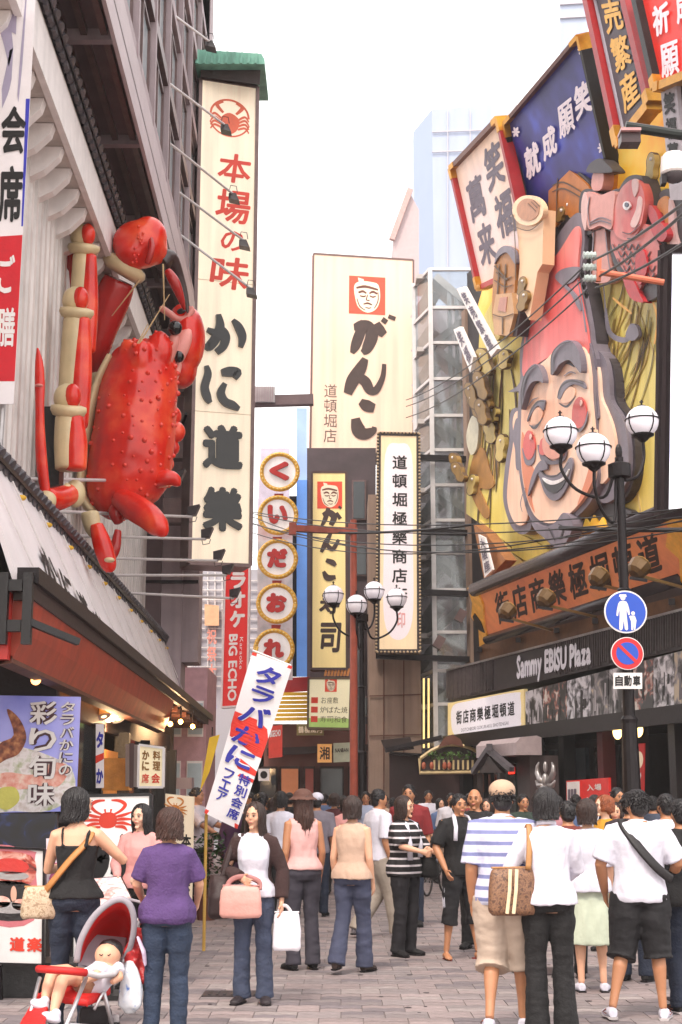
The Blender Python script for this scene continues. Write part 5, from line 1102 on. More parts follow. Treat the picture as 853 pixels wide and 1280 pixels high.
# ears
relief('ear_outline',gline,[(733,444),(740,437),(750,440),(758,452),(762,475),(764,500),(776,520),(784,545),(786,580),(782,605),(770,622),(752,628),(742,600),(735,520)],.45,.5)
relief('ear_outline',gdark,[(758,446),(766,456),(770,480),(772,502),(784,520),(793,548),(794,585),(789,610),(778,626),(765,630),(776,612),(782,580),(778,548),(770,522),(763,502),(762,470)],.35,.5)
relief('ear',skin,[(732,453),(738,446),(745,452),(749,470),(751,496),(758,513),(765,532),(769,556),(767,582),(758,600),(750,604),(744,588),(742,558),(745,530),(742,500),(734,475)],.52,.12)
relief('ear_inner',gline,[(737,457),(743,462),(745,482),(748,512),(748,523),(742,522),(738,502),(732,488),(732,472)],.56,.06)
relief('ear_outline',gline,[(640,512),(648,510),(654,516),(655,600),(662,640),(664,660),(654,668),(642,662),(634,645),(629,620),(632,580),(637,550),(637,525)],.45,.5)
relief('ear',skin,[(644,516),(650,514),(653,524),(652,552),(650,580),(653,612),(660,640),(656,654),(647,656),(639,645),(634,622),(637,585),(642,550),(641,528)],.5,.1)
relief('ear_inner',gline,[(645,524),(650,528),(650,560),(649,586),(645,584),(644,562),(641,545)],.54,.06)
# face
relief('face_outline',gline,[(648,500),(652,474),(672,448),(700,424),(734,424),(744,470),(746,560),(748,600),(738,628),(716,650),(690,662),(664,650),(652,610),(647,560)],.58,.5)
relief('face',skin,[(652,512),(653,486),(664,466),(682,450),(700,434),(728,434),(736,462),(738,500),(742,545),(743,585),(738,608),(722,632),(704,648),(686,654),(668,644),(656,612),(651,570)],.66,.12)
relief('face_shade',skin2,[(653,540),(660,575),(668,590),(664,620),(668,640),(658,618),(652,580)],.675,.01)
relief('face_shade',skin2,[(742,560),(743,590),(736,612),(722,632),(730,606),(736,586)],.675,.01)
relief('eyebrow',gline,[(651,512),(652,490),(657,467),(668,455),(676,462),(679,478),(673,476),(665,478),(659,487),(655,500)],.8,.16)
relief('eyebrow',gline,[(689,468),(690,444),(698,431),(711,425),(721,434),(726,450),(726,466),(719,458),(711,450),(700,455),(694,464)],.8,.16)
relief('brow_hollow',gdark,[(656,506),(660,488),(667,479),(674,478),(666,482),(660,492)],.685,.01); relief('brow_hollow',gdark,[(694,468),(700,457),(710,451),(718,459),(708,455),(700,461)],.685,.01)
relief('eyelid',gline,[(659,527),(663,514),(671,502),(681,500),(681,506),(679,513),(673,507),(667,513),(662,522)],.7,.03)
relief('eyelid',gline,[(697,497),(699,486),(706,476),(718,474),(730,478),(732,486),(724,482),(715,481),(706,488),(701,498)],.7,.03)
relief('eyelid_skin',skin,[(664,528),(666,516),(672,509),(678,513),(678,520),(672,530)],.69,.02); relief('eyelid_skin',skin,[(701,502),(704,489),(711,483),(718,486),(718,495),(711,503)],.69,.02)
lines('face_line',gdark,[[(662,531,1),(669,535,3),(679,522,1)],[(699,504,1),(709,508,3),(720,495,1)]]+[[(659,526,1),(665,511,2),(673,502,2.4),(681,502,1)],[(697,497,1),(702,483,2),(714,476,2.4),(730,480,1)]]+[[(675,588,1),(684,595,2),(697,594,2),(711,578,1)]]+[[(652,512,1),(652,488,1.6),(658,466,1.6),(670,456,1.2)],[(689,468,1),(690,444,1.6),(700,431,1.6),(714,427,1.2)]],.86)
lines('face_line',gline,[[(664,532,1),(668,533,1.5),(672,530,1)],[(660,508,.6),(666,500,1.6),(673,497,.6)],[(705,470,.8),(713,465,1.8),(720,467,.8)],[(656,610,.6),(651,628,1.2),(653,640,.6)]],.7)
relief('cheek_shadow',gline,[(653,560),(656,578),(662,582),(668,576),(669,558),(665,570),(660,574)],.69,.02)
relief('cheek',M('cheek_red','D0504A',.4,var=.08),[(654,560),(656,545),(661,538),(667,546),(669,560),(665,572),(659,574)],.7,.03)
relief('cheek',MC['cheek_red'],[(715,520),(717,505),(724,496),(731,503),(733,518),(729,532),(721,535),(716,530)],.7,.03); lines('face_line',gline,[[(716,534,1),(724,539,3),(732,528,2.5),(735,514,1)]],.7)
for x,y in ((663,546),(726,504)): relief('cheek_glint',M('glint_pink','F0C8BC',.4),[(x-1.3,y),(x,y-4),(x+1.3,y),(x,y+4)],.74,.02)
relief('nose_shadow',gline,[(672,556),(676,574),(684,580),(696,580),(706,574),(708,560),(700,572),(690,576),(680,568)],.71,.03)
relief('nose',M('nose_pink','D8907A',.4,var=.08),[(678,552),(684,532),(691,526),(698,532),(704,552),(702,568),(692,574),(681,568)],.78,.12)
relief('nostril_ball',MC['cheek_red'],[(674,562),(676,550),(681,548),(684,558),(681,568),(676,568)],.74,.05)
relief('moustache',gline,[(660,620),(663,602),(669,585),(676,576),(682,577),(684,586),(678,588),(672,592),(667,604)],.73,.04)
relief('mouth_outline',gline,[(672,586),(681,593),(692,594),(702,590),(712,572),(716,580),(712,600),(706,614),(698,624),(689,625),(681,616),(676,602)],.72,.04)
relief('mouth',M('mouth_black','1E1A1E',.4,bump=0),[(678,598),(690,603),(702,599),(709,588),(706,604),(698,614),(690,616),(682,610)],.735,.03)
relief('teeth',M('teeth_white','EDE8E8',.35,bump=0),[(678,597),(690,601),(703,597),(711,586),(708,596),(700,603),(690,606),(682,603)],.75,.03)
relief('beard',gline,[(664,652),(674,656),(684,658),(695,652),(704,641),(713,646),(716,658),(711,672),(702,684),(692,683),(680,672),(670,664)],.74,.25)
lines('beard_line',gdark,[[(698,655,1),(704,660,2),(700,674,1)],[(686,660,1),(690,668,1.6),(694,676,.8)]],.76)
relief('collar_board',gdark,[(716,640),(740,610),(765,630),(790,640),(770,652),(730,664)],.3,.3)
relief('collar_leaf',oyl,[(727,664),(732,648),(737,655),(742,644),(748,654),(754,645),(757,658)],.35,.1,0)
relief('lower_board',oli,[(640,664),(660,672),(690,690),(680,706),(655,700),(640,690)],.22,.2,0); relief('lower_board',och2,[(600,650),(640,690),(655,704),(640,716),(612,690)],.2,.2,0)
# bamboo tube, bale, dice box, sandals, hammer, fish
relief('bamboo_tube',tan,[(643,264),(648,300),(650,330),(646,372),(662,400),(672,340),(678,330),(680,262)],1.0,.3,0)
relief('bamboo_rim',M('rim_cream','EFCBA4',.45),[(660+19.5*math.cos(a*.4),263+19*math.sin(a*.4)) for a in range(16)],1.06,.12,2)
relief('bamboo_mouth',M('inner_tan','B8805E',.5,var=.15),[(660+14*math.cos(a*.4),262+14*math.sin(a*.4)) for a in range(16)],1.075,.02,2)
lines('bamboo_line',brl,[[(641,268,1.2),(644,300,1.2),(645,350,1)],[(645,284,.8),(662,288,1.2),(678,276,.8)],[(664,252,.7),(672,260,1)],[(667,250,.7),(675,258,1)],[(660,254,.7),(670,264,1)]],1.08)
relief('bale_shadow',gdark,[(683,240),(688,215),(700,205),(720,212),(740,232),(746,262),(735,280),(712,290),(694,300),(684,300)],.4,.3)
relief('straw_bale',M('bale_orange','B86C24',.5,var=.25,sc=2),[(686,235),(692,215),(706,210),(724,222),(738,238),(738,262),(722,276),(706,268),(694,284),(687,270)],.47,.15)
lines('bale_line',brl,[[(690,232,1),(705,228,2),(730,242,1)],[(690,240,1),(706,236,2),(734,252,1)],[(698,214,1),(696,240,1),(696,270,1)]],.49)
relief('small_bale',M('bale_brown','A86E30',.5,var=.3,sc=2),[(618,335),(622,316),(632,308),(642,316),(644,345),(640,400),(625,420),(616,400),(616,360)],.85,.35)
relief('bale_cap',gline,[(618,330),(622,314),(632,307),(643,314),(644,330),(634,316),(624,320)],.9,.1)
lines('bale_line',brl,[[(620,340,1),(630,348,1.5),(640,346,1)],[(618,350,1),(630,358,1.5),(641,356,1)],[(624,330,1),(621,380,1),(622,410,1)],[(632,330,1),(630,380,1),(632,410,1)],[(618,332,2),(634,350,2)]],.88)
relief('dice_box',gdark,[(634,368),(642,366),(650,392),(646,420),(632,420)],.9,.3,0)
relief('dice_box',M('box_tan','C09468',.5,var=.1),[(616,392),(620,368),(640,366),(643,392),(636,420),(618,418)],1.0,.3,0); relief('box_face',M('box_pink','B88070',.5),[(622,388),(625,372),(634,371),(632,390)],1.02,.02,0); lines('box_line',brl,[[(616,393,1),(628,396,1.2),(642,392,1)],[(628,396,1),(628,418,1)]],1.03)
def sandal(x,y,ang,l=22,w=9,off=.45):
    ca,sa=math.cos(R(ang)),math.sin(R(ang)); f=lambda u,v:(x+ca*u*w/2-sa*v*l/2,y+sa*u*w/2+ca*v*l/2)
    s=relief('sandal',och2 if off<.5 else M('sandal_brown','8A6A30',.5,var=.25,sc=4),[f(*p) for p in ((-.7,-.8),(0,-1),(.7,-.8),(1,-.3),(.75,.2),(.85,.7),(0,1),(-.85,.7),(-.75,.2),(-1,-.3))],off,.12)
    relief('sandal_rim',brl,[f(*p) for p in ((-.7*1.12,-.8*1.06),(0,-1.07),(.7*1.12,-.86),(1.14,-.3),(.9,.2),(.97,.74),(0,1.08),(-.97,.74),(-.9,.2),(-1.14,-.3))],off-.02,.12)
    MB().ell(F(*f(0,-.55),off+.01),.04,7,5).build('sandal_stud',white,s)
for a in ((652,358,10,24,9,1.05),(653,376,15,26,11,1.1),(592,452,-25,28,13,.5),(604,452,-20,34,15,.45),(622,415,5,20,8,.4),(629,449,8,24,13,.4),(600,482,-18,36,13,.58),(589,495,-18,34,12,.56),(601,515,-12,32,13,.6),(592,506,-22,34,11,.52),(614,518,10,20,12,.35),(612,540,-8,28,14,.3),(625,560,5,34,11,.3),(568,578,-20,24,10,.5),(572,590,-26,26,11,.58),(589,606,10,26,9,.3),(700,268,20,20,8,.5),(712,262,-20,24,9,.45),(813,208,5,34,10,.3),(606,498,-15,26,11,.5)): sandal(*a)
relief('white_gourd',M('gourd_white','C8C4AE',.5),[(583,545),(590,520),(598,530),(596,560),(588,568)],.25,.1)
# hammer
relief('hammer_edge',gdark,[(726,242),(737,236),(755,243),(774,236),(779,262),(774,292),(754,286),(730,294),(724,268)],.5,.35)
relief('hammer_head',M('hammer_pink','D09088',.45,var=.1),[(734,240),(750,244),(768,239),(767,262),(764,286),(750,282),(736,286),(733,262)],.62,.3)
relief('hammer_end',M('hammer_pale','D8B0AC',.45),[(727,252),(731,240),(735,254),(733,280),(731,288),(727,272)],.63,.3)
lines('hammer_line',gline,[[(737,281,1),(750,276,1.6),(764,280,1)],[(738,278,1),(751,272,1.2),(764,276,1)],[(737,246,1),(735,262,1),(737,282,1)]],.64)
relief('hammer_handle',M('handle_rose','C88C84',.45,var=.12),[(740,286),(756,286),(758,310),(764,340),(760,352),(742,352),(740,330),(743,308)],.5,.25); lines('hammer_line',gline,[[(742,290,1),(741,310,1.4),(738,345,1)],[(757,290,1),(760,320,1.4),(764,345,1)]],.53)
relief('hammer_handle',MC['handle_rose'],[(740,236),(742,216),(754,214),(752,236)],.5,.25); relief('handle_knob',gdark,[(733,214),(738,204),(750,198),(760,206),(766,214),(756,216),(740,216)],.55,.3)
# fish
relief('fish_outline',gdark,[(770,248),(780,226),(790,219),(802,221),(808,240),(812,262),(808,285),(826,300),(838,318),(836,350),(820,372),(802,376),(790,366),(776,345),(764,320),(764,290)],.5,.35)
fr1=ramp_mat('fish_red',[(.3,'B82A30'),(.5,'CC5854'),(.75,'DC9A90')],sc=1.2,rough=.4,detail=2)
relief('fish_head',fr1,[(768,262),(774,240),(784,228),(794,224),(802,232),(806,250),(803,275),(796,292),(784,300),(772,296),(766,282)],.6,.2)
relief('fish_body',M('fish_pink','C46A66',.45,var=.15,sc=2),[(766,284),(784,300),(798,292),(806,280),(820,298),(828,318),(824,340),(806,352),(795,366),(784,344),(772,326),(764,304)],.56,.2)
relief('fish_mouth',MC['hammer_pale'],[(790,226),(796,224),(798,234),(794,246),(791,240)],.62,.04); relief('fish_belly',MC['hammer_pale'],[(803,250),(800,272),(794,284),(788,280),(795,262),(798,246)],.615,.02)
relief('fish_fin',M('fin_red','B02830',.45,var=.2),[(812,256),(820,264),(824,280),(818,284),(811,270)],.55,.15); relief('fish_fin',MC['fin_red'],[(814,282),(826,278),(834,292),(828,302),(818,296)],.6,.15); relief('fish_fin',MC['fin_red'],[(795,318),(804,312),(809,335),(800,356),(795,340)],.62,.1)
relief('fish_fin',MC['fin_red'],[(778,340),(790,348),(800,368),(804,378),(790,374),(782,360)],.6,.2)
relief('fish_eye',M('eye_ring_white','E8E0E0',.3,bump=0),[(783+4.5*math.cos(a*.6),257+5.5*math.sin(a*.6)) for a in range(10)],.64,.05,2); relief('fish_pupil',M('pupil_blue','2A3450',.3,bump=0),[(783+2.3*math.cos(a*.8),256+3*math.sin(a*.8)) for a in range(8)],.66,.03,2)
sc_=[]
for r_ in range(5):
    for c_ in range(5):
        x=770+c_*8+(r_%2)*4+r_*3.0; y=308+r_*9
        if x>822 or y>350 and x>806: continue
        lines('fish_scale',gdark,[[(x-4,y-3,1),(x,y+4,1.5),(x+4,y-3,1)]],.58)
lines('gill_line',gdark,[[(784,298,1),(794,297,2),(804,286,1)],[(778,290,1),(788,292,1.4),(800,280,.8)]],.63)
relief('side_figure',gdark,[(824,244),(836,236),(850,244),(856,280),(850,312),(838,310),(836,270)],.4,.3); relief('side_figure_face',M('side_orange','C8803C',.5),[(824,250),(834,246),(836,270),(838,300),(834,306),(830,270),(822,262)],.45,.2); relief('side_figure_face',MC['hammer_pale'],[(836,250),(842,262),(844,290),(850,312),(838,309)],.46,.1)
lines('rope',gline,[[(757,385,3),(762,415,6),(778,425,7),(790,420,5),(796,410,3)],[(757,385,2),(754,350,1)]],.3)
relief('rope_knot',gline,[(788,405),(796,408),(798,420),(790,426),(782,420)],.33,.08)
relief('olive_gourd',M('gourd_ochre','A07A34',.5),[(806,352),(815,345),(824,350),(824,372),(812,376)],.4,.2)
lines('star_trim',gold,[[(766,372,2),(775,380,3),(790,392,2)],[(815,372,3),(822,400,3),(818,430,2)]],.3)
# ------------------------------------------------------------ framed wish boards above the face
def wish(name,label,pxs,face,offs,th,frames,capm=gold,fw=.13):
    a_,b_,d_=[F(*pxs[i],offs[i]) for i in (0,1,3)]; global wpr
    wpr=PL(a_,(b_-a_).cross(d_-a_)); 
    if wpr.n.dot(CO-a_)<0: wpr.n=-wpr.n
    q=quadmap(*[wpr(*p_) for p_ in pxs]); t=thing(name,label,'sign',q(.5,1)); 
    MB().hexa([q(u,v,-th) for u,v in c4],[q(u,v,0) for u,v in c4]).build('panel',face,t)
    MB().hexa([q(u,v,-th-.12) for u,v in c4],[q(u,v,-th) for u,v in c4]).build('cabinet',dkbrown,t)
    cs=[q(u,v,0) for u,v in c4]
    for i in range(4):
        if frames[i] is None: continue
        a,b=cs[i],cs[(i+1)%4]; MB().bar(a.lerp(b,.04),b.lerp(a,.04),fw,th+.2,up=q.n).build('frame',frames[i],t)
        MB().bar(a.lerp(b,-.0),a.lerp(b,.09),fw*1.12,th+.23,up=q.n).build('corner_cap',capm,t); MB().bar(b.lerp(a,-.0),b.lerp(a,.09),fw*1.13,th+.235,up=q.n).build('corner_cap',capm,t)
    return t,q
t,q=wish('cream_wish_board','cream framed board with four grey brush characters, leftmost above the face',[(568,210),(627,148),(668,330),(602,360)],ramp_mat('pink_cream_board',[(.3,'E8C8B0'),(.6,'E8D4D4')],sc=.4,emit=.12,detail=1),(1.3,1.3,.62,.62),.1,[M('frame_brown','6A4034',.5),M('frame_red','A01C22',.4),red,M('frame_red','A01C22',.4)])
m=MB(); text_col(m,'萬来',q,.10,.17,.46,.88,.01,bold=.03,skew=.1); text_col(m,'笑福',q,.52,.06,.90,.76,.01,bold=.03,skew=.1); m.build('lettering',greyl,t)
t,q=wish('blue_wish_board','deep blue framed board with a slanting row of white characters',[(636,153),(729,44),(772,236),(668,340)],ramp_mat('indigo_board',[(.35,'2A2A78'),(.55,'3A3A98'),(.75,'4A5AD0')],sc=1.1,rough=.45,detail=2),(1.2,1.2,.0,.0),.1,[M('frame_brown','6A4034',.5),dkmetal,dkmetal,dkmetal],fw=.09)
bpr=wpr; bq=lambda x,y,o=0:bpr(x,y,.01+o)
m=MB(); 
for ch,x,y,w_,h_ in (('就',665,200,23,46),('成',686,178,22,42),('願',707,148,24,46),('笑',728,124,26,48)):
    qq=quadmap(*[bq(a,b,.03) for a,b in ((x-w_/2,y-h_/2+w_*.35),(x+w_/2-3,y-h_/2-w_*.35),(x+w_/2+3,y+h_/2-w_*.35),(x-w_/2+5,y+h_/2+w_*.35))]); put(m,ch,qq,(0,0,1,1),.01,bold=.022 if ch=='願' else .035)
m.build('lettering',M('pinkish_white','EADCE4',.45,emit=.08,bump=0),t)
for x,y in ((727,62),(645,165),(752,185)):
    m=MB()
    for k in range(6): a=k*math.pi/3; stroke(m,bq,[(x,y,1),(x+3*math.cos(a),y+4*math.sin(a),3),(x+5*math.cos(a),y+7*math.sin(a),1)],.03)
    m.build('flower_print',MC['pinkish_white'],t)['kind']='stuff'
t,q=wish('dark_wish_board','dark framed board with gold characters between blue and red boards',[(733,-30),(780,-30),(818,130),(778,180)],M('plum_board','443842',.5,var=.12),(1.2,1.2,.9,.9),.12,[gold,M('frame_red','A01C22',.4),gold,M('frame_red','A01C22',.4)],fw=.2)
m=MB(); text_col(m,'売繁産',q,.22,.15,.78,.9,.02,bold=.025); m.build('lettering',goldl,t)
m=MB(); m.bar(q(.12,0,.02),q(.12,1,.02),.06,.04,up=q.n); m.build('silver_inlay',MC['frame_grey'] if 'frame_grey' in MC else M('frame_grey','A8A4B0',.4),t); MB().bar(q(.88,0,.02),q(.88,1,.02),.06,.04,up=q.n).build('silver_inlay',MC['frame_grey'],t)
t,q=wish('red_wish_board','bright red framed board with white characters at the top right corner',[(794,-30),(900,-60),(900,80),(826,110)],M('bright_red_board','D8281C',.45,emit=.12,var=.06),(1.3,1.3,1.2,1.2),.12,[None,None,gold,dkmetal],fw=.16)
rpr=wpr; rq=lambda x,y,o=0:rpr(x,y,.01+o)
m=MB()
for ch,x0,y0,x1,y1 in (('祈',814,2,838,46),('願',824,50,850,98),('成',843,-14,866,30),('就',852,34,876,80)):
    qq=quadmap(rq(x0,y0+5),rq(x1,y0-5),rq(x1+3,y1-5),rq(x0+4,y1+5)); put(m,ch,qq,(0,0,1,1),.02,bold=.02 if ch=='願' else .035)
m.build('lettering',MC['pinkish_white'],t)
t,q=wish('grey_strip_board','narrow grey board with black characters under the red board',[(826,112),(846,106),(856,250),(838,250)],M('grey_strip','B0A8B0',.5),(1.2,1.2,1.0,1.0),.08,[None]*4)
m=MB(); text_col(m,'笑福萬',q,.1,.03,.9,.7,.01,bold=.04); m.build('lettering',ink,t)
# slanting white nobori boards
for i,(pp,tx) in enumerate((([(571,361),(580,358),(622,436),(614,446)],'笑売繁盛'),([(567,412),(575,408),(592,446),(588,466)],'笑福'))):
    t,q=flatsign('slanting_white_board','slanting narrow white board with dark writing, %s of the two left of the face'%('upper longer','lower shorter')[i],'sign',lambda x,y,o=0:F(x,y,1.1+o),pp,.1,white,None)
    m=MB(); text_col(m,tx,q,.15,.06,.85,.95,.01,bold=.03); m.build('lettering',greyl,t)
# ------------------------------------------------------------ orange sign under the face
os_=thing('orange_banner_sign','long glossy orange sign with large brown characters and dark rolled edges','sign',F(700,790,.8))
oc=[F(596,738,1.3),F(838,640,1.3),F(852,722,.5),F(604,800,.5)]; oq=quadmap(*oc)
om=ramp_mat('orange_glow_panel',[(.3,'C86A48'),(.5,'DC8054'),(.75,'E89058')],sc=.35,rough=.35,emit=.1,detail=2)
MB().hexa([oq(u,v,-.25) for u,v in c4],[oq(u,v,0) for u,v in c4]).build('panel',om,os_)
MB().tube([oq(-.01,-.03,.02),oq(1.0,-.03,.02)],.17,12).build('top_roll',M('roll_grey','3E383C',.25,.3),os_,smooth=True)
MB().tube([oq(.03,1.02,.0),oq(1.0,1.02,.0)],.13,12).build('bottom_roll',MC['roll_grey'],os_,smooth=True)
for u0,u1,zz in ((-.05,.03,0),(.97,1.05,0)):
    m=MB(); pts=[(u0,-.12),(u0+.02,.2),(u0-.0,.45),(u0+.04,.7),(u0+.03,1.1),(u1+.01,1.05),(u1,.7),(u1+.01,.3),(u1-.02,-.0)]; m.prism([oq(u,v,.05) for u,v in pts],-oq.n*.25); m.build('gold_wing',M('wing_gold','E0A040',.35,.2,emit=.1,var=.2),os_)
MB().prism([oq(u,v,.07) for u,v in ((-.035,.45),(-.02,.4),(.015,.62),(.03,.85),(.01,.8),(-.02,.7))],-oq.n*.05).build('wing_slot',black,os_)
m=MB(); text_col(m,'街店商樂極堀頓道',oq,.10,.14,.95,.84,.01,vert=False,bold=.025,gap=.08); m.build('lettering',inkb,os_)
for i,(x,y,ex,ey) in enumerate(((633,766,690,788),(681,750,745,771),(747,724,790,740),(797,712,860,736))):
    t=thing('sign_spotlight','brown spotlight on a rod in front of the orange sign, '+['leftmost of four','second of four','third of four','rightmost of four'][i],'lamp',F(x,y,2.2)); a=F(x,y,2.3)
    MB().bar(F(ex,ey,.4),a+V((0,0,-.1)),.05).build('rod',M('rod_tan','A08050',.4),t)
    h=MB(); h.lathe(a,[(.10,-.12),(.17,-.06),(.2,.12),(.18,.16)],10,ax=(.6,.3,.7)); h.build('lamp_head',M('brass_brown','6A5030',.35,.4),t); MB().bar(a+V((-.15,-.05,-.15)),a+V((.15,-.05,-.2)),.05).build('bracket',dkmetal,t)
    MB().lathe(a+V((.1,.05,.12)),[(.17,0),(.16,.02)],10,ax=(.6,.3,.7)).build('lens',M('lens_amber','B08A50',.2),t)
t,q=flatsign('small_relief_sign','small brown relief with a white vertical sign left of the orange sign','sign',lambda x,y,o=0:F(x,y,.9+o),[(592,655),(606,665),(632,700),(606,728)],.3,M('relief_sign_brown','9A6438',.5,var=.25))
q=pq(F,[(598,668),(606,672),(616,712),(606,722)],1.1); MB().hexa([q(u,v,-.05) for u,v in c4],[q(u,v,0) for u,v in c4]).build('white_panel',white,t); m=MB(); text_col(m,'大阪座',q,.1,.05,.9,.95,.01,bold=.02); m.build('lettering',greyl,t)
for i in range(6): MB().bar(F(600+i*48,812-i*12,-.3),F(600+i*48,812-i*12,.9),.12,.12).build('support_beam',dkmetal,rb)
MB().hexa([F(600,806,-.3),F(900,732,-.3),F(900,765,-.3),F(600,835,-.3)],[F(600,806,.0),F(900,732,.0),F(900,765,.0),F(600,835,.0)]).build('soffit_board',M('soffit_ochre','5A3A20',.6,var=.3),rb)
# ------------------------------------------------------------ LED screen, camera dome, spot arm, insulators, wires
t=thing('led_screen','large bright video screen in a thick dark frame at the right edge','screen',P(846,645,24))
sq=quadmap(P(826,312,24),P(960,312,27),P(960,640,27),P(821,644,24))
MB().hexa([sq(u,v,-.06) for u,v in c4],[sq(u,v,0) for u,v in c4]).build('housing',M('dark_frame','2A2022',.4),t)
for a,b in (((0,0),(0,1)),((0,0),(1,0)),((0,1),(1,1))): MB().bar(sq(a[0]+.045*(a[0]==b[0]),a[1],.03),sq(b[0]+.045*(a[0]==b[0]),b[1],.03),.16,.1,up=sq.n).build('frame',MC['dark_frame'],t)
MB().hexa([sq(.085,.02,.001),sq(1,.02,.001),sq(1,.98,.001),sq(.085,.98,.001)],[sq(.085,.02,.01),sq(1,.02,.01),sq(1,.98,.01),sq(.085,.98,.01)]).build('screen_face',ramp_mat('screen_picture',[(.3,'B8B8D8'),(.5,'F0ECF4'),(.7,'FFFFFF')],sc=1.2,emit=.9,detail=6),t)
MB().bar(sq(.5,1,-.2),V((sq(.5,1,-.2).x+1.5,sq(.5,1).y+2,3.2)),.3).build('support_post',dkmetal,t)
t=thing('camera_dome','white round dome camera hanging on a bracket at the right','camera',P(843,214,14)); c=P(843,212,14)
MB().lathe(c,[(.1,.17),(.13,.14),(.14,.05),(.145,-.04),(.13,-.06)],16).build('housing',white,t,smooth=False); MB().ell(c+V((0,0,-.05)),(.12,.12,.1),14,8).build('dome_glass',M('smoked_dome','4A4448',.1),t,smooth=True); MB().tube([c+V((0,0,.15)),c+V((.0,.3,.3)),c+V((.6,.6,.3))],.035,8).build('bracket',dkmetal,t)
MB().box(c+V((-.12,-.0,-.12)),(.05,.1,.1)).build('clip',dkmetal,t)
t=thing('spot_arm','dark spotlight box on a thick black arm from the right','lamp',P(790,175,18)); 
MB().tube([P(782,158,18),P(900,176,18)],.07,10).build('arm',M('arm_green_black','1E2422',.4,.3),t); MB().box(P(787,174,18)+V((0,0,0)),(.26,.22,.18)).build('lamp_head',M('box_maroon','3A2224',.35),t); MB().box(P(787,166,17.95),(.27,.24,.04)).build('lamp_trim',M('trim_pink','B88888',.3),t)
t=thing('insulator_bracket','orange pipe bracket with white insulators holding the wires','bracket',P(790,350,21))
MB().tube([P(750,340,21),P(830,353,21)],.05,9).build('pipe',M('orange_pipe','C86A4C',.45),t); MB().bar(P(749,322,21),P(748,352,21),.07).build('upright',MC['orange_pipe'],t)
for i,y in enumerate((319,334,348)):
    m=MB(); c=P(737,y,21); prof=[(.03,-.1),(.065,-.09),(.045,-.06),(.065,-.03),(.045,0),(.065,.03),(.045,.06),(.06,.09),(.03,.11)]; m.lathe(c,prof,10,ax=(1,0,0)); m.build('insulator',M('porcelain_grey','B8C4C0',.25),t)
for i,(x,y) in enumerate(((728,342),(730,357),(733,368))): MB().lathe(P(x,y,20.9),[(.02,-.06),(.04,0),(.02,.06)],7).build('clamp',dkmetal,t)
wm=M('wire_black','1C1A1C',.5,var=0,bump=0)
def wire(a,b,lb,sag=.25,r=.012,n=14):
    a,b=P(*a),P(*b); pts=[a.lerp(b,k/n)-V((0,0,sag*4*(k/n)*(1-k/n))) for k in range(n+1)]
    MB().tube(pts,r,5).top('overhead_wire',lb,'wire',wm,group='overhead wires')
for i,(a,b) in enumerate((((728,335,21),(508,500,42)),((730,348,21),(508,508,42)),((734,362,21),(508,522,42)))): wire(a,b,'thin black wire rising to the white insulators, the %s of three'%('top','middle','bottom')[i],.3,.014)
for i,(a,b) in enumerate((((742,325,21),(860,250,14)),((750,345,21),(860,262,14)),((745,360,21),(860,300,16)))): wire(a,b,'short wire from the insulators to the upper right, the %s of three'%('top','middle','bottom')[i],.05,.02)
for i,(ya,yb) in enumerate(((640,642),(648,652),(655,657),(660,668),(666,640),(652,655))): wire((316,ya-6*(i%2),36),(870,yb-8,20),'long thin wire crossing the street below the beard, the %s'%('topmost of six','second of six','third of six','lowest of six','fifth of six','fourth of six')[i],.3+.08*i,.012)
wire((372,664,34),(590,656,30),'pair of dark cables from the salmon pole arm to the stair tower',.1,.03)
wire((700,660,24),(870,662,22),'thick dark cable passing behind the near lamp post',.02,.04)

for n_ in ('olive_yellow_board','face_board','cap_red','orange_glow_panel','relief_grey','fish_red','pink_cream_board'): streak(MC[n_],.16,4)
# ------------------------------------------------------------ people
SK={'light':M('skin_light','D2A083',.5,var=.06,sc=9,bump=.01),'tan':M('skin_tan','B07A58',.5,var=.08,sc=9,bump=.01),'pale':M('skin_pale','DDB198',.5,var=.05,sc=9,bump=.01)}
for m_ in SK.values(): m_.node_tree.nodes['Principled BSDF'].inputs['Subsurface Weight'].default_value=.06
hairk=M('hair_black','151013',.38,var=.3,sc=20,bump=.1); hairb=M('hair_brown','2E1B15',.4,var=.35,sc=20,bump=.1); hairo=M('hair_orange','8A4620',.4,var=.35,sc=20,bump=.1); hairm=M('hair_mid_brown','3E2219',.4,var=.35,sc=20,bump=.1)
eyed=M('eye_dark','120C0C',.15,var=0,bump=0); eyew=M('eye_white','A89C98',.3,var=0,bump=0); lipm=M('lips','A05048',.45,var=.05,bump=0)
jeans=M('denim_blue','27344A',.85,var=.3,sc=5,bump=.12,bsc=60); jeansd=M('denim_dark','1E2638',.85,var=.3,sc=5,bump=.12,bsc=60); jeansg=M('denim_grey','3E465C',.85,var=.25,sc=5,bump=.1,bsc=60)
blk=M('black_cloth','131113',.85,var=.3,sc=6,bump=.08,bsc=50); wht=M('white_shirt_cloth','CDCAD6',.85,var=.06,sc=5,bump=.06,bsc=30); bge=M('beige_cloth','B09684',.85,var=.1,sc=5,bump=.06); pnk=M('pink_cloth','D29490',.85,var=.1,sc=5,bump=.06)
TF=[(.84,.150,.105,.0),(.90,.172,.118,.01),(.97,.168,.115,.005),(1.06,.130,.098,0),(1.13,.124,.095,0),(1.22,.140,.112,-.008),(1.30,.148,.110,-.005),(1.37,.138,.086,.005),(1.42,.086,.064,.01),(1.45,.055,.052,.012)]
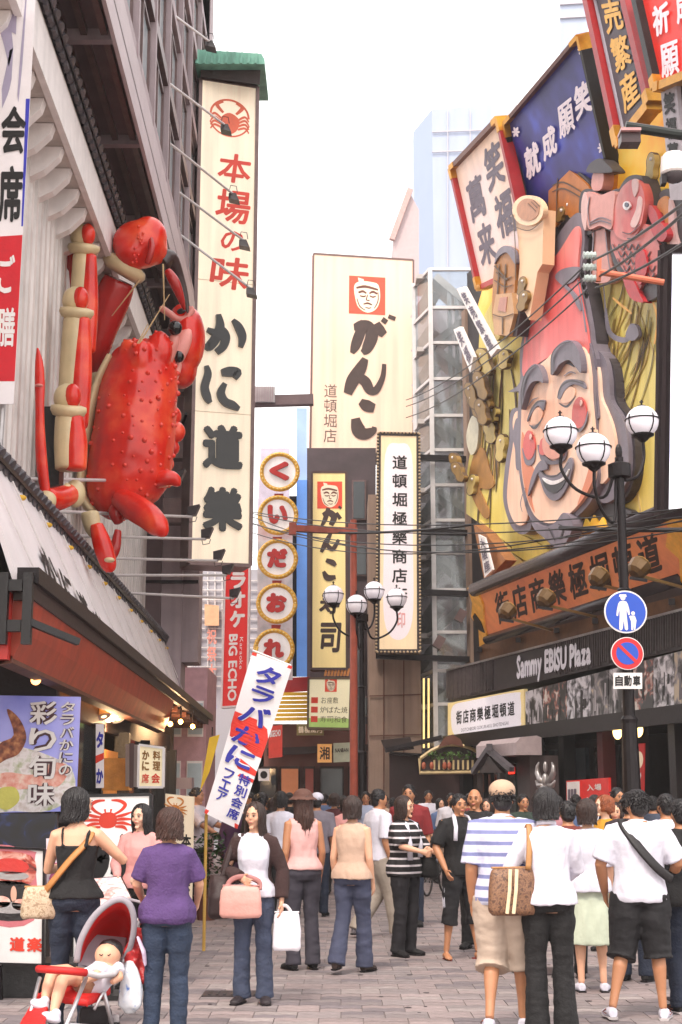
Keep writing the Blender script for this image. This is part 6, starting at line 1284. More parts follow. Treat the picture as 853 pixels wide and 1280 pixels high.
TM=[(.84,.150,.110,.0),(.90,.160,.118,.005),(.97,.155,.112,.0),(1.06,.148,.108,0),(1.15,.152,.112,0),(1.25,.170,.122,-.005),(1.33,.182,.118,0),(1.40,.158,.090,.008),(1.445,.095,.07,.012),(1.47,.062,.06,.012)]
def person(label,px,feet,head,rz,sex='f',skin='light',top=None,bot=None,hair=None,arms={},legs={},turn=0,tilt=0,shoes=('shoe',None),fat=1.0,near=True,hat=None,group=None,jacket=None,face=True,H=None,root=None,nod=0):
    if root is None:
        g=G(px,feet); H=H or P(px,head,g.y).z
        root=thing('person',label,'person',(g.x,g.y,0),R(rz),group)
    s=H/1.7; vx=(.009 if near else .014); T=TF if sex=='f' else TM; skm=SK[skin]
    sw=.150 if sex=='f' else .182; sz=1.365 if sex=='f' else 1.385
    J={}
    for k,sg in (('a',-1),('b',1)):
        J['sh'+k]=V((sg*sw,.005,sz)); J['el'+k]=V(arms.get('el'+k,(sg*(sw+.04),.035,1.10))); J['wr'+k]=V(arms.get('wr'+k,(sg*(sw+.045),-.05,.865)))
        J['hp'+k]=V((sg*.085,0,.88)); J['kn'+k]=V(legs.get('kn'+k,(sg*.095,-.02,.48))); J['an'+k]=V(legs.get('an'+k,(sg*.10,.03,.085)))
        J['ft'+k]=legs.get('ft'+k,0)
    S=lambda v: V(v)*s
    def bld(mb,name,mat,**k):
        mb.v=[v*s for v in mb.v]; return mb.build(name,mat,root,local=True,**k)
    def torso(mb,ease=0,z0=.84,z1=9,f=1.0,yo=0,xe=None):
        R_=[(0,yo+y,z,rx*fat*f+(ease if xe is None else xe),ry*fat*f+ease) for z,rx,ry,y in T if z0-.001<=z<=z1+.001]; 
        if R_[0][2]>z0+.01 or R_[0][2]<z0-.01: pass
        mb.ring(R_,18)
    def shoulders(mb,ease,k,frac=1.0,le=0):
        sh,el,wr=J['sh'+k],J['el'+k],J['wr'+k]; f=1.15 if sex=='m' else .95; f*=fat**.5
        inn=V((sh.x*.5,.0,sz+.025)); pts=[inn,sh,sh.lerp(el,.35),sh.lerp(el,.8),el,el.lerp(wr,.3),el.lerp(wr,.75),wr]; rr=[.05,.054*f,.048*f,.041*f,.037*f,.037*f,.029*f,.024*f]
        if frac>=1: return mb.tube(pts,[r+ease for r in rr],12)
        if frac>0:
            n=frac*2; pts2=[inn,sh]; 
            if n<=1: pts2+=[sh.lerp(el,n*.5),sh.lerp(el,n)]; return mb.tube(pts2,[.046+ease*.6,.052*f+ease*.8,.05*f+ease*.9+le*.5,.048*f+ease+le],12)
            pts2+=[sh.lerp(el,.5),el,el.lerp(wr,n-1)]; return mb.tube(pts2,[.046+ease*.6,.052*f+ease*.8,.05*f+ease,.042*f+ease,.038*f+ease+.006],12)
    def hand(mb,k,sg):
        el,wr=J['el'+k],J['wr'+k]; d=(wr-el).normalized(); d=V(arms.get('hd'+k,d)).normalized()
        th=V(arms.get('th'+k,(0,-1,0) if abs(d.z)>.6 else (0,0,1))); th=(th-d*th.dot(d)).normalized(); n=d.cross(th); 
        if n.x*sg>0: n=-n
        curl=arms.get('curl',.5)
        mb.tube([wr-d*.02,wr+d*.03,wr+d*.085],[(.024,.02),(.034,.017),(.040,.015)] if 0 else [.021,.023,.02],10)
        for q in (-1,0,1): mb.tube([wr+d*.01+th*q*.010,wr+d*.085+th*q*.024],[.017,.0135],8)
        for i,L_ in enumerate((.066,.074,.070,.056)):
            o=wr+d*.083+th*(.033-.0225*i); a=d*math.cos(curl*.5)+n*math.sin(curl*.5); b_=d*math.cos(curl*1.6)+n*math.sin(curl*1.6); sp_=th*(.10*(1.5-i)*.2)
            mb.tube([o,o+(a+sp_)*L_*.5,o+(a+sp_)*L_*.5+b_*L_*.5],[.0092,.0085,.0068],6)
        o=wr+d*.03+th*.03; t1=(d*.6+th*.75+n*.2).normalized(); mb.tube([o-th*.012,o+t1*.035,o+t1*.035+(d*.9+th*.2+n*.25).normalized()*.03],[.012,.0105,.008],6)
    # body
    mb=MB(); torso(mb)
    mb.tube([(0,.012,1.40),(0,.008,1.47),(0,-.005,1.54)],[.055,.047 if sex=='f' else .056,.05],12)
    for k,sg in (('a',-1),('b',1)):
        shoulders(mb,0,k); hand(mb,k,sg); f=fat**.5
        hp,kn,an=J['hp'+k],J['kn'+k],J['an'+k]
        mb.tube([hp+V((0,0,.03)),hp.lerp(kn,.15),hp.lerp(kn,.6),kn,kn.lerp(an,.25)+V((0,.012,0)),kn.lerp(an,.7),an],[.085*f,.086*f,.062*f,.05*f,.052*f,.034*f,.031],12)
        fa=J['ft'+k]; fd=V((sg*.25,-1,fa)).normalized(); up=V((0,fa,1)).normalized()
        mb.tube([an+V((0,.035,-.045)),an+fd*.03+up*-.045,an+fd*.12-up*.058,an+fd*.165-up*.064],[(.032,.034),(.036,.036),(.042,.022),(.03,.014)],10)
    hr=Matrix.Rotation(R(turn),3,'Z')@Matrix.Rotation(R(nod),3,'X')@Matrix.Rotation(R(tilt),3,'Y'); hc=V((0,-.012,1.583))
    hb=MB()
    def hf(v):
        t=max(0,-v.z/.112); v=V((v.x*(1-.30*t**1.6),v.y*(1-.12*t) ,v.z))
        if v.y<0: v.y*=1-.06*abs(v.x)/.07
        return v
    hb.ell((0,0,0),(.074,.094,.113),20,14,fn=hf); hb.ell((0,-.086,-.016),(.012,.017,.012),8,6); hb.tube([(0,-.084,.02),(0,-.094,-.012)],[.007,.011],8)
    hb.ell((0,-.068,-.095),(.026,.022,.016),10,6); hb.ell((0,-.084,-.050),(.021,.010,.009),8,6); hb.ell((0,-.08,.03),(.05,.014,.012),10,6)
    for sg in(-1,1): hb.ell((sg*.076,.012,-.008),(.009,.02,.03),8,6); hb.ell((sg*.036,-.066,-.02),(.024,.02,.024),8,6)
    mb.v_head=len(mb.v); mb.add([hr@v+hc for v in hb.v],hb.f)
    bld(mb,'body',skm,voxel=vx*s,sm=2)
    def hbld(hm,name,mat,**k):
        hm.v=[hr@v+hc for v in hm.v]; return bld(hm,name,mat,**k)
    # face
    if face:
        for sg in (-1,1):
            hbld(MB().ell((sg*.030,-.0855,.006),(.0125,.0055,.0048),8,6),'eye_white',eyew,smooth=True); hbld(MB().ell((sg*.030,-.0905,.006),(.0068,.003,.0062),7,5),'eye',eyed,smooth=True)
            hbld(MB().tube([(sg*.014,-.093,.014),(sg*.03,-.0935,.0155),(sg*.046,-.084,.011)],[.0015,.0024,.0012],5),'eyelash',eyed)
            hbld(MB().tube([(sg*.013,-.094,.030),(sg*.031,-.094,.035),(sg*.05,-.083,.028)],[.002,.0036,.0015],5),'eyebrow',hairb)
        hbld(MB().ell((0,-.0935,-.050),(.021,.005,.0065),10,6),'mouth',lipm,smooth=True)
    # hair
    if hair:
        st,hm,ln=hair; hb=MB(); rr=random.Random(hash(label)%1000 if 0 else len(label)*7+int(px))
        if st=='short':
            hb.ell((0,.014,.028),(.083,.096,.100),18,12); hb.ell((0,.05,-.03),(.07,.058,.06),12,8)
            for sg in(-1,1): hb.ell((sg*.072,.0,.02),(.012,.03,.03),8,6)
        else:
            hb.ell((0,.016,.026),(.082,.095,.100),18,12); hb.ell((0,.045,-.03),(.074,.060,.075),12,8)
        lk=MB(); n_=420 if near else 150
        for i in range(n_):
            if st=='short':
                a=rr.uniform(0,2*math.pi); e=rr.uniform(-.35,1.45); ce=math.cos(e)
                if math.sin(a)<-.35 and e<.55: e=rr.uniform(.6,1.4); ce=math.cos(e)
                p=V((.083*ce*math.cos(a),.014+.096*ce*math.sin(a),.028+.1*math.sin(e))); t_=V((-math.sin(a)*rr.uniform(-1,1),rr.uniform(-.3,.6),-.5)).normalized()
                nn=V((p.x,p.y-.014,p.z-.028)).normalized(); lk.tube([p-nn*.006,p+nn*.004+t_*.015,p+t_*.032+nn*rr.uniform(.0,.012)],[.008,.006,.001],4)
            else:
                a=rr.uniform(-46,226); a=R(a); e0=rr.uniform(.75,1.5); pts=[]; rad=[]
                L_=ln*(1+rr.uniform(-.16,.05)); 
                if math.sin(a)<-.2: L_*=.93
                ph=rr.uniform(0,6); wv=.012 if st=='curly' else .004; ro=rr.uniform(.94,1.07)
                zt_=.026; m_=9
                for q in range(m_):
                    t=q/(m_-1); arc=e0-t*(L_/.1+e0)*1.0
                    if arc>-.15: x=.086*math.cos(arc)*math.cos(a); y=.016+.099*math.cos(arc)*math.sin(a); z=zt_+.103*math.sin(arc)
                    else:
                        dz=(-.15-arc)*.1; k_=max(0,1-dz*1.6); fl=.75+.25*k_ if st!='curly' else 1.02
                        x=.085*fl*math.cos(a); y=.016+.098*fl*math.sin(a)+(.02 if dz>.1 else 0); z=zt_-.016-dz
                        if dz>.12: x*=1.12; 
                    w=1+(0 if q<2 else rr.uniform(-.02,.02)); x=x*ro*w+wv*math.sin(ph+q*1.5); y=y*ro*w+wv*math.cos(ph+q*1.5)
                    pts.append(V((x,y,z))); rad.append((.0065 if q<m_-2 else .005) if q<m_-1 else .001)
                lk.tube(pts,rad,5,cap=False)
        cap_=hbld(hb,'hair',hm,voxel=.009 if near else .014,sm=1,wr=.003,wsc=60)
        hbld(lk,'hair_locks',hm,smooth=True)['kind']='stuff'
        if st=='tied': hbld(MB().ell((.03,.105,-.04),(.045,.04,.055),10,8).tube([(.03,.11,-.05),(.05,.13,-.12),(.055,.12,-.2)],[.04,.035,.012],8),'ponytail',hm,voxel=.012,wr=.004,wsc=50)
    if hat:
        kind,hmat=hat; h=MB(); h.ell((0,.01,.06),(.097,.112,.078),18,10)
        if kind=='brim': h.lathe((0,.01,.045),[(.09,.0),(.145,-.025),(.15,-.018),(.09,.02)],24)
        if kind=='cap': h.tube([(0,-.06,.05),(0,-.13,.045),(0,-.18,.035)],[(.07,.02),(.07,.008),(.05,.006)],12)
        hbld(h,'hat',hmat,voxel=.010,sm=3)
    # bottoms
    if bot:
        kind,bm,zend,fl=bot; g=MB(); 
        R_=[(0,y,z,rx*fat+.016,ry*fat+.016) for z,rx,ry,y in T if z<=1.0]; 
        if kind=='skirt':
            R_=[(0,.0,zend,.20*fat+fl,.15*fat+fl),(0,0,(zend+.84)/2,.185*fat+fl*.5,.14*fat+fl*.5)]+R_; g.ring(R_,20); bld(g,'skirt',bm,voxel=.012*s,sm=3,wr=.012,wsc=9,wst=(2,2,.3))
        else:
            g.ring(R_,18)
            for k,sg in (('a',-1),('b',1)):
                hp,kn,an=J['hp'+k],J['kn'+k],J['an'+k]; f=fat**.5; loose=.012+(.012 if sex=='m' else 0)+(.02 if kind=='baggy' else 0)
                full=[(hp+V((0,0,.04)),.09*f+loose),(hp.lerp(kn,.3),.088*f+loose),(hp.lerp(kn,.65),.068*f+loose),(kn,.056*f+loose+fl*.2),(kn.lerp(an,.4),.052*f+loose+fl*.5),(kn.lerp(an,.8),.042*f+loose+fl),(an+V((0,.0,-.035)),.044+loose+fl*1.2)]
                pts=[];rr=[]
                for i,(p,r) in enumerate(full):
                    if p.z>=zend or not pts: pts.append(p); rr.append(r)
                    else:
                        p0,r0=full[i-1]; t=(p0.z-zend)/max(1e-4,p0.z-p.z)
                        if t>.02: pts.append(p0.lerp(p,t)); rr.append(r0+(r-r0)*t+(.015 if zend>.3 else 0))
                        break
                g.tube(pts,rr,14)
            bld(g,'trousers' if zend<.3 else 'shorts',bm,voxel=.011*s,sm=2,wr=.009 if near else .004,wsc=9,wst=(.8,.8,1.4))
    # top
    if top:
        kind,tm,slv,hem,ease=top; g=MB(); z1=1.32 if kind=='tank' else 9
        eh=max(ease,.030); rings=[(0,y,z,rx*fat+(eh if z<1.0 else ease),ry*fat+(eh if z<1.0 else ease)+.004) for z,rx,ry,y in T if hem+.02<z<=z1]
        if kind!='tank': rings=rings[:-1]+[(0,T[-1][3],T[-1][0]-.005,.074,.07)]
        zz,rx,ry,y=min(T,key=lambda q:abs(q[0]-hem)); rings=[(0,y,hem,rx*fat+eh+.006,ry*fat+eh+.008)]+rings
        g.ring(rings,20)
        if kind=='tank':
            for sg in (-1,1): g.tube([(sg*.085,-.118,1.28),(sg*.092,-.085,1.37),(sg*.095,-.0,1.425),(sg*.092,.085,1.37),(sg*.085,.118,1.28)],[.014]*5,8)
        elif slv>0:
            for k in 'ab': shoulders(g,ease*.7+.004,k,slv,le=.008)
        else:
            for sg in(-1,1): g.tube([(sg*sw*.5,.0,sz+.01),(sg*sw*.93,.0,sz+.012)],[.05,.058],10)
        bld(g,'top' if kind!='shirt' else 'shirt',tm,voxel=.0105*s,sm=2,wr=(.012 if near else .006),wsc=8,wst=(1.3,1.3,.6))
        if kind=='shirt':
            c=MB(); c.tube([(.065*math.cos(a)*1.0,.012+.062*math.sin(a),1.455-.02*(math.sin(a)<0)+.012*math.sin(a)) for a in [k*math.pi/8 for k in range(17)]],[(.008,.018)]*17,6); bld(c,'collar',tm,smooth=True)
    if jacket:
        jm,hem,slv=jacket; g=MB(); ea=.026
        zz,rx,ry,y=min(T,key=lambda q:abs(q[0]-hem))
        g.ring([(0,y+.035,hem,rx*fat+ea+.01,ry*fat+ea-.012)]+[(0,y+.035,z,rx*fat+ea,ry*fat+ea-.018) for z,rx,ry,y in T if z>hem+.02 and z<1.44],20)
        for k in 'ab': shoulders(g,.02,k,slv)
        bld(g,'cardigan',jm,voxel=.011*s,sm=2,wr=.01,wsc=8)
    # shoes
    if shoes[0]!='bare':
        for k,sg in (('a',-1),('b',1)):
            an=J['an'+k]; fa=J['ft'+k]; fd=V((sg*.25,-1,fa)).normalized(); up=V((0,fa,1)).normalized(); m=MB()
            if shoes[0]=='flip':
                m.hexa(*[[an+fd*a+V((b*.04,0,0))-up*c for a,b in ((-.06,-.8),(-.06,.8),(.1,1.15),(.18,.3))] for c in (.088,.072)][::-1]); bld(m,'sandal',shoes[1]); continue
            m.tube([an+V((0,.055,-.04)),an+fd*.02-up*.038,an+fd*.10-up*.05,an+fd*.165-up*.058,an+fd*.19-up*.062],[(.034,.036),(.043,.046),(.049,.034),(.044,.026),(.02,.018)],12)
            sh_=bld(m,'shoe',shoes[1],voxel=.008,sm=2); so2=MB(); so2.tube([an+V((0,.065,-.075)),an+fd*.02-up*.075,an+fd*.10-up*.075,an+fd*.18-up*.075],[(.036,.011),(.044,.011),(.052,.011),(.04,.011)],12); so2.v=[v*s for v in so2.v]
            so2.build('sole',M('sole_grey','B0A8A8',.7) if shoes[0]=='sneaker' else dkmetal,sh_,local=True)
            if shoes[0]=='sneaker':
                w_=MB(); w_.tube([an+fd*.03-up*.02+V((sg*.042,0,0)),an+fd*.09-up*.045+V((sg*.046,0,0)),an+fd*.02-up*.05+V((sg*.045,0,0))],[.006,.008,.004],5); w_.v=[v*s for v in w_.v]; w_.build('shoe_stripe',M('brown_stripe','7A3A28',.6),sh_,local=True)
    root['_s']=s
    return root
def loc2w(p,v): return V(p.location)+Matrix.Rotation(p.rotation_euler.z,3,'Z')@(V(v)*p['_s'])
def bag(label,mat,c,sz,rotz,strap=None,sm=None,name='shoulder_bag',cat='bag',sr=.012,extra=None):
    c=V(c); t=thing(name,label,cat,c+V((0,0,-sz[2]/2))); m=MB(); rz_=Matrix.Rotation(R(rotz),3,'Z'); x,y,z=[k/2 for k in sz]
    m.ring([(0,0,-z,x*.9,y*.8),(0,0,-z*.8,x*1.02,y*1.05),(0,0,0,x,y*1.1),(0,0,z*.7,x*.92,y*.8),(0,0,z,x*.86,y*.45)],20); m.v=[rz_@v+c for v in m.v]
    m.build('bag_body',mat,t,voxel=.014,sm=2,wr=.008,wsc=9)
    m=MB(); m.tube([rz_@V((k,0,z*1.0))+c for k in (-x*.86,-x*.3,x*.3,x*.86)],[.008]*4,6); m.build('bag_rim',sm or mat,t)
    if strap: m=MB(); m.tube(smoothpts([tuple(V(p)) for p in strap],4,False),[(sr*1.8,sr*.4)]*((len(strap)-1)*4+1),6); m.build('strap',sm or mat,t,smooth=True)
    return t
W0=dict
# 1 tank top
p1=person('woman in a black tank top and dark jeans seen from behind, tan bag strap',88,1292,986,180,'f','light',('tank',blk,0,.93,.008),('pants',jeansd,0,.0),('bob',hairk,.15),dict(ela=(-.33,-.06,1.19),wra=(-.20,-.30,1.26),elb=(.22,-.08,1.12),wrb=(.10,-.33,1.14)),turn=-60,shoes=('shoe',blk))
s_=[loc2w(p1,v) for v in ((-.11,.0,1.43),(-.10,.09,1.34),(.02,.135,1.2),(.14,.13,1.05),(.20,.09,.98))]
bag('small beige patterned bag hanging at the hip of the woman in the black tank top',ramp_mat('beige_pattern',[(.4,'B09A80'),(.5,'C8B49A'),(.6,'9A8268')],sc=40,rough=.7,vor=False),loc2w(p1,(.235,.07,.90)),(.26,.11,.22),12,s_,M('tan_leather','B0763C',.5),sr=.014)
# 2 purple
p2=person('woman in a purple top and jeans with wavy brown hair, seen from behind',206,1304,1011,180,'f','light',('tee',M('purple_knit','533A6C',.9,var=.12,sc=9,bump=.12,bsc=60),.42,.86,.018),('pants',jeans,0,.008),('curly',hairm,.14),dict(ela=(-.23,-.05,1.14),wra=(-.20,-.22,1.0),elb=(.24,-.02,1.14),wrb=(.22,-.2,1.02)),turn=8,shoes=('shoe',M('brown_shoe','3A2620',.6)),fat=1.08)
# 3 staff girl
p3=person('young woman in a pale pink blouse facing the camera beside the crab board',171,1236,1006,-8,'f','pale',('shirt',pnk,1,.92,.014),('pants',blk,0,0),('long',hairk,.22),dict(ela=(-.23,-.03,1.14),wra=(-.16,-.22,1.02),elb=(.22,-.03,1.14),wrb=(.10,-.24,1.04)),turn=-15,shoes=('shoe',blk),fat=.96)
# 5 cardigan woman
p5=person('long haired young woman in a brown cardigan over a white top, facing the camera',316,1255,1004,-6,'f','light',('tee',wht,0,.90,.014),('pants',jeansg,0,.022),('long',hairb,.33),dict(ela=(-.25,.0,1.13),wra=(-.08,-.20,1.06),elb=(.25,.03,1.12),wrb=(.25,-.03,.86)),turn=-14,jacket=(M('brown_cardigan','3A2524',.9,var=.2,sc=8,bump=.1),.90,.95),shoes=('shoe',M('dark_shoe','2A2226',.6)),fat=.96)
bag('pale pink handbag held in front by the woman in the brown cardigan',M('pale_pink_leather','D49A90',.5,var=.08),loc2w(p5,(-.07,-.26,.87)),(.34,.10,.25),-6,[loc2w(p5,v) for v in ((-.2,-.26,.97),(-.16,-.24,1.05),(-.05,-.24,1.08),(.08,-.24,1.04),(.09,-.26,.97))],M('pink_strap','A8706C',.5),'handbag')
bag('large dark brown shoulder bag at the right hip of the long haired woman',M('dark_brown_leather','2E1C1C',.6,var=.2),loc2w(p5,(-.29,-.02,.90)),(.20,.34,.34),0,[loc2w(p5,v) for v in ((-.27,-.1,1.04),(-.2,-.06,1.3),(-.16,.0,1.44),(-.2,.06,1.3),(-.27,.1,1.04))])
bag('white paper shopping bag hanging from the hand of the woman in the brown cardigan',M('white_bag_paper','E6E2EA',.6,var=.05),loc2w(p5,(.30,-.05,.61)),(.23,.09,.30),-5,[loc2w(p5,v) for v in ((.22,-.05,.75),(.25,-.05,.82),(.30,-.05,.82),(.35,-.05,.75))],M('white_handle','D8D0D4',.6),'shopping_bag',sr=.008)
# 6,7
p6=person('woman in a pink sleeveless top and brown brimmed hat, seen from behind',378,1212,988,200,'f','tan',('tee',M('pale_pink_top','D8A8A4',.85,var=.08,sc=6),0,.94,.012),('pants',M('dark_grey_trousers','3A3640',.85,var=.2),.0,.02),('long',hairm,.34),hat=('brim',M('brown_hat','5A3A30',.8,var=.15)),shoes=('shoe',blk),fat=.98)
p7=person('woman in a beige sleeveless top and blue grey trousers walking away in the street centre',441,1216,996,160,'f','light',('tee',M('beige_top','BFA08C',.85,var=.08,sc=6),0,.90,.018),('pants',M('blue_grey_trousers','3C4056',.85,var=.2),0,.03),('bob',hairb,.13),legs=dict(kna=(-.09,-.08,.49),ana=(-.09,-.10,.085),knb=(.09,.04,.49),anb=(.09,.22,.13)),shoes=('shoe',dkbrown),fat=1.05)
# 8 man white shirt
p8=person('man in a white shirt and beige trousers walking right behind the striped shirt woman',474,1172,987,118,'m','tan',('shirt',wht,.45,.88,.02),('baggy',M('sand_trousers','A09488',.85,var=.12),0,.01),('short',hairk,0),legs=dict(kna=(-.09,-.12,.5),ana=(-.09,-.2,.09),anb=(.09,.25,.12)),turn=-10,near=False,shoes=('shoe',M('grey_shoe','8A848A',.6)))
# 9 striped lady
p9=person('woman in a black and white striped top, looking right',507,1195,996,48,'f','light',('tee',stripes('black_white_stripes','141013','C8C0C4',14,2,.72),.5,.84,.03),('pants',M('black_trousers','1A171C',.85,var=.25),0,.02),('bob',hairb,.17),dict(ela=(-.20,-.12,1.17),wra=(-.14,-.34,1.12),elb=(.24,-.08,1.14),wrb=(.14,-.32,1.10),curl=.9),turn=12,shoes=('shoe',blk),fat=1.12)
t=thing('neck_towel','white towel hanging round the neck of the woman in the striped top','towel',loc2w(p9,(0,-.1,1.1))); m=MB()
m.tube([loc2w(p9,v) for v in ((-.09,-.155,1.02),(-.09,-.15,1.2),(-.075,-.09,1.40),(-.04,.05,1.465),(.04,.05,1.465),(.075,-.09,1.40),(.09,-.15,1.2),(.085,-.155,1.05))],[(.028,.010)]*8,8); m.build('cloth',wht,t,smooth=True)
bag('black shoulder bag held by the woman in the striped top',blk,loc2w(p9,(.23,-.12,.93)),(.30,.14,.2),-40,[loc2w(p9,v) for v in ((.2,-.1,1.02),(.19,-.02,1.42),(.22,.04,1.02))])
# 10 black tee man
p10=person('man in a black T-shirt and black shorts with white side stripes',577,1199,993,22,'m','tan',('tee',blk,.45,.86,.018),('pants',M('black_shorts','121014',.8,var=.25),.36,.0),('short',hairk,0),dict(ela=(-.28,.0,1.15),wra=(-.24,-.14,.93),elb=(.27,-.10,1.14),wrb=(.12,-.28,1.10)),turn=-6,shoes=('flip',M('flipflop_red','7A2A24',.6)),legs=dict(kna=(-.13,-.02,.48),ana=(-.16,.03,.085),knb=(.13,-.03,.48),anb=(.17,-.05,.085)),fat=1.0)
t=thing('neck_towel','white towel round the neck of the man in the black T-shirt','towel',loc2w(p10,(0,-.1,1.2))); m=MB()
m.tube([loc2w(p10,v) for v in ((-.13,-.165,1.22),(-.11,-.14,1.36),(-.085,-.05,1.46),(-.04,.06,1.50),(.04,.06,1.50),(.085,-.05,1.46),(.10,-.14,1.36),(.1,-.165,1.25))],[(.022,.012)]*8,8); m.build('cloth',wht,t,smooth=True)
for dx in (0,.02,.04):
    m=MB(); m.tube([V((-.195-.0,-.02+dx,.84)),V((-.205,-.035+dx,.6)),V((-.195,-.04+dx,.40))],.004,4); m.v=[v*p10['_s'] for v in m.v]; m.build('white_stripe',wht,p10,local=True)
# 11 bald man
p11=person('bald man in dark clothes standing behind the man in the black T-shirt',597,1186,986,-14,'m','tan',('tee',blk,.6,.84,.025),('pants',blk,0,.01),None,near=True,shoes=('shoe',blk))
# 12 cap man
p12=person('man in a blue and white striped shirt, beige cap and khaki shorts walking away',634,1292,969,168,'m','tan',('shirt',stripes('blue_white_stripes','C6C6DA','7478A4',13,2,.66),.45,.86,.02),('baggy',M('khaki_shorts','B4A090',.85,var=.1),.42,.02),('short',hairk,0),legs=dict(kna=(-.10,-.10,.5),ana=(-.10,-.14,.09),anb=(.10,.16,.12)),hat=('cap',M('beige_cap','B89A82',.8,var=.1)),turn=10,shoes=('sneaker',wht),fat=1.08,H=1.72)
# 13 white shirt woman
p13=person('woman in a white blouse and wide black trousers with black bobbed hair, seen from behind',690,1296,986,180,'f','light',('shirt',wht,.95,.90,.022),('pants',blk,0,.03),('bob',hairk,.125),dict(ela=(-.22,-.06,1.14),wra=(-.12,-.25,1.05),elb=(.27,.01,1.14),wrb=(.22,-.10,.94)),shoes=('shoe',blk),fat=1.04)
bt=bag('brown monogram tote bag with two cream stripes under a white sleeved arm',ramp_mat('brown_monogram',[(.4,'6A4A38'),(.5,'8A6448'),(.6,'54382A')],sc=45,rough=.55),loc2w(p13,(.26,.10,.99)),(.36,.15,.32),14,[loc2w(p13,v) for v in ((.15,.12,1.14),(.135,.10,1.3),(.13,.03,1.45),(.17,-.04,1.3),(.3,.0,1.12))],M('tan_strap','A87848',.5),'tote_bag',sr=.012)
for dx in (0,.045):
    m=MB(); m.tube([loc2w(p13,v) for v in ((.24+dx,.192,1.145),(.25+dx,.205,1.0),(.27+dx,.195,.845))],[(.012,.004)]*3,6); m.build('cream_stripe',M('cream_stripe','E0CCA8',.5),bt)
# 14
p14=person('person in a white top and long pale green skirt',741,1240,1000,178,'f','light',('tee',wht,.5,.88,.02),('skirt',M('pale_green_cloth','B8C0AC',.85,var=.08),.42,.03),('bob',hairb,.13),shoes=('shoe',wht),near=True)
# 15
p15=person('person with short orange hair and a yellow top facing left near the red price board',762,1190,995,-72,'f','pale',('tee',M('mustard_cloth','C08A28',.85,var=.12),.6,.86,.02),('pants',jeansd,0,0),('curly',hairo,.09),dict(ela=(-.2,-.05,1.14),wra=(-.1,-.25,1.2)),near=True,shoes=('shoe',blk))
# 16 polo man
p16=person('man in a white polo shirt and black shorts with a black strap across his back',806,1274,988,172,'m','tan',('shirt',M('white_polo_cloth','D2D0DC',.85,var=.08,sc=5),.45,.86,.022),('baggy',M('black_shorts2','141216',.8,var=.25),.44,.01),('short',hairk,0),dict(ela=(-.30,-.02,1.15),wra=(-.25,-.22,1.02),elb=(.29,.03,1.14),wrb=(.26,-.10,.92)),legs=dict(kna=(-.12,-.02,.48),ana=(-.14,.02,.085),knb=(.15,.0,.48),anb=(.24,.12,.10)),turn=25,shoes=('sneaker',wht),fat=1.12)
bag('black shoulder bag carried in front by the man in the white polo shirt',blk,loc2w(p16,(-.30,-.12,.95)),(.28,.14,.26),0,[loc2w(p16,v) for v in ((.11,-.0,1.475),(.10,.10,1.42),(.0,.175,1.27),(-.13,.17,1.12),(-.24,.08,1.03))],M('black_strap','1C181A',.6),sr=.02)
# others
p17=person('man in a dark plum shirt just left of the white polo shirt',796,1226,991,150,'m','tan',('tee',M('dark_plum_cloth','2E2228',.85,var=.2),.5,.86,.02),('pants',jeansd,0,0),('short',hairk,0),shoes=('shoe',blk),near=False)
p18=person('person in black clothing cut by the right edge of the picture',862,1266,1000,190,'m','tan',('tee',blk,.5,.86,.02),('pants',jeansd,0,0),('short',hairk,0),shoes=('sneaker',blk))
p18b=person('black haired man in white standing behind the polo shirt man at the right edge',842,1222,993,200,'m','tan',('tee',wht,.5,.86,.02),('pants',blk,0,0),('short',hairk,0),near=False,shoes=('shoe',blk))
p19=person('man in a pale grey shirt reaching sideways beside the cream stand sign',243,1142,985,70,'m','tan',('shirt',M('pale_grey_cloth','B4AAB0',.85,var=.1),.5,.88,.02),('pants',blk,0,0),('short',hairk,0),dict(ela=(-.22,-.2,1.2),wra=(-.18,-.40,1.08),elb=(.22,-.2,1.2),wrb=(.18,-.42,1.15)),near=False,shoes=('shoe',blk))
p20=person('woman in a white top between the nobori flag and the brown hat',350,1152,990,176,'f','light',('tee',wht,.4,.9,.015),('pants',blk,0,0),('bob',hairk,.12),near=False,shoes=('shoe',blk))
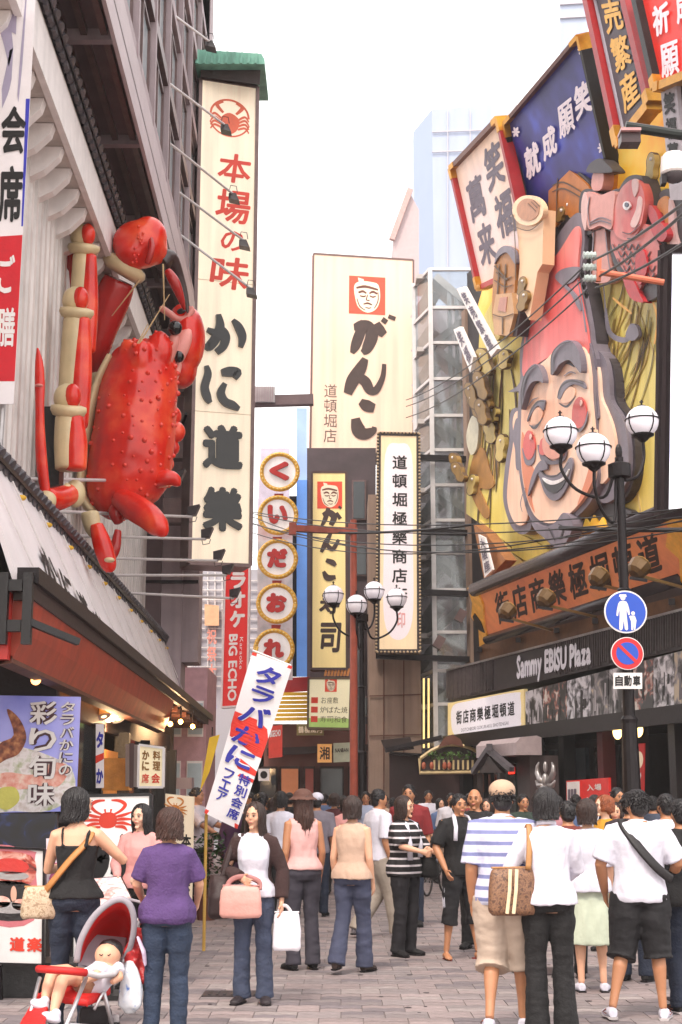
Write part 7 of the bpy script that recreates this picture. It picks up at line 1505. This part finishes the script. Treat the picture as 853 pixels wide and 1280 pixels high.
far=[('black haired man in a dark jacket half hidden behind the long haired woman',326,1150,991,178,'m',blk,jeansd,'short'),
('woman in a dark purple dress standing below the end of the nobori flag',292,1148,1002,175,'f',M('dark_purple_cloth','4A2A48',.85),M('dark_purple_cloth','4A2A48',.85),'bob'),
('person with a white cap and a grey shirt right of the woman with black hair',396,1146,992,180,'m',M('mid_grey_cloth','77707A',.85),jeansd,'cap'),
('man in a red shirt looking over the striped shirt woman',513,1158,981,-10,'m',M('dark_red_cloth','7A1E22',.85),jeansd,'short'),
('small distant man in a white vest under the dark canopy',537,1102,988,5,'m',wht,blk,'short'),
('distant woman in a dark jacket walking under the amber sign',418,1118,992,170,'f',M('maroon_cloth','4E2226',.85),blk,'bob'),
('distant man in a pale blue shirt in front of the brown shopfront',458,1110,990,0,'m',M('pale_blue_cloth','A0A8C0',.85),blk,'short'),
('dark haired man in a red brown shirt between the white blouse and the orange hair',716,1224,1002,185,'m',M('red_brown_cloth','6A2C24',.85),blk,'short'),
('woman in a pink jacket far back, left of the salmon pole',433,1132,997,30,'f',pnk,jeansd,'bob'),
('distant woman in a black dress beside the manhole side shopfront',340,1120,998,185,'f',blk,blk,'long'),
('man in a dark green shirt standing by the entrance booth',658,1150,993,10,'m',M('dark_green_cloth','26342C',.85),blk,'short'),
('woman in a grey top near the small shrine roof',612,1140,999,-20,'f',M('warm_grey_cloth','8A8084',.85),jeansd,'bob'),
('tall man in a dark shirt near the maroon entrance pillar',778,1160,985,20,'m',M('navy_cloth','20263A',.85),blk,'short'),
('woman in red standing behind the person with orange hair',776,1180,1004,-15,'f',M('scarlet_cloth','B0241E',.85),jeansd,'bob'),
('distant man in a beige jacket walking below the green and white sign',480,1120,993,182,'m',bge,jeansd,'short')]
for lb,px,ft,hd,rz,sx,tm,bm,hs in far:
    person(lb,px,ft,hd,rz,sx,'tan' if sx=='m' else 'light',('tee',tm,.5 if sx=='m' else .9,.87,.02),('pants',bm,0,0),('short',hairk,0) if hs in('short','cap') else (hs,hairk if px%2 else hairb,.13 if hs=='bob' else .26),near=False,hat=('cap',wht) if hs=='cap' else None,shoes=('shoe',blk),legs=dict(ana=(-.1,rnd.uniform(-.12,.12),.085)),group=None)
rf2=random.Random(21); cols=[('dim_white','C8C4CC'),('slate','3A4050'),('dim_red','7A2C2C'),('dim_black','1A181C'),('khaki','8A7C68'),('dim_pink','B88088'),('dim_blue','56688C')]
spots=[(312,1096),(322,1108),(334,1090),(362,1104),(372,1092),(388,1112),(405,1096),(428,1104),(447,1090),(466,1100),(492,1096),(500,1108),(524,1092),(552,1104),(566,1112),(300,1116),(590,1126),(628,1118),(676,1126),(700,1136),(724,1130),(748,1138),(822,1150)]
for k,(px,ft) in enumerate(spots):
    cn,cv=cols[k%7]; sx='mf'[k%2]; person('small distant %s in a %s top, %s'%('man' if sx=='m' else 'woman',cn.replace('dim_','').replace('_',' '),'number' if 0 else ['below the karaoke sign','under the round disc signs','beside the white logo sign','left of the narrow sushi sign','in front of the lit shop glass','below the green and white sign','under the amber sign','left of the salmon pole','behind the far street lamp','in front of the beige pier','under the dark canopy','left of the arched gate sign','under the arched gate sign','right of the arched gate sign','by the parked bicycles','behind the nobori flag','behind the bald man','by the shrine roof','in front of the booth','left of the red price board','right of the crest sculpture','behind the red price board','by the pink doors'][k]),px,ft,994+rf2.uniform(-5,8),rf2.choice((0,180,170,20,90,-80,200)),sx,'tan' if sx=='m' else 'light',('tee',M(cn+'_cloth',cv,.85),.5,.87,.02),('pants',(jeansd,blk,bge)[k%3],0,0),('short' if sx=='m' else 'bob',hairk,.13),near=False,shoes=('shoe',blk),legs=dict(ana=(-.1,rf2.uniform(-.15,.15),.085)))
# ------------------------------------------------------------ stroller and child
st=thing('baby_stroller','red folding stroller with grey trimmed hood, seen from the front left','stroller',V((P(120,1290,10.3).x,10.3,0)))
srd=M('stroller_red','C41A18',.6,var=.1,sc=6); sgr=M('stroller_grey','9A949C',.6,var=.1); alu=M('stroller_silver','B8B4B8',.3,.7,var=.05)
front=smoothpts([(96,1203,10.0),(101,1176,9.98),(116,1148,9.97),(135,1130,9.97),(151,1124,9.98),(163,1132,10.0),(168,1154,10.04),(163,1184,10.1),(151,1205,10.15)],4,False)
back=smoothpts([(112,1206,10.35),(116,1190,10.4),(126,1172,10.45),(140,1162,10.48),(152,1160,10.5),(160,1166,10.5),(163,1176,10.5),(160,1192,10.5),(152,1206,10.45)],4,False)
mid=[tuple((a+b)/2+(0,-5,0)[k] for k,(a,b) in enumerate(zip(p,q))) for p,q in zip(front,back)]
m=MB(); vs=[P(*p) for p in front]+[P(*p) for p in mid]+[P(*p) for p in back]; n=len(front); m.add(vs,[(j*n+i,j*n+i+1,(j+1)*n+i+1,(j+1)*n+i) for j in range(2) for i in range(n-1)]+[tuple(range(2*n,3*n))])
o=m.build('hood',srd,st,smooth=True); md=o.modifiers.new('s','SOLIDIFY'); md.thickness=.012
MB().tube([P(*p) for p in front],[(.022,.014)]*n,8).build('hood_trim',sgr,st,smooth=True)
for k in range(3,n-3,7): MB().tube([P(*front[k]),P(*mid[k]),P(*back[k])],.005,5).build('hood_seam',sgr,st)

m=MB(); m.hexa([P(98,1205,10.05),P(118,1168,10.3),P(158,1172,10.4),P(150,1216,10.1)],[P(100,1208,10.12),P(120,1172,10.38),P(160,1176,10.48),P(152,1220,10.2)]); m.build('back_rest',sgr,st)
m=MB(); m.hexa([P(98,1205,10.04),P(106,1188,10.15),P(106,1226,10.0),P(96,1226,9.95)],[P(102,1205,10.08),P(110,1188,10.2),P(110,1226,10.05),P(100,1226,9.99)]); m.build('side_wing',sgr,st)
MB().hexa([P(46,1240,9.85),P(106,1224,10.1),P(140,1232,10.05),P(110,1250,9.75)],[P(46,1250,9.85),P(106,1234,10.1),P(140,1244,10.05),P(110,1260,9.75)]).build('seat',srd,st,voxel=.014)
MB().hexa([P(22,1282,9.5),P(48,1240,9.84),P(62,1244,9.78),P(56,1284,9.4)],[P(22,1290,9.5),P(46,1248,9.86),P(64,1254,9.8),P(56,1292,9.4)]).build('foot_rest',srd,st,voxel=.014)
MB().tube([P(48,1211,9.7),P(62,1212,9.6),P(90,1214,9.56),P(108,1216,9.62)],.024,10).build('safety_bar',srd,st,smooth=True)
MB().tube([P(108,1216,9.62),P(122,1220,9.72),P(140,1218,9.85),P(152,1206,10.1)],[(.03,.02)]*4,8).build('arm_joint',M('pale_grey_plastic','C4BEC0',.5),st,smooth=True)
for nm,a,b,r in (('frame_tube',(108,1222,9.7),(80,1290,9.3),.014),('frame_tube',(50,1222,9.8),(32,1292,9.55),.014),('frame_tube',(127,1228,9.9),(144,1296,10.0),.014),('frame_tube',(112,1238,10.2),(113,1296,10.3),.011),('frame_tube',(152,1206,10.1),(174,1152,10.35),.014),('frame_tube',(130,1214,10.4),(166,1140,10.6),.012),('cross_tube',(84,1280,9.4),(142,1285,10.0),.010),('frame_tube',(140,1220,10.0),(118,1262,9.8),.010)): MB().tube([P(*a),P(*b)],r,9).build(nm,alu,st,smooth=True)
MB().tube([P(173,1155,10.35),P(182,1142,10.4),P(190,1133,10.42)],[.018,.021,.017],10).build('handle_grip',srd,st,smooth=True); MB().tube([P(166,1140,10.6),P(156,1128,10.62),P(162,1124,10.6),P(188,1131,10.42)],.011,8).build('handle_bar',sgr,st,smooth=True)
for (x,d_) in ((30,9.55),(80,9.3),(146,10.05),(112,10.4)):
    X=P(x,1280,d_).x; w_=MB().lathe((X-.02,d_,.075),[(.05,0),(.075,.003),(.078,.02),(.075,.037),(.05,.04)],20,ax=(1,0,0)).build('wheel',black,st); MB().lathe((X-.025,d_,.075),[(.045,0),(.045,.05)],16,ax=(1,0,0)).build('wheel_hub',sgr,w_); MB().bar((X,d_,.08),(X,d_,.2),.03).build('wheel_fork',alu,w_)
MB().hexa([P(100,1258,10.0),P(138,1256,10.2),P(140,1282,10.2),P(100,1282,10.0)],[P(98,1262,10.3),P(140,1260,10.5),P(140,1284,10.5),P(98,1284,10.3)]).build('storage_basket',M('basket_dark','2A2426',.8),st,voxel=.02,wr=.006,wsc=12)
# child
ch=thing('person','sleeping toddler in a white shirt lying back in the red stroller','person',P(120,1235,9.9)); m=MB()
m.ell(P(135,1194,10.0),(.088,.085,.082),18,12); m.ell(P(131,1197,9.925),(.014,.014,.011),8,6); m.ell(P(147,1195,9.98),(.012,.018,.02),8,6)
m.tube([P(138,1202,10.0),P(136,1210,10.0),P(122,1224,9.95),P(108,1228,9.93)],[.05,.085,.095,.085],12)
for pts in (((108,1228,9.95),(90,1222,9.85),(78,1226,9.72),(72,1246,9.68),(67,1266,9.62)),((104,1226,9.98),(82,1214,9.95),(66,1214,9.88),(60,1234,9.8),(56,1252,9.72))): m.tube([P(*p) for p in pts],[.055,.05,.045,.04,.026],10)
for pts in (((128,1208,9.9),(118,1222,9.82),(108,1226,9.74)),((146,1210,10.0),(150,1222,9.92),(140,1228,9.85))): m.tube([P(*p) for p in pts],[.034,.028,.02],8)
for q in range(5): m.tube([P(107,1226,9.74),P(101+q*1.4,1228+q*.9,9.71)],[.011,.006],5)
m.build('body',SK['light'],ch,voxel=.008,sm=2)
m=MB(); m.ell(P(138,1189,10.03),(.09,.082,.083),16,10); m.build('hair',hairk,ch,voxel=.01,wr=.004,wsc=30)
for x in (127,136): m=MB().tube([P(x-2.5,1193,9.925),P(x,1194.5,9.915),P(x+2.5,1192.5,9.925)],.0035,5); m.build('closed_eye',eyed,ch)
MB().ell(P(130.5,1201,9.93),(.014,.006,.005),8,5).build('mouth',lipm,ch,smooth=True)
m=MB(); m.tube([P(137,1205,10.0),P(136,1211,10.0),P(122,1224,9.95),P(108,1229,9.93)],[.062,.096,.105,.09],14); m.tube([P(128,1208,9.92),P(121,1217,9.85)],[.05,.045],10); m.tube([P(146,1208,10.0),P(149,1217,9.94)],[.05,.045],10); m.build('shirt',wht,ch,voxel=.011,wr=.007,wsc=14)
m=MB(); m.tube([P(110,1228,9.93),P(98,1226,9.88)],[.1,.07],12); m.tube([P(108,1226,9.96),P(90,1218,9.93)],[.08,.062],10); m.build('shorts',M('brown_shorts','8A6650',.85,var=.15),ch,voxel=.011,wr=.006,wsc=14)
for (x,y,d_) in ((64,1272,9.58),(50,1256,9.68)):
    c=P(x,y,d_); m=MB(); m.ell(c,(.07,.05,.032),12,8,rot=Matrix.Rotation(R(20),3,'Y')); m.ell(c+V((.03,.01,.02)),(.035,.035,.035),10,6); m.build('shoe',wht,ch,voxel=.009)
# things hung on the stroller
t=thing('patterned_jacket','red patterned cloth jacket hung over the stroller handle','jacket',P(178,1225,10.2)); m=MB()
m.ring([(0,0,-.20,.075,.04),(0.02,0,-.08,.10,.06),(.02,0,.05,.10,.06),(-.01,0,.16,.06,.04)],16); c=P(180,1190,10.2); m.v=[v+c for v in m.v]; m.tube([P(170,1168,10.2),P(166,1190,10.15),P(166,1225,10.15)],[.04,.06,.05],10); m.tube([P(192,1165,10.3),P(198,1182,10.25),P(196,1200,10.25)],[.03,.04,.03],10)
m.build('cloth',ramp_mat('red_pattern_cloth',[(.35,'8A1218'),(.55,'B81E20'),(.72,'D8A0A0')],sc=26,rough=.7),t,voxel=.012,sm=1,wr=.018,wsc=13)
m=MB(); m.tube([P(172,1170,10.08),P(180,1190,10.06),P(182,1208,10.08)],[(.02,.01),(.028,.014),(.02,.01)],8); m.build('lining',M('lilac_lining','C8B4CC',.7),t,voxel=.01)
t=thing('plastic_bag','white plastic bag with blue and orange print hanging from the stroller','bag',P(160,1262,10.05)); m=MB(); c=P(164,1238,10.1)
m.ring([(0,0,-.15,.03,.03),(0,0,-.10,.085,.06),(0,0,.0,.085,.06),(-.005,0,.10,.055,.04),(-.01,0,.19,.02,.015)],16); m.v=[v+c for v in m.v]
m.build('bag_body',ramp_mat('plastic_print',[(.3,'3A6AB8'),(.38,'D0D4DC'),(.6,'DCDCE0'),(.68,'D8A070')],sc=11,rough=.3,dist=.6),t,voxel=.01,sm=1,wr=.016,wsc=14)
MB().tube([c+V((-.01,0,.19)),P(158,1205,10.1)],.006,5).build('handle',wht,t)
# ------------------------------------------------------------ bicycle, plants
def bicycle(px,feet,rz,label):
    g=G(px,feet); t=thing('bicycle',label,'bicycle',(g.x,g.y,0),R(rz),'bicycles parked by the dark entrance'); b=lambda m,n,mt,par=t,**k: m.build(n,mt,par,local=True,**k)
    for x in (-.52,.52):
        m=MB(); m.tube([V((x+.33*math.cos(k*math.pi/12),0,.34+.33*math.sin(k*math.pi/12))) for k in range(25)],.018,6); w_=b(m,'wheel',black)
        m=MB(); [m.tube([(x,0,.34),(x+.32*math.cos(a*math.pi/6),0,.34+.32*math.sin(a*math.pi/6))],.003,4) for a in range(12)]; b(m,'spokes',steel,w_)['kind']='stuff'
    A,B,Cc,D=V((-.15,0,.3)),V((-.28,0,.72)),V((.32,0,.8)),V((.52,0,.34)); E_=V((-.52,0,.34)); m=MB()
    for p,q in ((A,B),(B,Cc),(A,Cc),(A,E_),(B,E_)): m.tube([p,q],.017,7)
    b(m,'frame',M('bike_silver','8A8A94',.35,.5)); b(MB().tube([D,Cc,Cc+V((-.03,0,.2))],.015,7),'fork',steel); b(MB().tube([Cc+V((-.12,-.26,.2)),Cc+V((-.03,-.1,.22)),Cc+V((-.03,.1,.22)),Cc+V((-.12,.26,.2))],.013,7),'handlebar',steel)
    b(MB().ell(B+V((0,0,.13)),(.13,.08,.04),12,7),'saddle',black,smooth=True); m=MB()
    for k in range(5): m.bar(Cc+V((.1+.06*k,-.14,-.02)),Cc+V((.1+.06*k,-.14,.2)),.008); m.bar(Cc+V((.1+.06*k,.14,-.02)),Cc+V((.1+.06*k,.14,.2)),.008)
    for z in (-.02,.09,.2): m.bar(Cc+V((.1,-.14,z)),Cc+V((.34,-.14,z)),.008); m.bar(Cc+V((.1,.14,z)),Cc+V((.34,.14,z)),.008); m.bar(Cc+V((.34,-.14,z)),Cc+V((.34,.14,z)),.008)
    b(m,'basket',steel)['kind']='stuff'; b(MB().bar(A+V((.0,.05,0)),A+V((.12,.1,-.1)),.02),'pedal',black)
bicycle(545,1118,70,'parked bicycle with basket seen between the striped shirt woman and the man in black'); bicycle(558,1098,60,'second parked bicycle farther back beside the dark entrance')
t=thing('potted_plant','small leafy green plant in a pot beside the cream stand sign','plant',G(258,1150)); g=V(t.location)
MB().lathe(g,[(.12,0),(.17,.3),(.19,.32),(.16,.33)],14).build('pot',M('terracotta','6A3A2A',.7),t); m=MB(); rl=random.Random(9)
for k in range(420):
    a=rl.uniform(0,6.28); r=rl.uniform(0,.3); z=.4+rl.random()*.75; c=g+V((r*math.cos(a)*(1.2-abs(z-.8)),r*math.sin(a),z)); d1=V((rl.uniform(-1,1),rl.uniform(-1,1),rl.uniform(-.4,.6))).normalized()*.05; d2=d1.cross(V((rl.random(),rl.random(),1))).normalized()*.022; m.quad(c-d1,c+d2,c+d1,c-d2)
m.build('leaves',M('plant_green','2E4A22',.55,var=.4,sc=5),t)['kind']='stuff'
MB().tube([g+V((0,0,.3)),g+V((.02,0,.6)),g+V((0,.02,.9))],[.02,.014,.008],6).build('stem',brown,t)

bpy.data.scenes.remove(TSC)
# ------------------------------------------------------------ air
hz=MB().box((0,300,30.3),(510,650,63.4)).build('haze',white,None); hz['kind']='stuff'
hm=bpy.data.materials.new('haze_air'); hm.use_nodes=True; hn=hm.node_tree; hn.nodes.remove(hn.nodes['Principled BSDF']); pv=hn.nodes.new('ShaderNodeVolumePrincipled'); pv.inputs['Density'].default_value=.0007; pv.inputs['Color'].default_value=(.97,.94,.95,1); hn.links.new(pv.outputs[0],hn.nodes['Material Output'].inputs['Volume']); hz.data.materials.clear(); hz.data.materials.append(hm)
